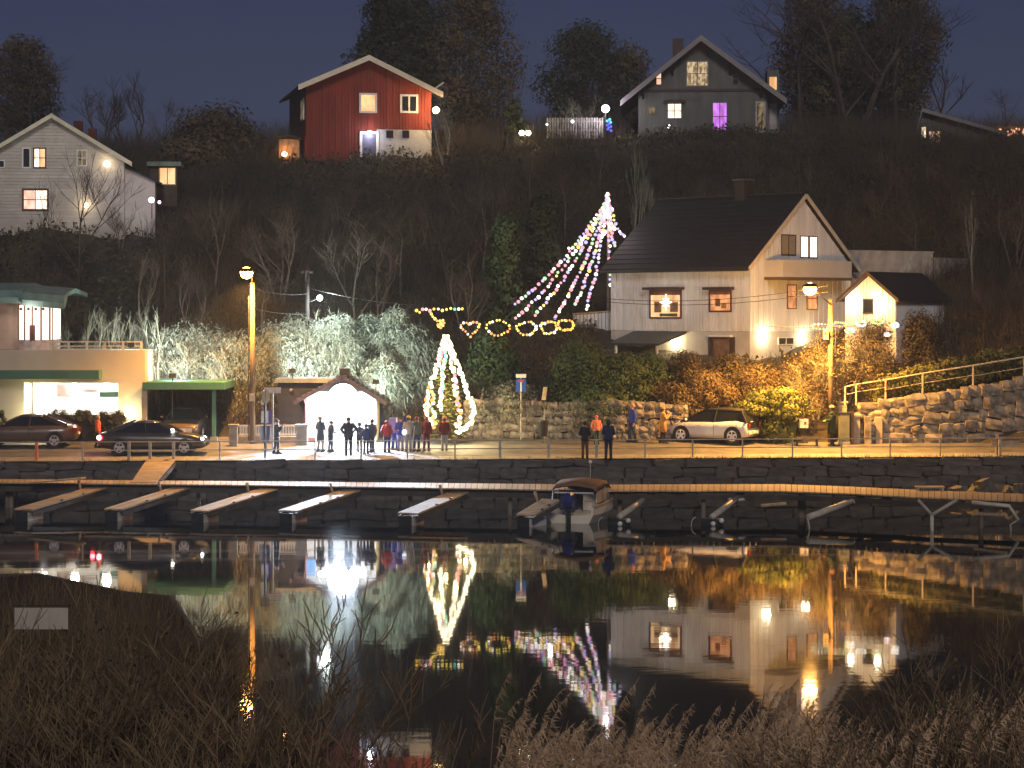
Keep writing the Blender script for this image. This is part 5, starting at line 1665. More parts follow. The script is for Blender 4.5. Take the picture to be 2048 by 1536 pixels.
for (x0_, x1_, lab) in ((478, 500, 'narrow white picket panel right of the ochre pillar'), (509, 545, 'white picket panel behind the round traffic sign'), (558, 596, 'white picket panel left of the kiosk pillar')):
    a = at(x0_, 870, 104.6); b = at(x1_, 870, 104.6)
    zt_, zb_2 = CAM_H - (848 - Y_H) * 104.6 / F_PX, CAM_H - (872 - Y_H) * 104.6 / F_PX
    g0_ = gz(a.x, 104.6) - 0.06
    t = thing('picket_fence', lab, 'fence', (a.x, 104.6, g0_), 0, 'white picket panels by the kiosk')
    w = b.x - a.x
    MB().box(-0.1, 0, -0.1, w + 0.1, 0.35, zb_2 - g0_ - 0.03).build('base_wall', M_pillar, t)
    n = max(3, int(w / 0.11))
    for k in range(n):
        MB().box(w * k / n + 0.012, 0.12, zb_2 - g0_, w * (k + 1) / n - 0.02, 0.15, zt_ - g0_ - 0.05).build('picket', M_white, t)
    for z in (zb_2 - g0_ + 0.02, zt_ - g0_ - 0.12):
        MB().box(-0.02, 0.085, z, w + 0.02, 0.118, z + 0.08).build('rail', M_white, t)
# gate posts and cabinets right of the street lamp
M_gp = mat('gate_granite', (0.42, 0.36, 0.28), 0.8, 0.2, 3.0, bump=0.2)
pillar('tall pale stone gate post behind the person in the dark coat', 1684, 868, 790, 0.40, M_gp, d=107.0)
pillar('shorter granite gate post with flat cap left of the retaining wall', 1710, 884, 826, 0.40, M_gp)
p = gp(1688, 886)
cb = thing('utility_cabinet', 'grey green utility cabinet behind the person in the dark coat', 'cabinet', (p.x, p.y, p.z - 0.06))
MB().box(-0.26, -0.2, 0.0, 0.26, 0.2, 0.12).build('plinth', M_conc, cb)
MB().box(-0.24, -0.18, 0.121, 0.24, 0.18, 1.42).build('body', mat('cabinet_green', (0.22, 0.23, 0.16), 0.5), cb)
MB().box(-0.22, -0.195, 0.2, 0.22, -0.181, 1.36).build('door', mat('cabinet_green', (0.22, 0.23, 0.16), 0.5), cb)
MB().box(-0.27, -0.21, 1.421, 0.27, 0.2, 1.48).build('lid', M_dsteel, cb)
p = gp(1701, 880)
MB().box(0.28, -0.14, 0.0, 0.44, 0.2, 1.5).build('side_panel', M_frame_dark, cb)
# mailbox stand, wheeled bin, bench seat and steps at the gate
p = gp(1608, 884)
mbx = thing('mailbox_stand', 'white mailbox on a leaning brown post by the garden steps', 'mailbox', (p.x, p.y, p.z - 0.06))
MB().bar((0.05, 0, 0), (-0.06, 0, 0.72), 0.26, 0.16).build('post', M_darkwood, mbx)
MB().box(-0.22, -0.16, 0.72, 0.18, 0.16, 1.12).build('box', M_white, mbx)
MB().box(-0.02, -0.175, 0.93, 0.10, -0.161, 0.99).build('slot', M_black, mbx)
p = gp(1580, 880)
wb = thing('wheeled_bin', 'dark green wheeled bin between the low pine shrub and the mailbox', 'bin', (p.x, p.y, p.z - 0.06))
M_bin = mat('bin_green', (0.05, 0.075, 0.03), 0.5)
MB().loft([[(-0.22, -0.22, 0.05), (0.22, -0.22, 0.05), (0.22, 0.22, 0.05), (-0.22, 0.22, 0.05)], [(-0.29, -0.3, 0.9), (0.29, -0.3, 0.9), (0.29, 0.3, 0.9), (-0.29, 0.3, 0.9)]]).build('body', M_bin, wb)
MB().box(-0.32, -0.34, 0.902, 0.32, 0.32, 0.97).build('lid', M_bin, wb)
for sx in (-0.24, 0.24):
    MB().disc((sx, 0.24, 0.1), (1, 0, 0), 0.1, 0.06, 12).build('wheel', M_black, wb)
p = gp(1612, 889)
bn = thing('bench', 'low dark bench at the roadside in front of the mailbox', 'bench', (p.x, p.y, p.z - 0.06))
MB().box(-0.5, -0.18, 0.34, 0.62, 0.18, 0.40).build('seat', M_darkwood, bn)
for sx in (-0.42, 0.5):
    MB().box(sx - 0.04, -0.16, 0, sx + 0.04, 0.16, 0.338).build('leg', M_dsteel, bn)
p = gp(1638, 876)
stp = thing('garden_steps', 'short flight of orange lit stone steps between the mailbox and the gate post', 'steps', (p.x, p.y + 0.2, p.z - 0.06))
for k in range(6):
    MB().box(-0.55, 0.3 * k, 0, 0.5, 0.3 * k + 0.34, 0.17 * (k + 1)).build('step', M_gp, stp)
MB().box(-1.0, 0.1, 0, -0.6, 1.8, 1.15).build('side_wall', M_pillar, stp)

# granite bollards along the foot of the retaining wall
for (px, pyb, pyt, lab) in ((1735, 885, 826, 'rough dark granite post left of the two against the retaining wall'), (1757, 884, 828, 'slim pale granite post standing against the retaining wall')):
    pillar(lab, px, pyb, pyt, 0.30, M_gp if px > 1750 else M_stone, cap=False)

# sloping steel railing on top of the retaining wall
fpx = [(1690, 774, 800), (1712, 769, 800), (1771, 760, 790), (1845, 747, 786), (1946, 731, 770), (2048, 714, 756), (2120, 703, 745)]
rt_ = thing('wall_railing', 'sloping steel railing along the top of the boulder retaining wall', 'railing', (0, 0, 0))
prev = None
for i, (px, pt, pb) in enumerate(fpx):
    d = 106.35 + 0.06 * i
    a, b = at(px, pt, d), at(px, pb, d)
    MB().box(-0.035, -0.035, -0.25, 0.035, 0.035, (a - b).length).build('post', mat('rail_tan', (0.52, 0.46, 0.34), 0.5, 0.1), rt_).location = b
    if prev is not None:
        MB().tube([prev, a], 0.04, 7).build('rail', mat('rail_tan', (0.52, 0.46, 0.34), 0.5, 0.1), rt_)
        q0, q1 = prev.copy(), a.copy()
        q0.z -= (pb - pt) * d / F_PX * 0.5; q1.z -= (pb - pt) * d / F_PX * 0.5
        MB().tube([q0, q1], 0.015, 5).build('rail', mat('rail_tan', (0.52, 0.46, 0.34), 0.5, 0.1), rt_)
    prev = a
# pale sign cross at the right end of the quay
p = gp(1998, 912); p.y = yq(p.x) + 0.5; p.z = gz(p.x, p.y)
s = thing('signboard', 'low blank wooden signboard at the right end of the quay railing', 'sign', p)
MB().box(-0.06, 0, 0, 0.06, 0.08, 0.92).build('post', M_wood, s)
MB().box(-0.26, -0.04, 0.38, 0.95, -0.005, 0.72).build('board', M_wood, s)
# blank road mirror or notice stand among the kiosk group, low stone slabs at the tree
# ------------------------------------------------------------------ people
SKIN = mat('skin', (0.52, 0.33, 0.24), 0.6, 0.06)
def cloth(name, c):
    return mat(name, c, 0.85, 0.15, 6.0)
def ring(c, rx, ry, n=12, tilt=0.0):
    return [(c[0] + rx * math.cos(2 * PI * k / n), c[1] + ry * math.sin(2 * PI * k / n), c[2] + tilt * math.sin(2 * PI * k / n)) for k in range(n)]

def skin_mesh(name, verts, edges, radii, root, m, parent, sub=1):
    me = bpy.data.meshes.new(name + '_skeleton')
    me.from_pydata(verts, edges, [])
    me.update()
    o = bpy.data.objects.new(name, me)
    C.objects.link(o)
    md = o.modifiers.new('skin', 'SKIN')
    for i, v in enumerate(me.skin_vertices[0].data):
        r = radii[i]
        v.radius = (r, r) if not isinstance(r, tuple) else r
        v.use_root = (i == root)
    if sub:
        sb = o.modifiers.new('sub', 'SUBSURF'); sb.levels = sub; sb.render_levels = sub
    dg = bpy.context.evaluated_depsgraph_get()
    me2 = bpy.data.meshes.new_from_object(o.evaluated_get(dg))
    o.modifiers.clear()
    o.data = me2
    bpy.data.meshes.remove(me)
    me2.name = name
    me2.materials.clear()
    me2.materials.append(m)
    me2.polygons.foreach_set('use_smooth', [True] * len(me2.polygons))
    o.parent = parent
    return o

def person(label, foot, h, face, top, legs, hair=(0.06, 0.04, 0.03), arms='down', coat=False, hat=None, hood=False, lean=0.0, scarf=None, skirt=None, held=None, stride=0.0, puffy=1.0, armR=None, armL=None, group='people on the quay road'):
    """figure standing on foot; face = heading in degrees (0 = towards the hill, 180 = towards the water)"""
    k = h / 1.75
    t = thing('person', label, 'person', foot, R(-face), group)
    V = lambda x, y, z: Vector((x * k, y * k + lean * k * max(0, z - 0.9), z * k))
    pose = {'down': ((0.25, -0.02, 1.13), (0.26, 0.06, 0.88)), 'front': ((0.25, 0.0, 1.14), (0.12, 0.24, 1.10)), 'phone': ((0.24, 0.08, 1.16), (0.12, 0.30, 1.38)),
            'pockets': ((0.29, -0.04, 1.14), (0.21, 0.08, 0.95)), 'up': ((0.27, 0.12, 1.58), (0.22, 0.16, 1.86)), 'hip': ((0.34, -0.02, 1.18), (0.20, 0.06, 1.0)), 'reach': ((0.33, 0.10, 1.26), (0.42, 0.24, 1.06))}
    aR = pose[armR or arms]; aL = pose[armL or arms]
    s = stride
    P = {'pel': V(0, 0, 0.95), 'wst': V(0, 0, 1.10), 'chs': V(0, 0.0, 1.32), 'nk': V(0, 0, 1.47), 'hd0': V(0, 0.015, 1.56), 'hd1': V(0, 0.02, 1.64), 'hd2': V(0, 0.015, 1.71), 'nose': V(0, 0.115, 1.615)}
    verts = [P['pel'], P['wst'], P['chs'], P['nk'], P['hd0'], P['hd1'], P['hd2']]
    rad = [0.12, 0.115, 0.125, 0.055, 0.075, 0.095, 0.07]
    edges = [(0, 1), (1, 2), (2, 3), (3, 4), (4, 5), (5, 6)]
    def ad(p, r, j):
        verts.append(p); rad.append(r); edges.append((j, len(verts) - 1)); return len(verts) - 1
    ad(P['nose'], 0.018, 5)
    for sx in (-1, 1):
        ad(V(0.088 * sx, 0.0, 1.62), 0.020, 5)
    jl = {}
    for sx, a in ((1, aR), (-1, aL)):
        sh = ad(V(0.18 * sx, 0, 1.41), 0.065, 2)
        el = ad(V(a[0][0] * sx, a[0][1], a[0][2]), 0.046, sh)
        wr = ad(V(a[1][0] * sx, a[1][1], a[1][2]), 0.032, el)
        d = (verts[wr] - verts[el]).normalized()
        pm = ad(verts[wr] + d * 0.075 * k, 0.036, wr)
        side = Vector((sx * 1.0, 0.2, 0.3)).cross(d).normalized()
        for q, ln in ((-1.5, 0.060), (-0.5, 0.078), (0.5, 0.074), (1.5, 0.056)):
            b = ad(verts[pm] + (d * 0.03 + side * 0.014 * q) * k, 0.0095, pm)
            ad(verts[b] + (d * ln + Vector((-sx * 0.012, 0.012, 0))) * k, 0.0085, b)
        th = ad(verts[wr] + (d * 0.04 + side * -0.035) * k, 0.011, wr)
        ad(verts[th] + (d * 0.045 + side * -0.012) * k, 0.0095, th)
        hip = ad(V(0.09 * sx, 0, 0.90), 0.085, 0)
        kn = ad(V(0.10 * sx, 0.02 + s * 0.12 * sx, 0.49), 0.056, hip)
        an = ad(V(0.105 * sx, -0.02 + s * 0.22 * sx, 0.09), 0.040, kn)
        ad(V(0.12 * sx, 0.11 + s * 0.22 * sx, 0.045), 0.036, an)
        jl[sx] = (V(0.09 * sx, 0, 0.92), verts[kn], verts[an], verts[sh], verts[el], verts[wr])
    skin_mesh('body', [tuple(v) for v in verts], edges, [r * k for r in rad], 0, SKIN, t)
    # jacket: torso shell and sleeves
    w = puffy
    zb = 0.55 if coat else 0.84
    j = MB()
    rings = [ring(V(0, 0.0, zb), 0.205 * k * w * (1.15 if coat else 1), 0.155 * k * w * (1.15 if coat else 1)), ring(V(0, 0, 0.98), 0.19 * k * w, 0.145 * k * w), ring(V(0, 0, 1.14), 0.18 * k * w, 0.14 * k * w), ring(V(0, 0, 1.30), 0.205 * k * w, 0.15 * k * w),
             ring(V(0, 0, 1.41), 0.20 * k * w, 0.125 * k * w), ring(V(0, 0, 1.465), 0.12 * k, 0.09 * k), ring(V(0, 0, 1.52), 0.075 * k, 0.075 * k)]
    j.loft(rings)
    for sx in (1, -1):
        sh, el, wr = jl[sx][3], jl[sx][4], jl[sx][5]
        j.tube([sh - Vector((sx * 0.03 * k, 0, 0)), sh.lerp(el, 0.5), el, el.lerp(wr, 0.6), wr], [0.085 * k * w, 0.075 * k * w, 0.066 * k * w, 0.058 * k * w, 0.046 * k], 9)
        j.ball(sh, 0.086 * k * w, 9, 5)
    j.build('coat' if coat else 'jacket', top, t, smooth=True)
    l = MB()
    for sx in (1, -1):
        hip, kn, an = jl[sx][0], jl[sx][1], jl[sx][2]
        l.tube([hip, hip.lerp(kn, 0.5), kn, kn.lerp(an, 0.55), an - Vector((0, 0, 0.01))], [0.108 * k, 0.094 * k, 0.073 * k, 0.068 * k, 0.062 * k], 9)
    l.loft([ring(V(0, 0, 0.82), 0.15 * k, 0.12 * k), ring(V(0, 0, 0.95), 0.17 * k, 0.13 * k), ring(V(0, 0, 1.05), 0.16 * k, 0.125 * k)])
    if skirt:
        pass
    l.build('trousers', legs, t, smooth=True)
    b = MB()
    for sx in (1, -1):
        an = jl[sx][2]
        b.loft([[(an.x + u * 0.055 * k, an.y + v * k, z * k) for (u, v, z) in row] for row in
                ([(-1, -0.08, 0.0), (1, -0.08, 0.0), (1, 0.19, 0.0), (-1, 0.19, 0.0)], [(-1, -0.085, 0.05), (1, -0.085, 0.05), (0.9, 0.19, 0.045), (-0.9, 0.19, 0.045)], [(-0.9, -0.07, 0.14), (0.9, -0.07, 0.14), (0.8, 0.06, 0.12), (-0.8, 0.06, 0.12)])])
    b.build('shoes', M_black, t)
    hc = V(0, -0.005, 1.66)
    hm = cloth('hair_%d' % int(hair[0] * 100), hair)
    if hat:
        q = MB()
        q.ball(hc + Vector((0, 0.01 * k, 0.01 * k)), 0.122 * k, 12, 6, (1, 1.08, 1.0), 0.05)
        q.tube([hc + Vector((0, 0.01 * k, 0.0)), hc + Vector((0, 0.01 * k, 0.045 * k))], [0.128 * k, 0.128 * k], 14)
        q.build('hat', hat, t, smooth=True)
        MB().ball(hc + Vector((0, -0.025 * k, -0.03 * k)), 0.108 * k, 12, 6, (1, 1, 0.9), -0.75).build('hair', hm, t, smooth=True)
    elif hood:
        q = MB()
        q.ball(hc + Vector((0, -0.035 * k, -0.02 * k)), 0.135 * k, 12, 8, (1, 1, 1.08), -0.9)
        q.build('hood', top, t, smooth=True)
    else:
        MB().ball(hc + Vector((0, -0.018 * k, 0.0)), 0.118 * k, 12, 7, (1, 1.03, 1.0), -0.55).build('hair', hm, t, smooth=True)
    if scarf:
        MB().loft([ring(V(0, 0.01, 1.44), 0.10 * k, 0.10 * k), ring(V(0, 0.015, 1.49), 0.115 * k, 0.115 * k), ring(V(0, 0.01, 1.54), 0.095 * k, 0.095 * k)]).build('scarf', scarf, t, smooth=True)
    # eyes and mouth
    e = MB()
    for sx in (-1, 1):
        e.ball(V(0.034 * sx, 0.108, 1.635), 0.011 * k, 6, 4)
    e.build('eyes', M_black, t)
    MB().box(-0.022 * k, V(0, 0.098, 1.57).y, 1.566 * k, 0.022 * k, V(0, 0.112, 1.57).y, 1.574 * k).build('mouth', mat('lips', (0.35, 0.13, 0.11), 0.6), t)
    return t, jl, k

c_black = cloth('cloth_black', (0.018, 0.018, 0.022)); c_navy = cloth('cloth_navy', (0.018, 0.022, 0.07)); c_char = cloth('cloth_charcoal', (0.045, 0.045, 0.05))
c_blue = cloth('cloth_blue', (0.035, 0.06, 0.32)); c_jean = cloth('cloth_denim', (0.05, 0.07, 0.14)); c_red = cloth('cloth_red', (0.36, 0.035, 0.03)); c_maroon = cloth('cloth_maroon', (0.14, 0.025, 0.022))
c_orange = cloth('cloth_orange', (0.75, 0.13, 0.05)); c_coral = cloth('cloth_coral', (0.70, 0.20, 0.11)); c_ochre = cloth('cloth_ochre', (0.55, 0.30, 0.08)); c_green = cloth('cloth_darkgreen', (0.025, 0.045, 0.022))
c_white = cloth('cloth_white', (0.75, 0.75, 0.78)); c_olive = cloth('cloth_olive', (0.14, 0.14, 0.09)); c_yellow = cloth('cloth_yellow', (0.75, 0.5, 0.08)); c_pale = cloth('cloth_paleblue', (0.30, 0.34, 0.60)); c_sand = cloth('cloth_sand', (0.45, 0.38, 0.30)); c_fur = cloth('fur_brown', (0.42, 0.25, 0.14)); c_pink = cloth('cloth_pink', (0.65, 0.17, 0.17)); c_grey = cloth('cloth_grey', (0.32, 0.33, 0.36))
c_brown = cloth('cloth_brown', (0.12, 0.06, 0.035))

def ft_(px, py):
    p = gp(px, py)
    if p.y > yq(p.x) + 1.25:
        p.z -= 0.06
    return p
def hpx(px, py, top):
    p = gp(px, py)
    return (py - top) * p.y / F_PX
def man(label, px, py, top, face, a, b, **kw):
    kw.setdefault('lean', rnd.uniform(-0.02, 0.08)); kw.setdefault('stride', rnd.uniform(0.0, 0.4))
    return person(label, ft_(px, py), hpx(px, py, top), face + rnd.uniform(-18, 18), a, b, **kw)

man('person in a bright orange red jacket walking behind the dark sedan', 196, 893, 828, 80, c_orange, c_black, hair=(0.4, 0.26, 0.14), stride=0.5)
man('person in black photographing with a raised phone beside the street name sign', 553, 905, 835, 75, c_black, c_black, arms='phone', hair=(0.10, 0.05, 0.03), scarf=c_white)
man('person in a dark cape and pale skirt at the left of the kiosk', 641, 901, 830, 30, c_char, c_sand, coat=True, arms='front', hair=(0.3, 0.25, 0.2))
man('slim dark silhouette holding something out, second from the left at the kiosk', 661, 901, 839, 60, c_black, c_black, arms='front')
man('broad man in black with elbows out standing closest to the kiosk light', 697, 908, 832, 5, c_black, c_black, arms='hip', puffy=1.12, armR='reach')
man('child in a pointed dark hat holding hands in front of the kiosk', 719, 901, 843, 350, c_black, c_black, hat=c_black, armL='reach', hair=(0.05, 0.04, 0.03))
man('child in a flat dark cap between two larger silhouettes at the kiosk', 732, 904, 846, 5, c_navy, c_navy, hat=c_black)
man('person in a dark padded coat at the right edge of the kiosk light', 744, 902, 836, 335, c_char, c_char, puffy=1.12)
man('person in a crumpled red jacket left of the costumed performer', 774, 902, 838, 10, c_red, c_navy, arms='pockets', puffy=1.1, hair=(0.35, 0.12, 0.08))
man('person in a white and blue costume with raised white sleeve in the crowd', 801, 899, 832, 200, c_blue, c_pale, armR='front', armL='up', hair=(0.05, 0.04, 0.1))
man('tall person with a violet backpack behind the costumed performer', 790, 897, 826, 20, c_pale, c_blue, hair=(0.05, 0.05, 0.08), arms='front')
bpk = bpy.data.objects['person.010']
MB().box(-0.17, -0.36, 1.02, 0.17, -0.16, 1.45).build('backpack', cloth('pack_violet', (0.32, 0.30, 0.60)), bpk)
man('person in a sand coloured coat and yellow hat in the crowd', 817, 900, 830, 350, c_sand, c_grey, hat=c_yellow, arms='front')
man('person in an olive coat and jeans in the crowd left of the spruce', 833, 900, 831, 15, c_olive, c_jean, hair=(0.2, 0.05, 0.04), puffy=1.08)
man('person in a maroon coat and trousers just left of the spruce', 853, 899, 831, 20, c_maroon, c_maroon, hair=(0.45, 0.2, 0.15))
man('person in a maroon jacket with a pink hood in front of the spruce', 889, 898, 832, 10, c_maroon, c_grey, hat=c_pink, scarf=c_pink, puffy=1.15, arms='pockets')
man('person in a black vest leaning at the quay railing above the boat', 1170, 917, 843, 5, c_black, c_brown, arms='front', hair=(0.03, 0.02, 0.02))
man('person in a dark hooded jacket leaning at the quay railing above the boat', 1217, 918, 840, 350, c_navy, c_navy, hood=True, puffy=1.18, arms='front')
man('child in a coral jacket and knit hat by the rubble wall', 1193, 886, 829, 170, c_coral, c_green, hat=c_pink, puffy=1.2, arms='pockets')
man('person in a bright blue jacket walking along the rubble wall', 1265, 881, 805, 260, c_blue, c_jean, hair=(0.45, 0.28, 0.16), stride=0.4, puffy=1.08)
man('person in a long ochre coat holding up a phone near the white hatchback', 1326, 884, 812, 85, c_ochre, c_black, coat=True, arms='phone', hat=c_fur)
man('person in a long dark green coat and fur hat by the gate post', 1664, 889, 809, 275, c_green, c_black, coat=True, arms='front', hat=c_fur, puffy=1.2)
# long white stick beside the olive coat
p = ft_(824, 900)
tag(MB().tube([p + Vector((0, -0.1, 0)), p + Vector((0.12, -0.1, 1.15))], 0.02, 6).build('white_stick', M_white), 'thin white stick held upright in the crowd', 'stick')
# round white lantern carried by the performer
p = ft_(806, 899)
ln = thing('paper_lantern', 'round white paper lantern glowing in the crowd beside the blue costume', 'lantern', p + Vector((0.08, -0.45, 0.86)))
MB().ball((0, 0, 0), 0.11, 12, 8, (1, 1, 1.2)).build('shade', glow('lantern_white', (0.85, 0.88, 1.0), 2.2), ln, smooth=True)
MB().tube([(0, 0, 0.12), (0, 0, 0.22)], 0.006, 5).build('handle', M_black, ln)

# ------------------------------------------------------------------ cars
def wheel(parent, x, y, r, w, m_rim, spokes=5):
    wh = MB().tube([(x, y - w / 2, r), (x, y + w / 2, r)], r, 20).build('wheel', M_black, parent, smooth=False)
    s = -1 if y < 0 else 1
    yy = y + s * (w / 2 + 0.006)
    rim = MB()
    rim.disc((x, yy, r), (0, 1, 0), r * 0.16, 0.03, 10)
    for k in range(spokes):
        a = 2 * PI * k / spokes + 0.3
        c_, s_ = math.cos(a), math.sin(a)
        rim.bar((x + c_ * r * 0.1, yy, r + s_ * r * 0.1), (x + c_ * r * 0.66, yy, r + s_ * r * 0.66), 0.02, r * 0.30)
    n = 20
    vs, fs = [], []
    for k in range(n):
        a = 2 * PI * k / n
        for rr in (0.58, 0.70):
            for dy in (-0.012, 0.012):
                vs.append((x + math.cos(a) * r * rr, yy + dy, r + math.sin(a) * r * rr))
    for k in range(n):
        a0, b0 = 4 * k, 4 * ((k + 1) % n)
        fs += [(a0, b0, b0 + 2, a0 + 2), (a0 + 1, a0 + 3, b0 + 3, b0 + 1), (a0 + 2, b0 + 2, b0 + 3, a0 + 3), (a0, a0 + 1, b0 + 1, b0)]
    rim.add(vs, fs)
    rim.build('rim', m_rim, wh)
    return wh

def car(label, loc, heading, prof, gh, L, Wd, paint, rim_m, wb, wr=0.32, black_top=False, lights=None, group=None, name='parked_car', plate='rear'):
    """x forward. prof: list of (x, z_bottom, z_shoulder, halfwidth); gh: greenhouse dict"""
    t = thing(name, label, 'car', loc, R(heading), group)
    body = MB()
    rings = []
    for (x, zb, zs, hw) in prof:
        r = [(x, -hw * 0.90, zb), (x, -hw, zb + (zs - zb) * 0.30), (x, -hw, zb + (zs - zb) * 0.62), (x, -hw * 0.95, zs - 0.02), (x, -hw * 0.84, zs + 0.02), (x, 0, zs + 0.045),
             (x, hw * 0.84, zs + 0.02), (x, hw * 0.95, zs - 0.02), (x, hw, zb + (zs - zb) * 0.62), (x, hw, zb + (zs - zb) * 0.30), (x, hw * 0.90, zb)]
        rings.append(r)
    body.loft(rings)
    body.build('body', paint, t, smooth=True)
    # wheel arches (dark recess rings) and wheels
    for x in wb:
        for sy in (-1, 1):
            hw = Wd / 2
            MB().tube([(x, sy * (hw - 0.16), wr + 0.01), (x, sy * (hw + 0.006), wr + 0.01)], wr * 1.20, 20).build('wheel_arch', M_black, t)
            wheel(t, x, sy * (hw - 0.09), wr, 0.22, rim_m)
    # greenhouse
    x0, x1, x2, x3 = gh['x']             # rear base, rear roof, front roof, front base
    zb, zr = gh['z']
    wb_, wr_ = gh['w']
    zb0 = zb - 0.05
    glass = MB().loft([[(x0, -wb_, zb0), (x3, -wb_, zb0), (x3, wb_, zb0), (x0, wb_, zb0)], [(x1 - 0.02, -wr_, zr), (x2 + 0.02, -wr_, zr), (x2 + 0.02, wr_, zr), (x1 - 0.02, wr_, zr)]])
    glass.build('glasshouse', M_glassdark, t)
    top = M_black if black_top else paint
    xm = (x1 + x2) / 2
    rfm = MB()
    rr = []
    for f in (0, 0.25, 0.5, 0.75, 1.0):
        x = x1 + (x2 - x1) * f
        c_ = 0.07 * (1 - (2 * f - 1) ** 2)
        rr.append([(x, -wr_ - 0.02, zr - 0.02), (x, -wr_ * 0.6, zr + 0.03 + c_), (x, 0, zr + 0.045 + c_), (x, wr_ * 0.6, zr + 0.03 + c_), (x, wr_ + 0.02, zr - 0.02), (x, 0, zr - 0.025)])
    rfm.loft(rr)
    rfm.build('roof', top, t, smooth=True)
    for sy in (-1, 1):
        for (xa_, xb_, wd) in ((x3, x2, 0.07), (x0, x1, gh.get('c', 0.16)), (gh.get('b', (x0 + x3) / 2), gh.get('b', (x0 + x3) / 2) - 0.06, 0.08)):
            MB().bar((xa_, sy * (wb_ + 0.004), zb0), (xb_, sy * (wr_ + 0.012), zr), 0.035, wd).build('pillar', top, t)
        mx_ = x3 - 0.35
        MB().ball((mx_, sy * (Wd / 2 + 0.09), zb + 0.07), 0.09, 8, 5, (0.8, 1.1, 0.75)).build('mirror', paint, t, smooth=True)
        # door seams and handles
        for xx in (gh.get('b', 0), x3 - 0.25, x0 + 0.45):
            MB().box(xx - 0.008, sy * (Wd / 2) - 0.006, prof[2][1] + 0.12, xx + 0.008, sy * (Wd / 2) + 0.004, zb - 0.12).build('door_seam', M_black, t)
        for xx in (gh.get('b', 0) - 0.25, gh.get('b', 0) + 0.65):
            MB().box(xx, sy * (Wd / 2) - 0.01, zb - 0.20, xx + 0.16, sy * (Wd / 2) + 0.018, zb - 0.165).build('door_handle', paint, t)
    return t

M_graphite = mat('graphite_paint', (0.045, 0.04, 0.036), 0.3, 0.1, 1.0, spec=0.6, coat=0.4)
M_silver = mat('silver_white_paint', (0.76, 0.75, 0.77), 0.32, 0.05, 1.0, spec=0.5, coat=0.4)
M_alloy = mat('alloy', (0.55, 0.55, 0.58), 0.35, 0.1, metal=0.4)
M_plate = mat('plate_white', (0.75, 0.74, 0.70), 0.5, 0.05)
G_tail = glow('tail_red', (1.0, 0.03, 0.05), 7.0)
G_tailcore = glow('tail_core', (1.0, 0.45, 0.5), 10)
G_head = glow('head_white', (0.92, 0.96, 1.0), 14.0)
M_tail_off = mat('tail_off', (0.22, 0.02, 0.02), 0.25, 0.1)

# dark sedan driving right along the quay
sed = [(-2.33, 0.42, 0.80, 0.66), (-2.2, 0.30, 0.94, 0.80), (-1.75, 0.24, 0.98, 0.89), (-0.9, 0.20, 0.96, 0.91), (0.4, 0.20, 0.94, 0.91), (1.1, 0.22, 0.92, 0.90), (1.75, 0.24, 0.84, 0.87), (2.2, 0.28, 0.70, 0.78), (2.36, 0.36, 0.58, 0.62)]
ghs = dict(x=(-1.95, -0.85, 0.25, 1.20), z=(0.98, 1.38), w=(0.80, 0.60), b=-0.25, c=0.24)
pc = gp(308, 921)
pc = Vector(((308 - 1024) * 100.9 / F_PX, 100.9, 0)); pc.z = gz(pc.x, pc.y) - 0.06
s1 = car('dark saloon car with red tail lamp and white headlamps driving along the quay', pc, 2, sed, ghs, 4.7, 1.82, M_graphite, M_alloy, (-1.40, 1.42), name='saloon_car', group='cars on the quay road')
MB().box(-2.37, -0.84, 0.66, -2.18, -0.46, 0.84).build('tail_lamp', G_tail, s1)
MB().ball((-2.30, -0.80, 0.75), 0.11, 10, 6).build('tail_bulb', G_tailcore, s1, smooth=True)
MB().box(-2.37, 0.46, 0.66, -2.18, 0.84, 0.84).build('tail_lamp', G_tail, s1)
for sy in (-0.62, 0.62):
    MB().ball((2.16, sy, 0.64), 0.14, 10, 6, (0.8, 1.1, 0.8)).build('headlamp', G_head, s1, smooth=True)
MB().box(2.345, -0.5, 0.38, 2.40, 0.5, 0.52).build('grille', M_black, s1)
MB().ball((0.92, -0.99, 1.06), 0.10, 10, 6).build('mirror_highlight', glow('mirror_glint', (1.0, 0.92, 0.8), 6), s1, smooth=True)  # glowing ball stands in for the highlight on the door mirror
spot_light('head_beam', s1, (2.5, -0.62, 0.62), (8, -0.8, 0.0), (0.9, 0.95, 1.0), 260, 70, 0.6, 0.1)
spot_light('head_beam', s1, (2.5, 0.62, 0.62), (8, 0.4, 0.0), (0.9, 0.95, 1.0), 260, 70, 0.6, 0.1)
point_light('tail_glow', s1, (-2.6, -0.7, 0.72), (1.0, 0.05, 0.06), 16, 0.1)
# brown dark saloon parked at the left edge, tail to the right
pc = Vector(((52 - 1024) * 103.2 / F_PX, 103.2, 0)); pc.z = gz(pc.x, pc.y) - 0.06
M_brownp = mat('brown_paint', (0.085, 0.06, 0.045), 0.35, 0.1, 1.0, spec=0.5, coat=0.3)
s2 = car('dark brown saloon car parked at the left edge in front of the hedge', pc, 183, sed, ghs, 4.7, 1.82, M_brownp, M_alloy, (-1.40, 1.42), group='cars on the quay road')
for sy in (-1, 1):
    MB().box(-2.37, min(sy * 0.46, sy * 0.82), 0.66, -2.17, max(sy * 0.46, sy * 0.82), 0.88).build('tail_lamp', M_tail_off, s2)
    MB().box(2.16, min(sy * 0.48, sy * 0.76), 0.60, 2.33, max(sy * 0.48, sy * 0.76), 0.70).build('headlamp', M_alloy, s2)
MB().box(-2.40, -0.26, 0.55, -2.335, 0.26, 0.66).build('number_plate', M_plate, s2)
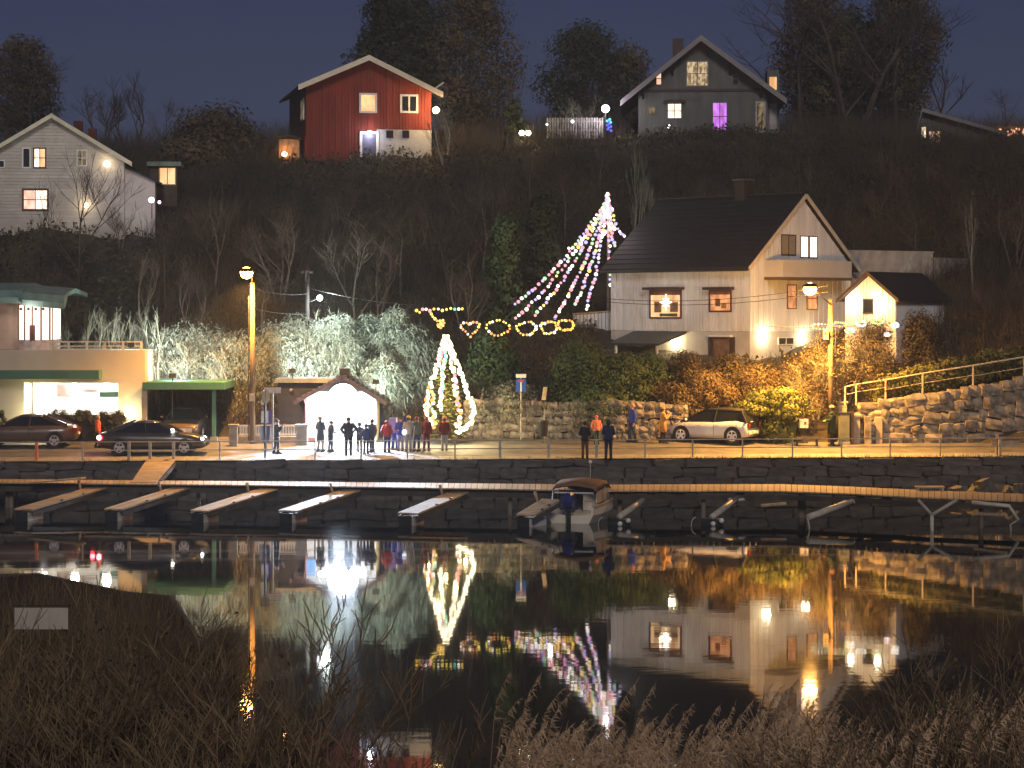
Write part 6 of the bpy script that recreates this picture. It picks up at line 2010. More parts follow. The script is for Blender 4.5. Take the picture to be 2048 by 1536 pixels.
# white compact electric hatchback seen from its left rear
hat_ = [(-1.97, 0.40, 0.86, 0.74), (-1.88, 0.30, 0.98, 0.84), (-1.4, 0.24, 1.02, 0.89), (-0.5, 0.22, 0.96, 0.89), (0.6, 0.22, 0.95, 0.88), (1.2, 0.24, 0.93, 0.87), (1.65, 0.27, 0.84, 0.82), (1.93, 0.32, 0.70, 0.70), (2.02, 0.38, 0.58, 0.56)]
ghh = dict(x=(-1.93, -1.60, 0.20, 1.35), z=(0.99, 1.50), w=(0.80, 0.60), b=-0.35, c=0.14)
pc = gp(1430, 884); pc.y += 0.55; pc.z = gz(pc.x, pc.y) - 0.06
ev = car('white compact hatchback with black roof and bright alloy wheels parked by the rubble wall', pc, 152, hat_, ghh, 4.0, 1.78, M_silver, mat('alloy_white', (0.72, 0.72, 0.75), 0.35), (-1.28, 1.29), 0.35, black_top=True, group='cars on the quay road')
MB().box(-2.01, -0.62, 0.42, -1.93, 0.62, 0.56).build('rear_bumper', M_silver, ev)
MB().box(-2.02, -0.60, 0.70, -1.925, 0.60, 0.98).build('tailgate', M_glassdark, ev)
for sy in (-1, 1):
    MB().box(-2.03, min(sy * 0.52, sy * 0.72), 0.74, -1.9, max(sy * 0.52, sy * 0.72), 0.92).build('tail_lamp', M_tail_off, ev)
MB().box(-2.035, -0.27, 0.45, -2.012, 0.27, 0.56).build('number_plate', M_plate, ev)
MB().box(1.85, -0.6, 0.62, 1.99, -0.4, 0.72).build('headlamp', M_alloy, ev)
MB().box(1.85, 0.4, 0.62, 1.99, 0.6, 0.72).build('headlamp', M_alloy, ev)
# dark car standing under the carport, front towards the water
pc = Vector(((372 - 1024) * 107.2 / F_PX, 107.2, 0)); pc.z = gz(pc.x, 105) + 0.0
c4 = car('dark car parked nose out in the shade of the green carport', pc, -88, sed, ghs, 4.7, 1.82, M_brownp, M_alloy, (-1.40, 1.42), group='cars on the quay road')
for sy in (-0.62, 0.62):
    MB().ball((2.14, sy, 0.64), 0.12, 10, 6, (0.8, 1.2, 0.7)).build('headlamp', M_alloy, c4, smooth=True)
MB().box(2.33, -0.52, 0.40, 2.40, 0.52, 0.58).build('grille', M_alloy, c4)
MB().box(2.402, -0.26, 0.42, 2.415, 0.26, 0.53).build('number_plate', M_plate, c4)
# tan car roof behind the brown saloon
# ------------------------------------------------------------------ motorboat
bp_ = flat(1140, 1047, 0.0)
boat = thing('motorboat', 'small pale motorboat with brown canvas top moored at the walkway', 'boat', (bp_.x, bp_.y, 0), R(90 - 16))
boat.scale = (1.08, 1.08, 1.08)
M_hull = mat('hull_cream', (0.76, 0.70, 0.58), 0.4, 0.1, 1.0)
M_canvas = mat('canvas_brown', (0.20, 0.11, 0.05), 0.85, 0.15, 2.0)
hull = MB()
rg = []
for (x, zb, zg, hw) in ((0.0, -0.15, 0.62, 0.88), (0.8, -0.2, 0.64, 0.98), (2.2, -0.2, 0.70, 1.02), (3.3, -0.15, 0.80, 0.86), (4.2, -0.02, 0.92, 0.52), (4.75, 0.25, 1.02, 0.14), (4.9, 0.5, 1.06, 0.03)):
    rg.append([(x, 0, zb - 0.1), (x, -hw * 0.72, zb + 0.05), (x, -hw * 0.97, zb + (zg - zb) * 0.6), (x, -hw, zg), (x, -hw * 0.90, zg), (x, -hw * 0.84, zg - 0.3), (x, 0, zg - 0.34),
               (x, hw * 0.84, zg - 0.3), (x, hw * 0.90, zg), (x, hw, zg), (x, hw * 0.97, zb + (zg - zb) * 0.6), (x, hw * 0.72, zb + 0.05)])
hull.loft(rg)
hull.build('hull', M_hull, boat, smooth=False)
MB().loft([[(x, -hw - 0.02, z - 0.04), (x, -hw - 0.02, z + 0.03), (x, -hw + 0.06, z + 0.03), (x, -hw + 0.06, z - 0.04)] for (x, z, hw) in ((0.0, 0.62, 0.88), (0.8, 0.64, 0.98), (2.2, 0.70, 1.02), (3.3, 0.80, 0.86), (4.2, 0.92, 0.52), (4.9, 1.06, 0.05))]).build('rub_rail', M_wood, boat)
MB().loft([[(x, hw + 0.02, z - 0.04), (x, hw + 0.02, z + 0.03), (x, hw - 0.06, z + 0.03), (x, hw - 0.06, z - 0.04)] for (x, z, hw) in ((0.0, 0.62, 0.88), (0.8, 0.64, 0.98), (2.2, 0.70, 1.02), (3.3, 0.80, 0.86), (4.2, 0.92, 0.52), (4.9, 1.06, 0.05))]).build('rub_rail', M_wood, boat)
cn = MB()
rg = []
for (x, z, hw) in ((0.55, 1.30, 0.84), (1.0, 1.42, 0.88), (1.7, 1.48, 0.90), (2.4, 1.42, 0.88), (2.9, 1.26, 0.84)):
    rg.append([(x, -hw, z - 0.22), (x, -hw * 0.85, z - 0.04), (x, 0, z + 0.05), (x, hw * 0.85, z - 0.04), (x, hw, z - 0.22), (x, hw * 0.8, z - 0.1), (x, 0, z), (x, -hw * 0.8, z - 0.1)])
cn.loft(rg).build('canopy', M_canvas, boat, smooth=True)
ws = MB()
ws.loft([[(2.95, -0.82, 0.74), (3.35, 0, 0.82), (2.95, 0.82, 0.74), (2.93, 0.82, 0.74), (3.32, 0, 0.82), (2.93, -0.82, 0.74)], [(2.75, -0.78, 1.30), (3.0, 0, 1.42), (2.75, 0.78, 1.30), (2.73, 0.78, 1.30), (2.97, 0, 1.42), (2.73, -0.78, 1.30)]]).build('windscreen', mat('screen_glass', (0.16, 0.18, 0.18), 0.1, 0.1), boat)
for sy in (-1, 1):
    MB().tube([(0.6, sy * 0.82, 0.62), (0.75, sy * 0.82, 1.12)], 0.025, 6).build('canopy_bow', M_steel, boat)
    MB().tube([(1.7, sy * 0.9, 0.68), (1.7, sy * 0.86, 1.28)], 0.025, 6).build('canopy_bow', M_steel, boat)
MB().prism([(0.62, -0.80, 0.66), (2.6, -0.86, 0.72), (2.6, -0.82, 1.22), (0.75, -0.80, 1.10)], (0, 0, 0), (0, 0.02, 0)).build('side_curtain', mat('canvas_tan', (0.42, 0.32, 0.20), 0.8), boat)
MB().box(1.3, -0.7, 0.36, 1.75, -0.15, 0.95).build('seat', mat('seat_vinyl', (0.60, 0.52, 0.44), 0.6), boat)
MB().box(1.3, 0.15, 0.36, 1.75, 0.7, 0.95).build('seat', M_navy if False else mat('seat_dark', (0.06, 0.05, 0.09), 0.6), boat)
MB().tube([(0.55, -0.72, 1.05), (0.55, 0.72, 1.05)], 0.03, 6).build('cross_rail', M_white, boat)
ob_ = MB()
ob_.loft([[(-0.35, -0.14, 0.62), (0.02, -0.14, 0.62), (0.02, 0.14, 0.62), (-0.35, 0.14, 0.62)], [(-0.42, -0.17, 0.80), (0.06, -0.17, 0.80), (0.06, 0.17, 0.80), (-0.42, 0.17, 0.80)], [(-0.40, -0.15, 1.02), (0.02, -0.15, 1.06), (0.02, 0.15, 1.06), (-0.40, 0.15, 1.02)], [(-0.3, -0.08, 1.10), (-0.05, -0.08, 1.12), (-0.05, 0.08, 1.12), (-0.3, 0.08, 1.10)]])
om = ob_.build('outboard_motor', mat('cowl_blue', (0.025, 0.03, 0.16), 0.35), boat, smooth=False)
MB().box(-0.26, -0.06, -0.5, -0.10, 0.06, 0.62).build('leg', M_black, om)
MB().box(-0.12, -0.18, 0.40, 0.02, 0.18, 0.60).build('clamp', M_dsteel, om)
MB().tube([(3.4, 0.1, 0.85), (3.4, 0.1, 1.95)], 0.02, 6).build('mast', M_steel, boat)
MB().ball((3.4, 0.1, 1.98), 0.07, 8, 5).build('mast_lamp', M_white, boat, smooth=True)
for sy in (-1, 1):
    MB().tube([(0.25, sy * 0.85, 0.62), (0.25, sy * 0.85, 0.78), (0.0, sy * 0.5, 0.80)], 0.02, 6).build('stern_rail', M_steel, boat)
# ------------------------------------------------------------------ vegetation generators
def tri_tubes(segs, n=4):
    """segs: list of (p0, p1, r0, r1) -> quads as an (N*4,3) array"""
    P0 = np.array([s[0] for s in segs]); P1 = np.array([s[1] for s in segs])
    R0 = np.array([s[2] for s in segs])[:, None]; R1 = np.array([s[3] for s in segs])[:, None]
    D = P1 - P0
    D /= np.maximum(np.linalg.norm(D, axis=1, keepdims=True), 1e-9)
    ref = np.where(np.abs(D[:, 2:3]) < 0.9, np.array([[0, 0, 1.0]]), np.array([[1.0, 0, 0]]))
    A = np.cross(D, ref); A /= np.linalg.norm(A, axis=1, keepdims=True)
    B = np.cross(D, A)
    out = []
    for k in range(n):
        a0, a1 = 2 * PI * k / n, 2 * PI * (k + 1) / n
        d0 = A * math.cos(a0) + B * math.sin(a0); d1 = A * math.cos(a1) + B * math.sin(a1)
        out.append(np.stack([P0 + d0 * R0, P0 + d1 * R0, P1 + d1 * R1, P1 + d0 * R1], 1))
    return np.concatenate(out, 0).reshape(-1, 3)

def grow(r, h, spread=0.6, depth=5, lean=0.05, trunk_r=0.12, first=0.3, kids=(3, 4), up=0.25, stems=1, shrink=0.66):
    """returns (limb segments, twig segments)"""
    limbs, twigs = [], []
    def branch(p, d, ln, rad, lv):
        n = 3
        q = np.array(p)
        dd = np.array(d)
        pts = [q.copy()]
        for i in range(n):
            dd = dd + np.array([r.uniform(-1, 1), r.uniform(-1, 1), r.uniform(-0.6, 1) * up]) * (0.16 if lv else 0.06)
            dd /= np.linalg.norm(dd)
            q2 = q + dd * ln / n
            r0, r1 = rad * (1 - 0.55 * i / n), rad * (1 - 0.55 * (i + 1) / n)
            (limbs if lv < 2 else twigs).append((q.copy(), q2.copy(), r0, r1))
            q = q2
            pts.append(q.copy())
        if lv >= depth:
            return
        k = r.randint(*kids)
        for i in range(k):
            t = r.uniform(first if lv == 0 else 0.25, 1.0) if i else 1.0
            f = t * n
            j = min(n - 1, int(f))
            b = pts[j] + (pts[j + 1] - pts[j]) * (f - j)
            a = r.uniform(0, 2 * PI)
            side = np.array([math.cos(a), math.sin(a), 0])
            nd = dd * (1 - spread * (0.5 if i == 0 else 1.0)) + side * spread * (0.4 if i == 0 else 1.0) * r.uniform(0.7, 1.2) + np.array([0, 0, up * 0.6])
            nd /= np.linalg.norm(nd)
            branch(b, nd, ln * shrink * r.uniform(0.75, 1.15), max(0.008, rad * (0.62 if i == 0 else 0.48)), lv + 1)
    for s in range(stems):
        a = 2 * PI * s / max(1, stems) + r.random()
        off = 0.0 if stems == 1 else 0.25
        d0 = np.array([math.cos(a) * (lean if stems == 1 else 0.28) + r.uniform(-.1, .1), math.sin(a) * (lean if stems == 1 else 0.28), 1.0])
        d0 /= np.linalg.norm(d0)
        branch((math.cos(a) * off, math.sin(a) * off, -0.3), d0, h * 0.45 * r.uniform(0.85, 1.1), trunk_r, 0)
    return limbs, twigs

def leaf_cloud(r, centers, n, size, flat=0.7, seed=0, stringy=0.0):
    """leaf sized triangles spread through clumps: centers list of (c, radius)"""
    g = np.random.default_rng(seed)
    C_ = np.array([c for c, _ in centers]); Rr = np.array([q for _, q in centers])
    w = Rr ** 2; w /= w.sum()
    idx = g.choice(len(centers), n, p=w)
    u = g.normal(size=(n, 3)); u /= np.linalg.norm(u, axis=1, keepdims=True)
    rad = Rr[idx, None] * (0.25 + 0.95 * g.random((n, 1)) ** 0.6)
    P = C_[idx] + u * rad * np.array([1, 1, flat])
    a = g.normal(size=(n, 3)); a /= np.linalg.norm(a, axis=1, keepdims=True)
    b = np.cross(u, a); b /= np.maximum(np.linalg.norm(b, axis=1, keepdims=True), 1e-6)
    s = size * (0.6 + 0.8 * g.random((n, 1)))
    a2 = np.cross(b, u) * 0.6 + a * 0.4
    if stringy > 0:
        dr = np.array([0, 0, -1.0]) * stringy + a * 0.8 + u * 0.5
        dr /= np.linalg.norm(dr, axis=1, keepdims=True)
        b = np.cross(dr, a); b /= np.maximum(np.linalg.norm(b, axis=1, keepdims=True), 1e-6)
        return np.stack([P - b * s * 0.22, P + b * s * 0.22, P + dr * s * 2.6], 1).reshape(-1, 3)
    return np.stack([P - b * s * 0.5, P + b * s * 0.5, P + a2 * s * 1.2], 1).reshape(-1, 3)

def crown_clumps(r, h0, h1, rad, n, cr, shape='oval'):
    out = []
    for k in range(n):
        f = (k + 0.5) / n
        z = h0 + (h1 - h0) * f
        if shape == 'oval':
            rr = rad * math.sin(PI * min(0.98, 0.12 + 0.83 * f)) ** 0.8
        elif shape == 'cone':
            rr = rad * (1 - f) + 0.1
        else:
            rr = rad * math.sqrt(max(0, 1 - f * f))
        a = k * 2.39996 + r.uniform(-0.4, 0.4)
        q = rr * math.sqrt(r.uniform(0.15, 1.0)) if shape != 'cone' else rr * r.uniform(0.3, 1)
        out.append(((math.cos(a) * q, math.sin(a) * q, z), cr * r.uniform(0.7, 1.3)))
    return out

M_bark = mat('dark_bark', (0.075, 0.058, 0.045), 0.9, 0.35, 3.0)
M_twig = mat('brown_twigs', (0.065, 0.048, 0.037), 0.9, 0.35, 1.2)
M_midb = mat('grey_bark', (0.15, 0.125, 0.10), 0.9, 0.35, 3.0)
M_midt = mat('grey_twigs', (0.115, 0.092, 0.07), 0.9, 0.35, 1.2)
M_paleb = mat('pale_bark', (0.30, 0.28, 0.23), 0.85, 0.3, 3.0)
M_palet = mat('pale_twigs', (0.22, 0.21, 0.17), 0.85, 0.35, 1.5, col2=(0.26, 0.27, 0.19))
M_ever = leafmat('evergreen_dark', (0.030, 0.042, 0.022), (0.05, 0.06, 0.03))
M_brownleaf = leafmat('withered_leaves', (0.075, 0.058, 0.034), (0.11, 0.085, 0.045))
M_shrubgreen = leafmat('shrub_green', (0.045, 0.075, 0.030), (0.075, 0.11, 0.045))
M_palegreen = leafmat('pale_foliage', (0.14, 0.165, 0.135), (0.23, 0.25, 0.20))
M_juniper = leafmat('juniper_green', (0.10, 0.13, 0.03), (0.16, 0.17, 0.05))
M_orangebush = leafmat('rusty_leaves', (0.13, 0.095, 0.05), (0.19, 0.135, 0.065))

BARE = []
for i in range(5):
    r = random.Random(100 + i)
    limbs, twigs = grow(r, 8.0, spread=(0.5, 0.62, 0.42, 0.55, 0.36)[i], depth=5, trunk_r=0.15, kids=((3, 4), (3, 4), (3, 4), (3, 4), (2, 4))[i], up=(0.25, 0.15, 0.4, 0.2, 0.5)[i], stems=(1, 1, 2, 3, 1)[i], shrink=(0.68, 0.7, 0.64, 0.62, 0.62)[i])
    BARE.append((tri_tubes(limbs, 5), tri_tubes(twigs, 3), max(s[1][2] for s in twigs)))

def thing_from(name, label, cat, loc, rz, scale, parts, group):
    t = thing(name, label, cat, loc, rz, group)
    t.scale = scale if isinstance(scale, tuple) else (scale,) * 3
    for nm, me in parts:
        link_mesh(nm, me, t)
    return t

_cache = {}
def mesh_of(key, arr, n, m):
    if key not in _cache:
        o = np_mesh(key, arr, n, m)
        _cache[key] = o.data
        bpy.data.objects.remove(o)
    return _cache[key]

def bare_tree(label, px, d, top_py, var, dark=True, width=1.0, group='bare trees on the hillside', name='bare_tree', z=None):
    p = on_hill(px, d)
    if z is not None:
        p.z = z
    ht = CAM_H - (top_py - Y_H) * d / F_PX - p.z
    a, b, hh = BARE[var]
    s = ht / hh
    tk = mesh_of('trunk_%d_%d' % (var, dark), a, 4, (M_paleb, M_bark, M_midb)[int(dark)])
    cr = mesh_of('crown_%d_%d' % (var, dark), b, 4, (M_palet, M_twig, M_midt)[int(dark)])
    return thing_from(name, label, 'tree', p, rnd.uniform(0, 6.28), (s * width, s * width, s), [('trunk', tk), ('crown', cr)], group)

def leafy(label, cat, name, px, d, top_py, half_w_px, m, clumps, n, size, shape='oval', seed=1, group=None, trunk=True, low=0.0, flat=0.8, zbase=None, cr=0.34, stringy=0.0):
    p = on_hill(px, d)
    if zbase is not None:
        p.z = zbase
    ht = CAM_H - (top_py - Y_H) * d / F_PX - p.z
    rad = half_w_px * d / F_PX
    r = random.Random(seed)
    t = thing(name, label, cat, p, 0, group)
    cl = crown_clumps(r, low * ht, ht * 0.93, rad * 0.82, clumps, rad * cr, shape)
    np_mesh('crown', leaf_cloud(r, cl, n, size, flat, seed, stringy), 3, m, t)
    if trunk:
        segs = [(np.array([0, 0, -0.5]), np.array([0, 0, ht * 0.6]), 0.16 * min(1, rad), 0.07)]
        for c, q in cl[::3]:
            segs.append((np.array([0, 0, max(0.1, c[2] * 0.5)]), np.array(c), 0.05, 0.015))
        np_mesh('trunk', tri_tubes(segs, 5), 4, M_bark, t)
    return t

# --- trees along the skyline
leafy('huge dark evergreen tree rising behind the red house to the top of the photo', 'tree', 'evergreen_tree', 800, 150.0, -70, 88, M_ever, 46, 22000, 0.19, seed=3, low=0.15, cr=0.42)
leafy('big withered brown tree right of the huge evergreen behind the red house', 'tree', 'withered_tree', 940, 151.0, -50, 108, M_brownleaf, 46, 17000, 0.16, seed=4, low=0.05, cr=0.42)
leafy('rounded dark evergreen on the ridge between the red house and the grey villa', 'tree', 'evergreen_tree', 1168, 155.0, 58, 86, M_ever, 30, 13000, 0.17, seed=5, low=0.1, cr=0.45)
leafy('low brownish tree leaning towards the left roof of the grey villa', 'tree', 'withered_tree', 1255, 156.0, 95, 60, M_brownleaf, 24, 7000, 0.16, seed=6, low=0.0, cr=0.45)
leafy('round olive brown bush on the skyline left of the red house', 'bush', 'round_bush', 435, 142.0, 240, 104, M_brownleaf, 34, 9000, 0.20, 'dome', seed=7, low=0.05, trunk=False, cr=0.45)
leafy('dark round bush on the slope just below the round skyline bush', 'bush', 'round_bush', 380, 138.0, 290, 70, M_brownleaf, 24, 5000, 0.18, 'dome', seed=8, low=0.0, trunk=False, cr=0.45)
bare_tree('large bare tree on the skyline at the left photo edge', 60, 146, 62, 1, width=1.25)
bare_tree('bare tree behind the chimneys of the old white house', 10, 150, 90, 0, width=1.2)
bare_tree('bare tree standing against the sky right of the old white house', 262, 148, 128, 2, width=1.1)
bare_tree('smaller bare tree between the skyline bush and the old white house', 205, 152, 150, 3)
bare_tree('faint bare tree on the skyline just left of the round bush', 330, 156, 185, 0)
bare_tree('tall bare tree immediately right of the grey villa', 1600, 150, -60, 1, width=1.3)
bare_tree('very tall bare tree second to the right of the grey villa', 1700, 149, -90, 3, width=1.35)
bare_tree('tall bare tree third to the right of the grey villa', 1790, 151, -30, 0, width=1.3)
leafy('wide dark brown tree crown right of the grey villa', 'tree', 'withered_tree', 1628, 153.0, -60, 84, M_brownleaf, 40, 15000, 0.16, seed=61, low=0.05, cr=0.42)
leafy('wide dark tree crown reaching the top of the photo above the dark hillside house', 'tree', 'withered_tree', 1800, 153.5, -50, 92, M_brownleaf, 40, 15000, 0.16, seed=62, low=0.1, cr=0.42)
leafy('dense dark tree crown on the skyline at the left photo edge', 'tree', 'withered_tree', 45, 151.0, 70, 84, M_brownleaf, 34, 11000, 0.15, seed=63, low=0.15, cr=0.40)
bare_tree('bare tree above the dark hillside house', 1850, 157, 60, 2, width=1.2)
leafy('dark dense evergreen behind the bare trees right of the grey villa', 'tree', 'evergreen_tree', 1690, 157.0, 30, 120, M_ever, 40, 9000, 0.26, seed=9, low=0.0, cr=0.45)
bare_tree('bare tree behind the glowing pergola', 2010, 152, 170, 1)
bare_tree('bare tree between the withered tree and the twin lamps', 1020, 147, 130, 4)
leafy('small dark evergreen left of the twin lamps', 'tree', 'evergreen_tree', 1028, 142.0, 200, 30, M_ever, 16, 2500, 0.2, seed=10, low=0.0)
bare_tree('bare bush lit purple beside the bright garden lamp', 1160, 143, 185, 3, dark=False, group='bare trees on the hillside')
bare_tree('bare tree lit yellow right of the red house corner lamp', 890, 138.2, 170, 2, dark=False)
# --- trees on the slope
bare_tree('bare tree in front of the old white house facade', 155, 119.0, 285, 0, width=0.9)
bare_tree('slim pale poplar with two stems above the white house roof', 1268, 128.0, 285, 4, dark=False, width=0.45)
bare_tree('second slim pale poplar close right of the first above the white house', 1290, 128.5, 300, 2, dark=False, width=0.4)
for i, (px, d, tp, v, lab) in enumerate([
    (330, 119, 430, 1, 'bare tree on the slope above the carport'), (430, 121, 360, 0, 'bare tree on the slope above the left street lamp'), (560, 120, 400, 3, 'bare tree on the slope left of the telegraph pole top'),
    (640, 124, 380, 2, 'bare tree on the slope below the red house plaster base'), (715, 115.5, 432, 0, 'forked bare tree right of the telegraph pole'), (800, 121, 400, 1, 'bare tree on the slope below the red house right corner'),
    (905, 122, 372, 3, 'bare tree on the dark slope above the decorated spruce'), (965, 126, 330, 0, 'bare tree on the slope below the twin lamps'), (1130, 130, 320, 1, 'bare tree on the slope left of the flagpole top'),
    (1340, 133, 300, 3, 'bare tree on the bank below the grey villa windows'), (1440, 131, 330, 1, 'bare tree behind the chimney of the white house'), (1560, 131, 330, 0, 'bare tree behind the white house gable top'),
    (1660, 126, 370, 2, 'bare tree rising right of the white house gable'), (1750, 128, 360, 3, 'bare tree above the long concrete garden wall'), (1830, 124, 400, 1, 'bare tree above the right end of the garden wall'),
    (1900, 127, 340, 0, 'bare tree on the slope below the glowing pergola'), (2030, 120, 380, 3, 'bare tree at the right edge of the slope'), (240, 124, 400, 3, 'bare tree on the slope right of the old white house'),
    (500, 128, 330, 1, 'bare tree on the slope below the garden hut'), (90, 112.5, 500, 2, 'bare tree above the curved copper roof')]):
    bare_tree(lab, px, d, tp, v, dark=2 if i % 3 else True)
bare_tree('tall thin pale trunked tree on the right slope', 1945, 117.5, 395, 4, dark=False, width=0.5)
bare_tree('second tall thin tree on the right slope, nearer the edge', 1985, 118.5, 420, 4, dark=True, width=0.5)

for i, (px, d, tp, v, lab) in enumerate([
    (285, 116, 500, 4, 'thin bare tree on the slope above the roof terrace'), (385, 117, 505, 2, 'bare tree on the slope behind the carport, right of the terrace'), (455, 125, 400, 4, 'thin bare tree high on the slope above the left street lamp'), (525, 115, 520, 1, 'bare tree directly right of the left street lamp head'),
    (590, 131, 350, 4, 'thin bare tree below the glowing garden hut'), (680, 128, 370, 3, 'bare tree below the blue grey door of the red house'), (760, 117, 470, 4, 'thin bare tree between the forked tree and the spruce'), (840, 127, 370, 2, 'bare tree below the small basement windows of the red house'),
    (935, 117, 500, 3, 'bare tree just above the heart garland'), (1060, 133, 290, 1, 'bare tree below the picket fence on the ridge'), (1200, 134, 285, 0, 'bare tree below the bright garden lamp'), (1390, 128, 340, 2, 'bare tree over the middle of the white house roof'),
    (1500, 134, 300, 3, 'bare tree on the bank below the purple window'), (1620, 133, 310, 4, 'thin bare tree high on the bank right of the grey villa'), (1710, 122, 420, 1, 'bare tree directly above the shed roof'), (1860, 131, 320, 2, 'bare tree below the dark hillside house'),
    (1930, 121, 440, 1, 'bare tree beside the two tall thin trees'), (1790, 115, 540, 3, 'bare tree between the shed roof and the garden wall end'), (1965, 112, 560, 2, 'bare tree above the wall hedge at the right')]):
    bare_tree(lab, px, d, tp, v, dark=2)
leafy('dark green conifer on the slope left of the flagpole lights', 'tree', 'conifer', 1010, 117.5, 430, 62, M_shrubgreen, 30, 7000, 0.16, 'cone', seed=12, cr=0.38)
leafy('tall dark conifer behind the flagpole light strings', 'tree', 'conifer', 1085, 121.0, 372, 58, M_ever, 30, 6500, 0.18, 'cone', seed=13, cr=0.4)
leafy('dark green spreading shrub behind the ring garlands', 'bush', 'shrub', 985, 111.0, 672, 62, M_shrubgreen, 22, 5500, 0.13, 'dome', seed=14, trunk=False, cr=0.5)
# --- garden shrubs near the road
leafy('large dark green rhododendron mound left of the white house entrance', 'bush', 'rhododendron', 1165, 109.0, 700, 84, M_shrubgreen, 34, 16000, 0.10, 'dome', seed=15, trunk=False, cr=0.42)
leafy('dark green rhododendron right of the larger mound under the porch', 'bush', 'rhododendron', 1250, 108.6, 722, 62, M_shrubgreen, 26, 11000, 0.10, 'dome', seed=16, trunk=False, cr=0.42)
leafy('low grey green ground shrub on top of the rubble wall', 'bush', 'shrub', 1020, 108.0, 776, 90, M_palegreen, 26, 5000, 0.10, 'dome', seed=17, trunk=False, cr=0.36)
leafy('low green shrub trailing over the rubble wall beside the rhododendron', 'bush', 'shrub', 1200, 107.9, 778, 95, M_shrubgreen, 26, 5000, 0.10, 'dome', seed=18, trunk=False, cr=0.36)
leafy('rusty brown hedge below the white house gable', 'hedge', 'rusty_hedge', 1420, 108.6, 752, 60, M_orangebush, 24, 8000, 0.07, 'dome', seed=19, trunk=False, cr=0.42)
leafy('orange brown shrub under the gable wall lamps', 'bush', 'rusty_shrub', 1520, 108.8, 744, 62, M_orangebush, 24, 8000, 0.07, 'dome', seed=20, trunk=False, cr=0.42)
leafy('brown bank shrub between the rhododendron and the rusty hedge', 'bush', 'rusty_shrub', 1345, 108.0, 778, 60, M_brownleaf, 22, 4500, 0.10, 'dome', seed=21, trunk=False, cr=0.42)
t = leafy('flat spreading yellow green pine shrub behind the white hatchback', 'bush', 'spreading_pine', 1555, 106.7, 776, 88, M_juniper, 30, 8500, 0.10, 'dome', seed=22, trunk=True, low=0.45, flat=0.32, zbase=2.25, cr=0.34)
leafy('low tufted grass clump under the spreading pine', 'plant', 'grass_clump', 1545, 106.0, 838, 32, M_juniper, 14, 2600, 0.12, 'dome', seed=23, trunk=False, zbase=2.15, cr=0.5)
hp = at(103, 850, 104.9); hq = at(250, 850, 104.9)
hroot = thing('clipped_hedge', 'dark clipped hedge under the lit terrace of the sand coloured house', 'hedge', (hp.x, 105.0, gz(hp.x, 105.0) - 0.06))
htop = CAM_H - (819 - Y_H) * 104.9 / F_PX - hroot.location.z
cl = [((rnd.uniform(0.1, hq.x - hp.x - 0.1), rnd.uniform(-0.2, 0.2), rnd.uniform(0.15, htop - 0.17)), 0.2) for k in range(70)]
np_mesh('foliage', leaf_cloud(rnd, cl, 9000, 0.07, 0.9, 24), 3, mat('hedge_dark', (0.05, 0.055, 0.025), 0.8, 0.4), hroot)
MB().box(0.1, -0.15, -0.05, hq.x - hp.x - 0.1, 0.15, htop - 0.25).build('core', M_bark, hroot)
leafy('green potted shrub at the left photo edge beside the brown saloon', 'bush', 'potted_shrub', 4, 104.8, 818, 9, M_juniper, 8, 1200, 0.08, seed=25, trunk=False, zbase=2.3, cr=0.5)
# orange lit bare bushes below the shed
for i, (px, d, tp, v, w, lab) in enumerate([(1690, 107.9, 655, 3, 1.25, 'bare bush glowing orange directly right of the wooden lamp pole'), (1742, 108.2, 668, 1, 1.25, 'orange lit bare bush below the white garden shed'),
                                           (1632, 107.4, 690, 3, 1.1, 'orange lit bare bush left of the wooden lamp pole'), (1605, 106.9, 760, 2, 1.2, 'small orange twiggy bush above the wheeled bin'), (1800, 108.8, 662, 3, 1.2, 'brown bare bush right of the garden shed')]):
    p = on_hill(px, d)
    t = bare_tree(lab, px, d, tp, v, dark=False, width=w, group='orange lit bushes by the lamp', name='bare_bush')
    t['category'] = 'bush'
    me = mesh_of('leaves_orange', leaf_cloud(random.Random(7), crown_clumps(random.Random(7), 1.0, 8.2, 3.6, 30, 1.5), 3000, 0.15, 0.9, 77), 3, M_orangebush)
    link_mesh('leaves', me, t)
leafy('brown bushy shrub hiding the side wall of the white garden shed', 'bush', 'rusty_shrub', 1838, 109.3, 634, 62, M_brownleaf, 26, 7000, 0.09, 'dome', seed=64, trunk=False, cr=0.42)
leafy('brown shrub at the foot of the lit shed gable', 'bush', 'rusty_shrub', 1752, 108.9, 650, 50, M_brownleaf, 24, 5500, 0.09, 'dome', seed=65, trunk=False, cr=0.42)
leafy('low mixed shrub under the porch lamp of the white house', 'bush', 'shrub', 1372, 110.6, 708, 46, M_brownleaf, 22, 4500, 0.08, 'dome', seed=66, trunk=False, cr=0.42)
leafy('low green shrub below the porch roof of the white house', 'bush', 'shrub', 1300, 110.8, 712, 44, M_shrubgreen, 22, 4500, 0.08, 'dome', seed=67, trunk=False, cr=0.42)
leafy('low brown shrub beneath the curtained basement window', 'bush', 'shrub', 1455, 110.2, 716, 46, M_brownleaf, 22, 4500, 0.08, 'dome', seed=68, trunk=False, cr=0.42)
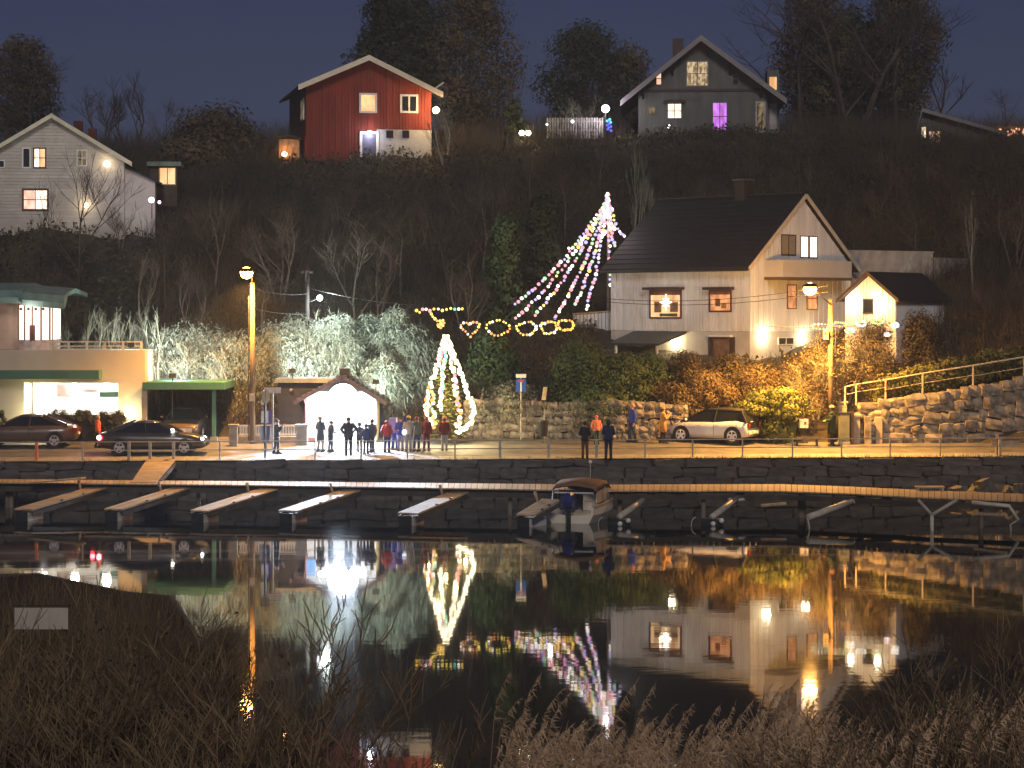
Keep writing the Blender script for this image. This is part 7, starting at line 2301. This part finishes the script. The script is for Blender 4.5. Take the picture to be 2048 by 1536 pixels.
# trimmed hedge on top of the retaining wall
hd_pts = [(1760, 752, 106.9), (1800, 742, 107.0), (1850, 728, 107.1), (1900, 716, 107.3), (1960, 703, 107.5), (2020, 694, 107.8), (2090, 688, 108.2)]
hroot = thing('wall_hedge', 'long yellow green hedge on top of the boulder retaining wall', 'hedge', at(*hd_pts[0]))
cl = []
for (a, b) in zip(hd_pts[:-1], hd_pts[1:]):
    for k in range(5):
        t_ = k / 5
        p = at(*a).lerp(at(*b), t_) - hroot.location
        for dz in (-0.3, -0.75, -1.15):
            cl.append(((p.x + rnd.uniform(-.15, .15), p.y + rnd.uniform(-.2, .3), p.z + dz), rnd.uniform(0.30, 0.45)))
np_mesh('foliage', leaf_cloud(rnd, cl, 12000, 0.10, 0.9, 31), 3, leafmat('hedge_yellowgreen', (0.10, 0.11, 0.03), (0.15, 0.15, 0.05)), hroot)

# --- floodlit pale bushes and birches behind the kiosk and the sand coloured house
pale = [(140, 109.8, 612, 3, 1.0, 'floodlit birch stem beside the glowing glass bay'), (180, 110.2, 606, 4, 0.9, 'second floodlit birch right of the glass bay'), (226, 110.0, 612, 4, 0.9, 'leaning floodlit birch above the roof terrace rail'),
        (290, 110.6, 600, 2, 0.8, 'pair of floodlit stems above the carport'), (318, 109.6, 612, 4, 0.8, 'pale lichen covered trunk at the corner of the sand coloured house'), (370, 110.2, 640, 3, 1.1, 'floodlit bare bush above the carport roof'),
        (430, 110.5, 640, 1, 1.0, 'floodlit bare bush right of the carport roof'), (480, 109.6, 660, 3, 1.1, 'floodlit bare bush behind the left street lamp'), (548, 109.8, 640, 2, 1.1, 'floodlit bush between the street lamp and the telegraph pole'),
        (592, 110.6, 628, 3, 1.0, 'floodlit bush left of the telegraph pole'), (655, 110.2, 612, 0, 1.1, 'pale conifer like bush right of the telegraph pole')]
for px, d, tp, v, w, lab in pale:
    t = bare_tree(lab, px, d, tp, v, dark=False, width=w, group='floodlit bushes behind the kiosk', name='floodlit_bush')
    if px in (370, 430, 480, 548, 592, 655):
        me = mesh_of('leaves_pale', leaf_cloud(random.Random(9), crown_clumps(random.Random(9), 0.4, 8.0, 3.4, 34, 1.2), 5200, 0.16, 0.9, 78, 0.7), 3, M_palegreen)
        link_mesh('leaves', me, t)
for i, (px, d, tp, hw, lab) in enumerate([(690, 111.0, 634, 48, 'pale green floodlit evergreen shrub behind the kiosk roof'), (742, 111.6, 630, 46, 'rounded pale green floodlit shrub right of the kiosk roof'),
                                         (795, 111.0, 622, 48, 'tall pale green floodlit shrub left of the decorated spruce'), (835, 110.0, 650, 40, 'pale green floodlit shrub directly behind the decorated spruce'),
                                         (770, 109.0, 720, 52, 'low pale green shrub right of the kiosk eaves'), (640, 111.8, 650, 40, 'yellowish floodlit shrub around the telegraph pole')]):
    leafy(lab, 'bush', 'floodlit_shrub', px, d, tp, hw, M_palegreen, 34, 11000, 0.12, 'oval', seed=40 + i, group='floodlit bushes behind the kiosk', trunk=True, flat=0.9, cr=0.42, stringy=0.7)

# --- undergrowth over the whole slope
def undergrowth(n, seed):
    g = np.random.default_rng(seed)
    y = 107.9 + (g.random(n) ** 1.15) * 44
    x = (g.random(n) * 2.16 - 1.08) * 1024 * y / F_PX
    keep = np.ones(n, bool)
    for (x0, x1, y0, y1) in ((4.5, 18.5, 112.2, 127), (-13.2, -4.6, 138.4, 150), (7.2, 16.5, 141.5, 153), (-30, -20.3, 123.2, 134), (14.2, 20.5, 108.8, 115.5), (-60, -16.8, 100, 114.5)):
        keep &= ~((x > x0) & (x < x1) & (y > y0) & (y < y1))
    # open the view of the house fronts
    x, y = x[keep], y[keep]
    n = len(x)
    z = hills(x, y)
    h = 0.35 + 1.9 * g.random(n) ** 1.6
    low = ((x > -1.5) & (x < 20) & (y < 113.5)) | ((x > -14) & (x < -3.5) & (y > 133) & (y < 139)) | ((x > 6) & (x < 17) & (y > 137) & (y < 142)) | ((x < -19) & (y > 117) & (y < 124)) | ((x > 2) & (x < 8) & (y > 113) & (y < 124))
    h[low] *= 0.32
    ang = g.random(n) * 2 * PI
    w = 0.008 + 0.014 * g.random(n)
    lean = g.normal(size=(n, 2)) * 0.28
    B = np.stack([x, y, z - 0.05], 1)
    S = np.stack([np.cos(ang) * w, np.sin(ang) * w, np.zeros(n)], 1)
    T = B + np.stack([lean[:, 0] * h, lean[:, 1] * h, h], 1)
    main = np.stack([B - S, B + S, T], 1)
    # side twigs
    f = 0.3 + 0.5 * g.random(n)
    M_ = B + (T - B) * f[:, None]
    a2 = g.random(n) * 2 * PI
    T2 = M_ + np.stack([np.cos(a2) * h * 0.3, np.sin(a2) * h * 0.3, h * 0.3], 1)
    tw = np.stack([M_ - S * 0.6, M_ + S * 0.6, T2], 1)
    return np.concatenate([main, tw], 0).reshape(-1, 3)
np_mesh('undergrowth', undergrowth(150000, 2), 3, mat('dead_undergrowth', (0.048, 0.038, 0.027), 0.95, 0.5, 0.35, col2=(0.075, 0.058, 0.04)), kind='stuff')
# fallen leaves and low tussocks
def litter(n, seed):
    g = np.random.default_rng(seed)
    y = 107.8 + g.random(n) * 34
    x = (g.random(n) * 2.16 - 1.08) * 1024 * y / F_PX
    keep = ~((x > 4.5) & (x < 18.5) & (y > 112.2) & (y < 127)) & ~((x < -16.8) & (y < 114.5)) & ~((x > 14.2) & (x < 20.5) & (y > 108.8) & (y < 115.5))
    x, y = x[keep], y[keep]; n = len(x)
    z = hills(x, y)
    P = np.stack([x, y, z + 0.1 + 0.5 * g.random(n) ** 2], 1)
    a = g.normal(size=(n, 3)); b = g.normal(size=(n, 3))
    a /= np.linalg.norm(a, axis=1, keepdims=True); b /= np.linalg.norm(b, axis=1, keepdims=True)
    s = 0.07 + 0.10 * g.random((n, 1))
    return np.stack([P - a * s, P + a * s, P + b * s * 1.4], 1).reshape(-1, 3)
np_mesh('ground_cover', litter(60000, 3), 3, leafmat('ground_cover_leaves', (0.055, 0.055, 0.028), (0.085, 0.07, 0.038), 0.5), kind='stuff')

# ------------------------------------------------------------------ near bank, reeds and bushes on the camera's side
def bank(x, y):
    shore = 31.0 + 2.2 * math.sin(x * 0.35) + (5.0 if x < -3.5 else 0) * min(1, max(0, (-3.5 - x) / 2.0)) + (2.5 * min(1, max(0, (x - 0.5) / 3.0)))
    b = min((shore - y) * 0.155, 3.9) + 0.1 * math.sin(x * 2.1 + y) * 0.5
    crest = float(np.interp(x, [-20, -5.84, -4.7, -4.0, -3.65, -3.35, -3.05, -2.7], [5.25, 5.18, 5.08, 4.92, 4.65, 3.7, 2.0, 0.6]))
    hump = crest - (0.22 * (26.0 - y) if y < 26.0 else 0.14 * (y - 26.0) ** 2) + 0.05 * math.sin(x * 3.3 + y * 1.7)
    return max(b, hump)
mb = MB()
bxs = [-60, -40, -25] + [-16 + k * 0.5 for k in range(65)] + [25, 40, 60]
bys = [-12, -4, 2, 6, 9] + [10 + k * 0.5 for k in range(68)]
for y in bys:
    for x in bxs:
        mb.v.append((x, y, max(-2.0, bank(x, y))))
nx = len(bxs)
for j in range(len(bys) - 1):
    for i in range(nx - 1):
        mb.f.append((j * nx + i, j * nx + i + 1, (j + 1) * nx + i + 1, (j + 1) * nx + i))
structure(mb.build('near_bank', mat('bank_soil', (0.05, 0.038, 0.024), 0.95, 0.4, 1.5, bump=0.5), smooth=True))

M_reed = mat('dry_reed', (0.27, 0.18, 0.10), 0.85, 0.3, 2.0)
M_plume = mat('reed_plume', (0.42, 0.29, 0.18), 0.9, 0.3, 3.0)
def reed_arr(seed):
    g = random.Random(seed)
    h = g.uniform(1.9, 2.5)
    segs = []
    p = np.array([0, 0, -0.1]); d = np.array([g.uniform(-.05, .05), g.uniform(-.05, .05), 1.0])
    for k in range(5):
        q = p + d / np.linalg.norm(d) * h / 5
        segs.append((p, q, 0.008 - 0.0008 * k, 0.008 - 0.0008 * (k + 1)))
        p = q
        d = d + np.array([0.035, g.uniform(-.02, .02), 0])
    stalk = tri_tubes(segs, 3)
    tris = [np.concatenate([stalk.reshape(-1, 4, 3)[:, [0, 1, 2]], stalk.reshape(-1, 4, 3)[:, [0, 2, 3]]]).reshape(-1, 3)]
    for k in range(4):
        z = h * g.uniform(0.25, 0.75); a = g.uniform(0, 2 * PI); ln = g.uniform(0.35, 0.6)
        b = np.array([0.02 * z, 0, z]); t_ = b + np.array([math.cos(a) * ln * 0.75, math.sin(a) * ln * 0.75, ln * g.uniform(-0.1, 0.55)])
        sd = np.array([-math.sin(a), math.cos(a), 0]) * 0.011
        tris.append(np.array([b - sd, b + sd, t_]))
    pl = []
    for k in range(64):
        f = k / 64
        b = p + np.array([0.16 * f * f, 0, -0.05 + 0.30 * f])
        a = g.uniform(-1.6, 1.6); ln = g.uniform(0.04, 0.11) * (1.15 - f * 0.8)
        t_ = b + np.array([math.cos(a) * ln, math.sin(a) * ln * 0.6, g.uniform(-0.07, 0.05)])
        sd = np.array([g.uniform(-1, 1), g.uniform(-1, 1), g.uniform(-1, 1)]); sd = sd / np.linalg.norm(sd) * 0.007
        pl.append(np.array([b - sd, b + sd, t_]))
    return np.concatenate(tris), np.concatenate(pl), h
REED = [reed_arr(200 + i) for i in range(5)]
def xf(arr, p, rz, s):
    c, sn = math.cos(rz), math.sin(rz)
    M3 = np.array([[c, -sn, 0], [sn, c, 0], [0, 0, 1.0]]) * s
    return arr @ M3.T + np.array(p)
# single reeds that stand out against the water
solo = [(975, 1322, 'leftmost tall reed standing against the dark water'), (1008, 1330, 'tall reed with a pale plume, second from the left'), (1032, 1352, 'reed leaning right, third from the left'), (1046, 1368, 'short plumed reed, fourth from the left'),
        (985, 1375, 'reed with a ragged plume below the leftmost pair'), (1208, 1338, 'reed standing against the light string reflections'), (1232, 1350, 'reed right of the light string reflections'), (1262, 1385, 'reed at the left end of the house reflection'),
        (1300, 1392, 'reed below the house reflection, left of its large window'), (1338, 1400, 'reed below the reflected large window'), (1385, 1392, 'reed under the middle of the house reflection'), (1430, 1378, 'reed just left of the reflected orange window'),
        (1468, 1356, 'tall reed crossing the reflected orange window'), (1496, 1340, 'tallest reed near the house corner reflection'), (1520, 1352, 'reed with a dark plume below the wall lamp reflection'), (1548, 1336, 'reed leaning towards the street lamp reflection'),
        (1583, 1352, 'reed left of the street lamp reflection'), (1625, 1400, 'reed crossing the street lamp reflection'), (1665, 1420, 'reed right of the street lamp reflection'), (1130, 1412, 'reed below the flagpole light reflections')]
for i, (px, py, lab) in enumerate(solo):
    st_, pl_, h_ = REED[i % 5]
    d = rnd.uniform(20.0, 23.5)
    p = at(px, py, d)
    b = bank(p.x, d)
    s = (p.z - b) / (h_ + 0.22)
    t = thing('reed', lab, 'reed', (p.x, d, b), rnd.uniform(-0.6, 0.6), 'single reeds against the water')
    t.scale = (min(s, 1.35), min(s, 1.35), s)
    link_mesh('stalk', mesh_of('reed_stalk_%d' % (i % 5), st_, 3, M_reed), t)
    link_mesh('plume', mesh_of('reed_plume_%d' % (i % 5), pl_, 3, M_plume), t)
# the reed bed
def top_row(px):
    xs = [930, 985, 1050, 1120, 1180, 1230, 1300, 1400, 1480, 1560, 1620, 1700, 1800, 1900, 2060]
    ys = [1560, 1400, 1420, 1440, 1400, 1420, 1430, 1425, 1385, 1385, 1420, 1440, 1400, 1370, 1330]
    return float(np.interp(px, xs, ys))
sa, pa_ = [], []
for k in range(780):
    px = rnd.uniform(950, 2080)
    d = rnd.uniform(15.5, 24.0)
    py = top_row(px) + abs(rnd.gauss(0, 105)) - 6
    p = at(px, py, d)
    b = bank(p.x, d)
    st_, pl_, h_ = rnd.choice(REED)
    s = (p.z - b) / (h_ + 0.22)
    if s < 0.35 or s > 1.6:
        continue
    rz = rnd.uniform(-1.2, 1.2)
    sa.append(xf(st_, (p.x, d, b), rz, s)); pa_.append(xf(pl_, (p.x, d, b), rz, s))
np_mesh('reed_bed', np.concatenate(sa), 3, M_reed, kind='stuff')
np_mesh('reed_plumes', np.concatenate(pa_), 3, M_plume, kind='stuff')

# bare bushes on the near bank
NB = []
for i in range(4):
    r = random.Random(300 + i)
    limbs, twigs = grow(r, 3.4, spread=0.55, depth=5, trunk_r=0.030, kids=(3, 4), up=0.3, stems=5, shrink=0.66)
    NB.append((tri_tubes([(a, b, max(0.006, c), max(0.005, d)) for a, b, c, d in limbs], 4), tri_tubes([(a, b, min(0.006, c), min(0.005, d)) for a, b, c, d in twigs], 3), max(s[1][2] for s in twigs)))
M_ntwig = mat('near_twigs', (0.165, 0.115, 0.066), 0.9, 0.35, 2.0)
M_nbark = mat('near_bark', (0.15, 0.105, 0.062), 0.9, 0.35, 2.0)
M_nleaf = leafmat('near_dead_leaves', (0.075, 0.06, 0.03), (0.12, 0.09, 0.05))
near = [(40, 17.5, 1275, 0, 'bare thicket bush at the lower left edge'), (150, 18.5, 1165, 1, 'bare bush below the blank pale board'), (255, 19.5, 1150, 2, 'bare bush with twigs standing above the dark mound'), (350, 19.0, 1160, 3, 'bare bush on the right shoulder of the dark mound'),
        (440, 18.0, 1180, 0, 'bare bush left of the reflected street lamp bulb'), (535, 17.5, 1300, 1, 'low bare bush below the reflected street lamp bulb'), (90, 14.5, 1360, 2, 'nearest bare bush in the lower left corner'), (300, 14.0, 1385, 3, 'near bare bush along the bottom edge, left of the dark water'), (470, 14.0, 1425, 2, 'low twiggy bush along the bottom edge beside the dark water'),
        (372, 24.0, 1178, 1, 'bare bush at the steep right end of the dark mound'), (418, 24.5, 1205, 3, 'bare bush at the waterline right of the dark mound'), (455, 23.0, 1262, 0, 'bare bush in front of the street lamp pole reflection'),
        (1700, 16.5, 1345, 1, 'bare bush right of the reflected street lamp among the reeds'), (1800, 17.5, 1290, 3, 'bare bush at the right of the reed bed'), (1900, 18.0, 1245, 0, 'tall bare bush near the lower right edge'), (2000, 17.5, 1225, 2, 'tallest bare bush at the lower right edge'), (1860, 14.0, 1390, 1, 'near bare bush along the bottom right'), (2030, 13.5, 1380, 3, 'nearest bare bush in the lower right corner'), (1620, 14.5, 1455, 0, 'low bare bush among the reeds at the bottom')]
for px, d, tp, v, lab in near:
    x = (px - 1024) * d / F_PX
    b = bank(x, d)
    a_, t_, hh = NB[v]
    ht = CAM_H - (tp - Y_H) * d / F_PX - b
    s = ht / hh
    t = thing('near_bush', lab, 'bush', (x, d, b), rnd.uniform(0, 6.28), 'bare bushes on the near bank')
    t.scale = (s * 0.9, s * 0.9, s)
    link_mesh('stems', mesh_of('near_stems_%d' % v, a_, 4, M_nbark), t)
    link_mesh('twigs', mesh_of('near_twigs_%d' % v, t_, 4, M_ntwig), t)
    me = mesh_of('near_leaves_%d' % v, leaf_cloud(random.Random(v), crown_clumps(random.Random(v), 0.3, 3.2, 1.25, 26, 0.5), 1500, 0.032, 0.9, 90 + v), 3, M_nleaf)
    if not 430 < px < 660:
        link_mesh('leaves', me, t)
# tangle of dead stems covering the near bank
def tangle(n, seed):
    g = np.random.default_rng(seed)
    out = []
    px = np.where(g.random(n) < 0.5, g.random(n) * 560 - 20, 1560 + g.random(n) * 520)
    d = 12.5 + g.random(n) * np.where(px < 600, 14.5, 10)
    x = (px - 1024) * d / F_PX
    z = np.array([bank(a, b) for a, b in zip(x, d)])
    h = (0.5 + 1.6 * g.random(n)) * np.where(d > 20, np.clip((26.5 - d) / 6.5, 0.06, 1), 1)
    edge = np.clip((560 - px) / 200, 0.25, 1)
    h *= np.where(px < 600, edge, 1) * np.where((px < 560) & (px > 240), 1.5, 1)
    B = np.stack([x, d, z - 0.05], 1)
    an = g.random(n) * 2 * PI
    S = np.stack([np.cos(an), np.sin(an), np.zeros(n)], 1) * (0.0018 + 0.0026 * g.random((n, 1)))
    T = B + np.stack([g.normal(size=n) * 0.35 * h, g.normal(size=n) * 0.3 * h, h], 1)
    return np.stack([B - S, B + S, T], 1).reshape(-1, 3)
np_mesh('bank_tangle', tangle(46000, 8), 3, M_ntwig, kind='stuff')

# pale board on two posts standing on the mound
q0, q1 = at(30, 1258, 21.0), at(137, 1214, 21.0)
gb = bank((q0.x + q1.x) / 2, 21.0)
bd = thing('notice_board', 'blank pale board on two dark posts among the bushes, lower left', 'board', ((q0.x + q1.x) / 2, 21.0, gb))
hw = (q1.x - q0.x) / 2
MB().box(-hw, -0.02, q0.z - gb, hw, 0.02, q1.z - gb).build('board', mat('pale_board_grey', (0.42, 0.37, 0.32), 0.7, 0.15, 2.0), bd)
MB().box(-hw - 0.012, -0.03, q1.z - gb + 0.001, hw + 0.012, 0.03, q1.z - gb + 0.015).build('top_rail', M_darkwood, bd)
for sx in (-hw + 0.05, hw - 0.05):
    MB().box(sx - 0.02, 0.021, -0.4, sx + 0.02, 0.06, q1.z - gb).build('post', M_darkwood, bd)

# ------------------------------------------------------------------ thin night haze over the water and the slope
hm = bpy.data.materials.new('night_haze')
hm.use_nodes = True
nt = hm.node_tree
nt.nodes.clear()
o_ = nt.nodes.new('ShaderNodeOutputMaterial')
pv = nt.nodes.new('ShaderNodeVolumePrincipled')
pv.inputs['Color'].default_value = (0.9, 0.92, 0.95, 1)
pv.inputs['Density'].default_value = 0.0008
nt.links.new(pv.outputs[0], o_.inputs['Volume'])
mb = MB().box(-240, -40, -3.4, 240, 350, 48)
mb.build('haze', hm, kind='stuff')
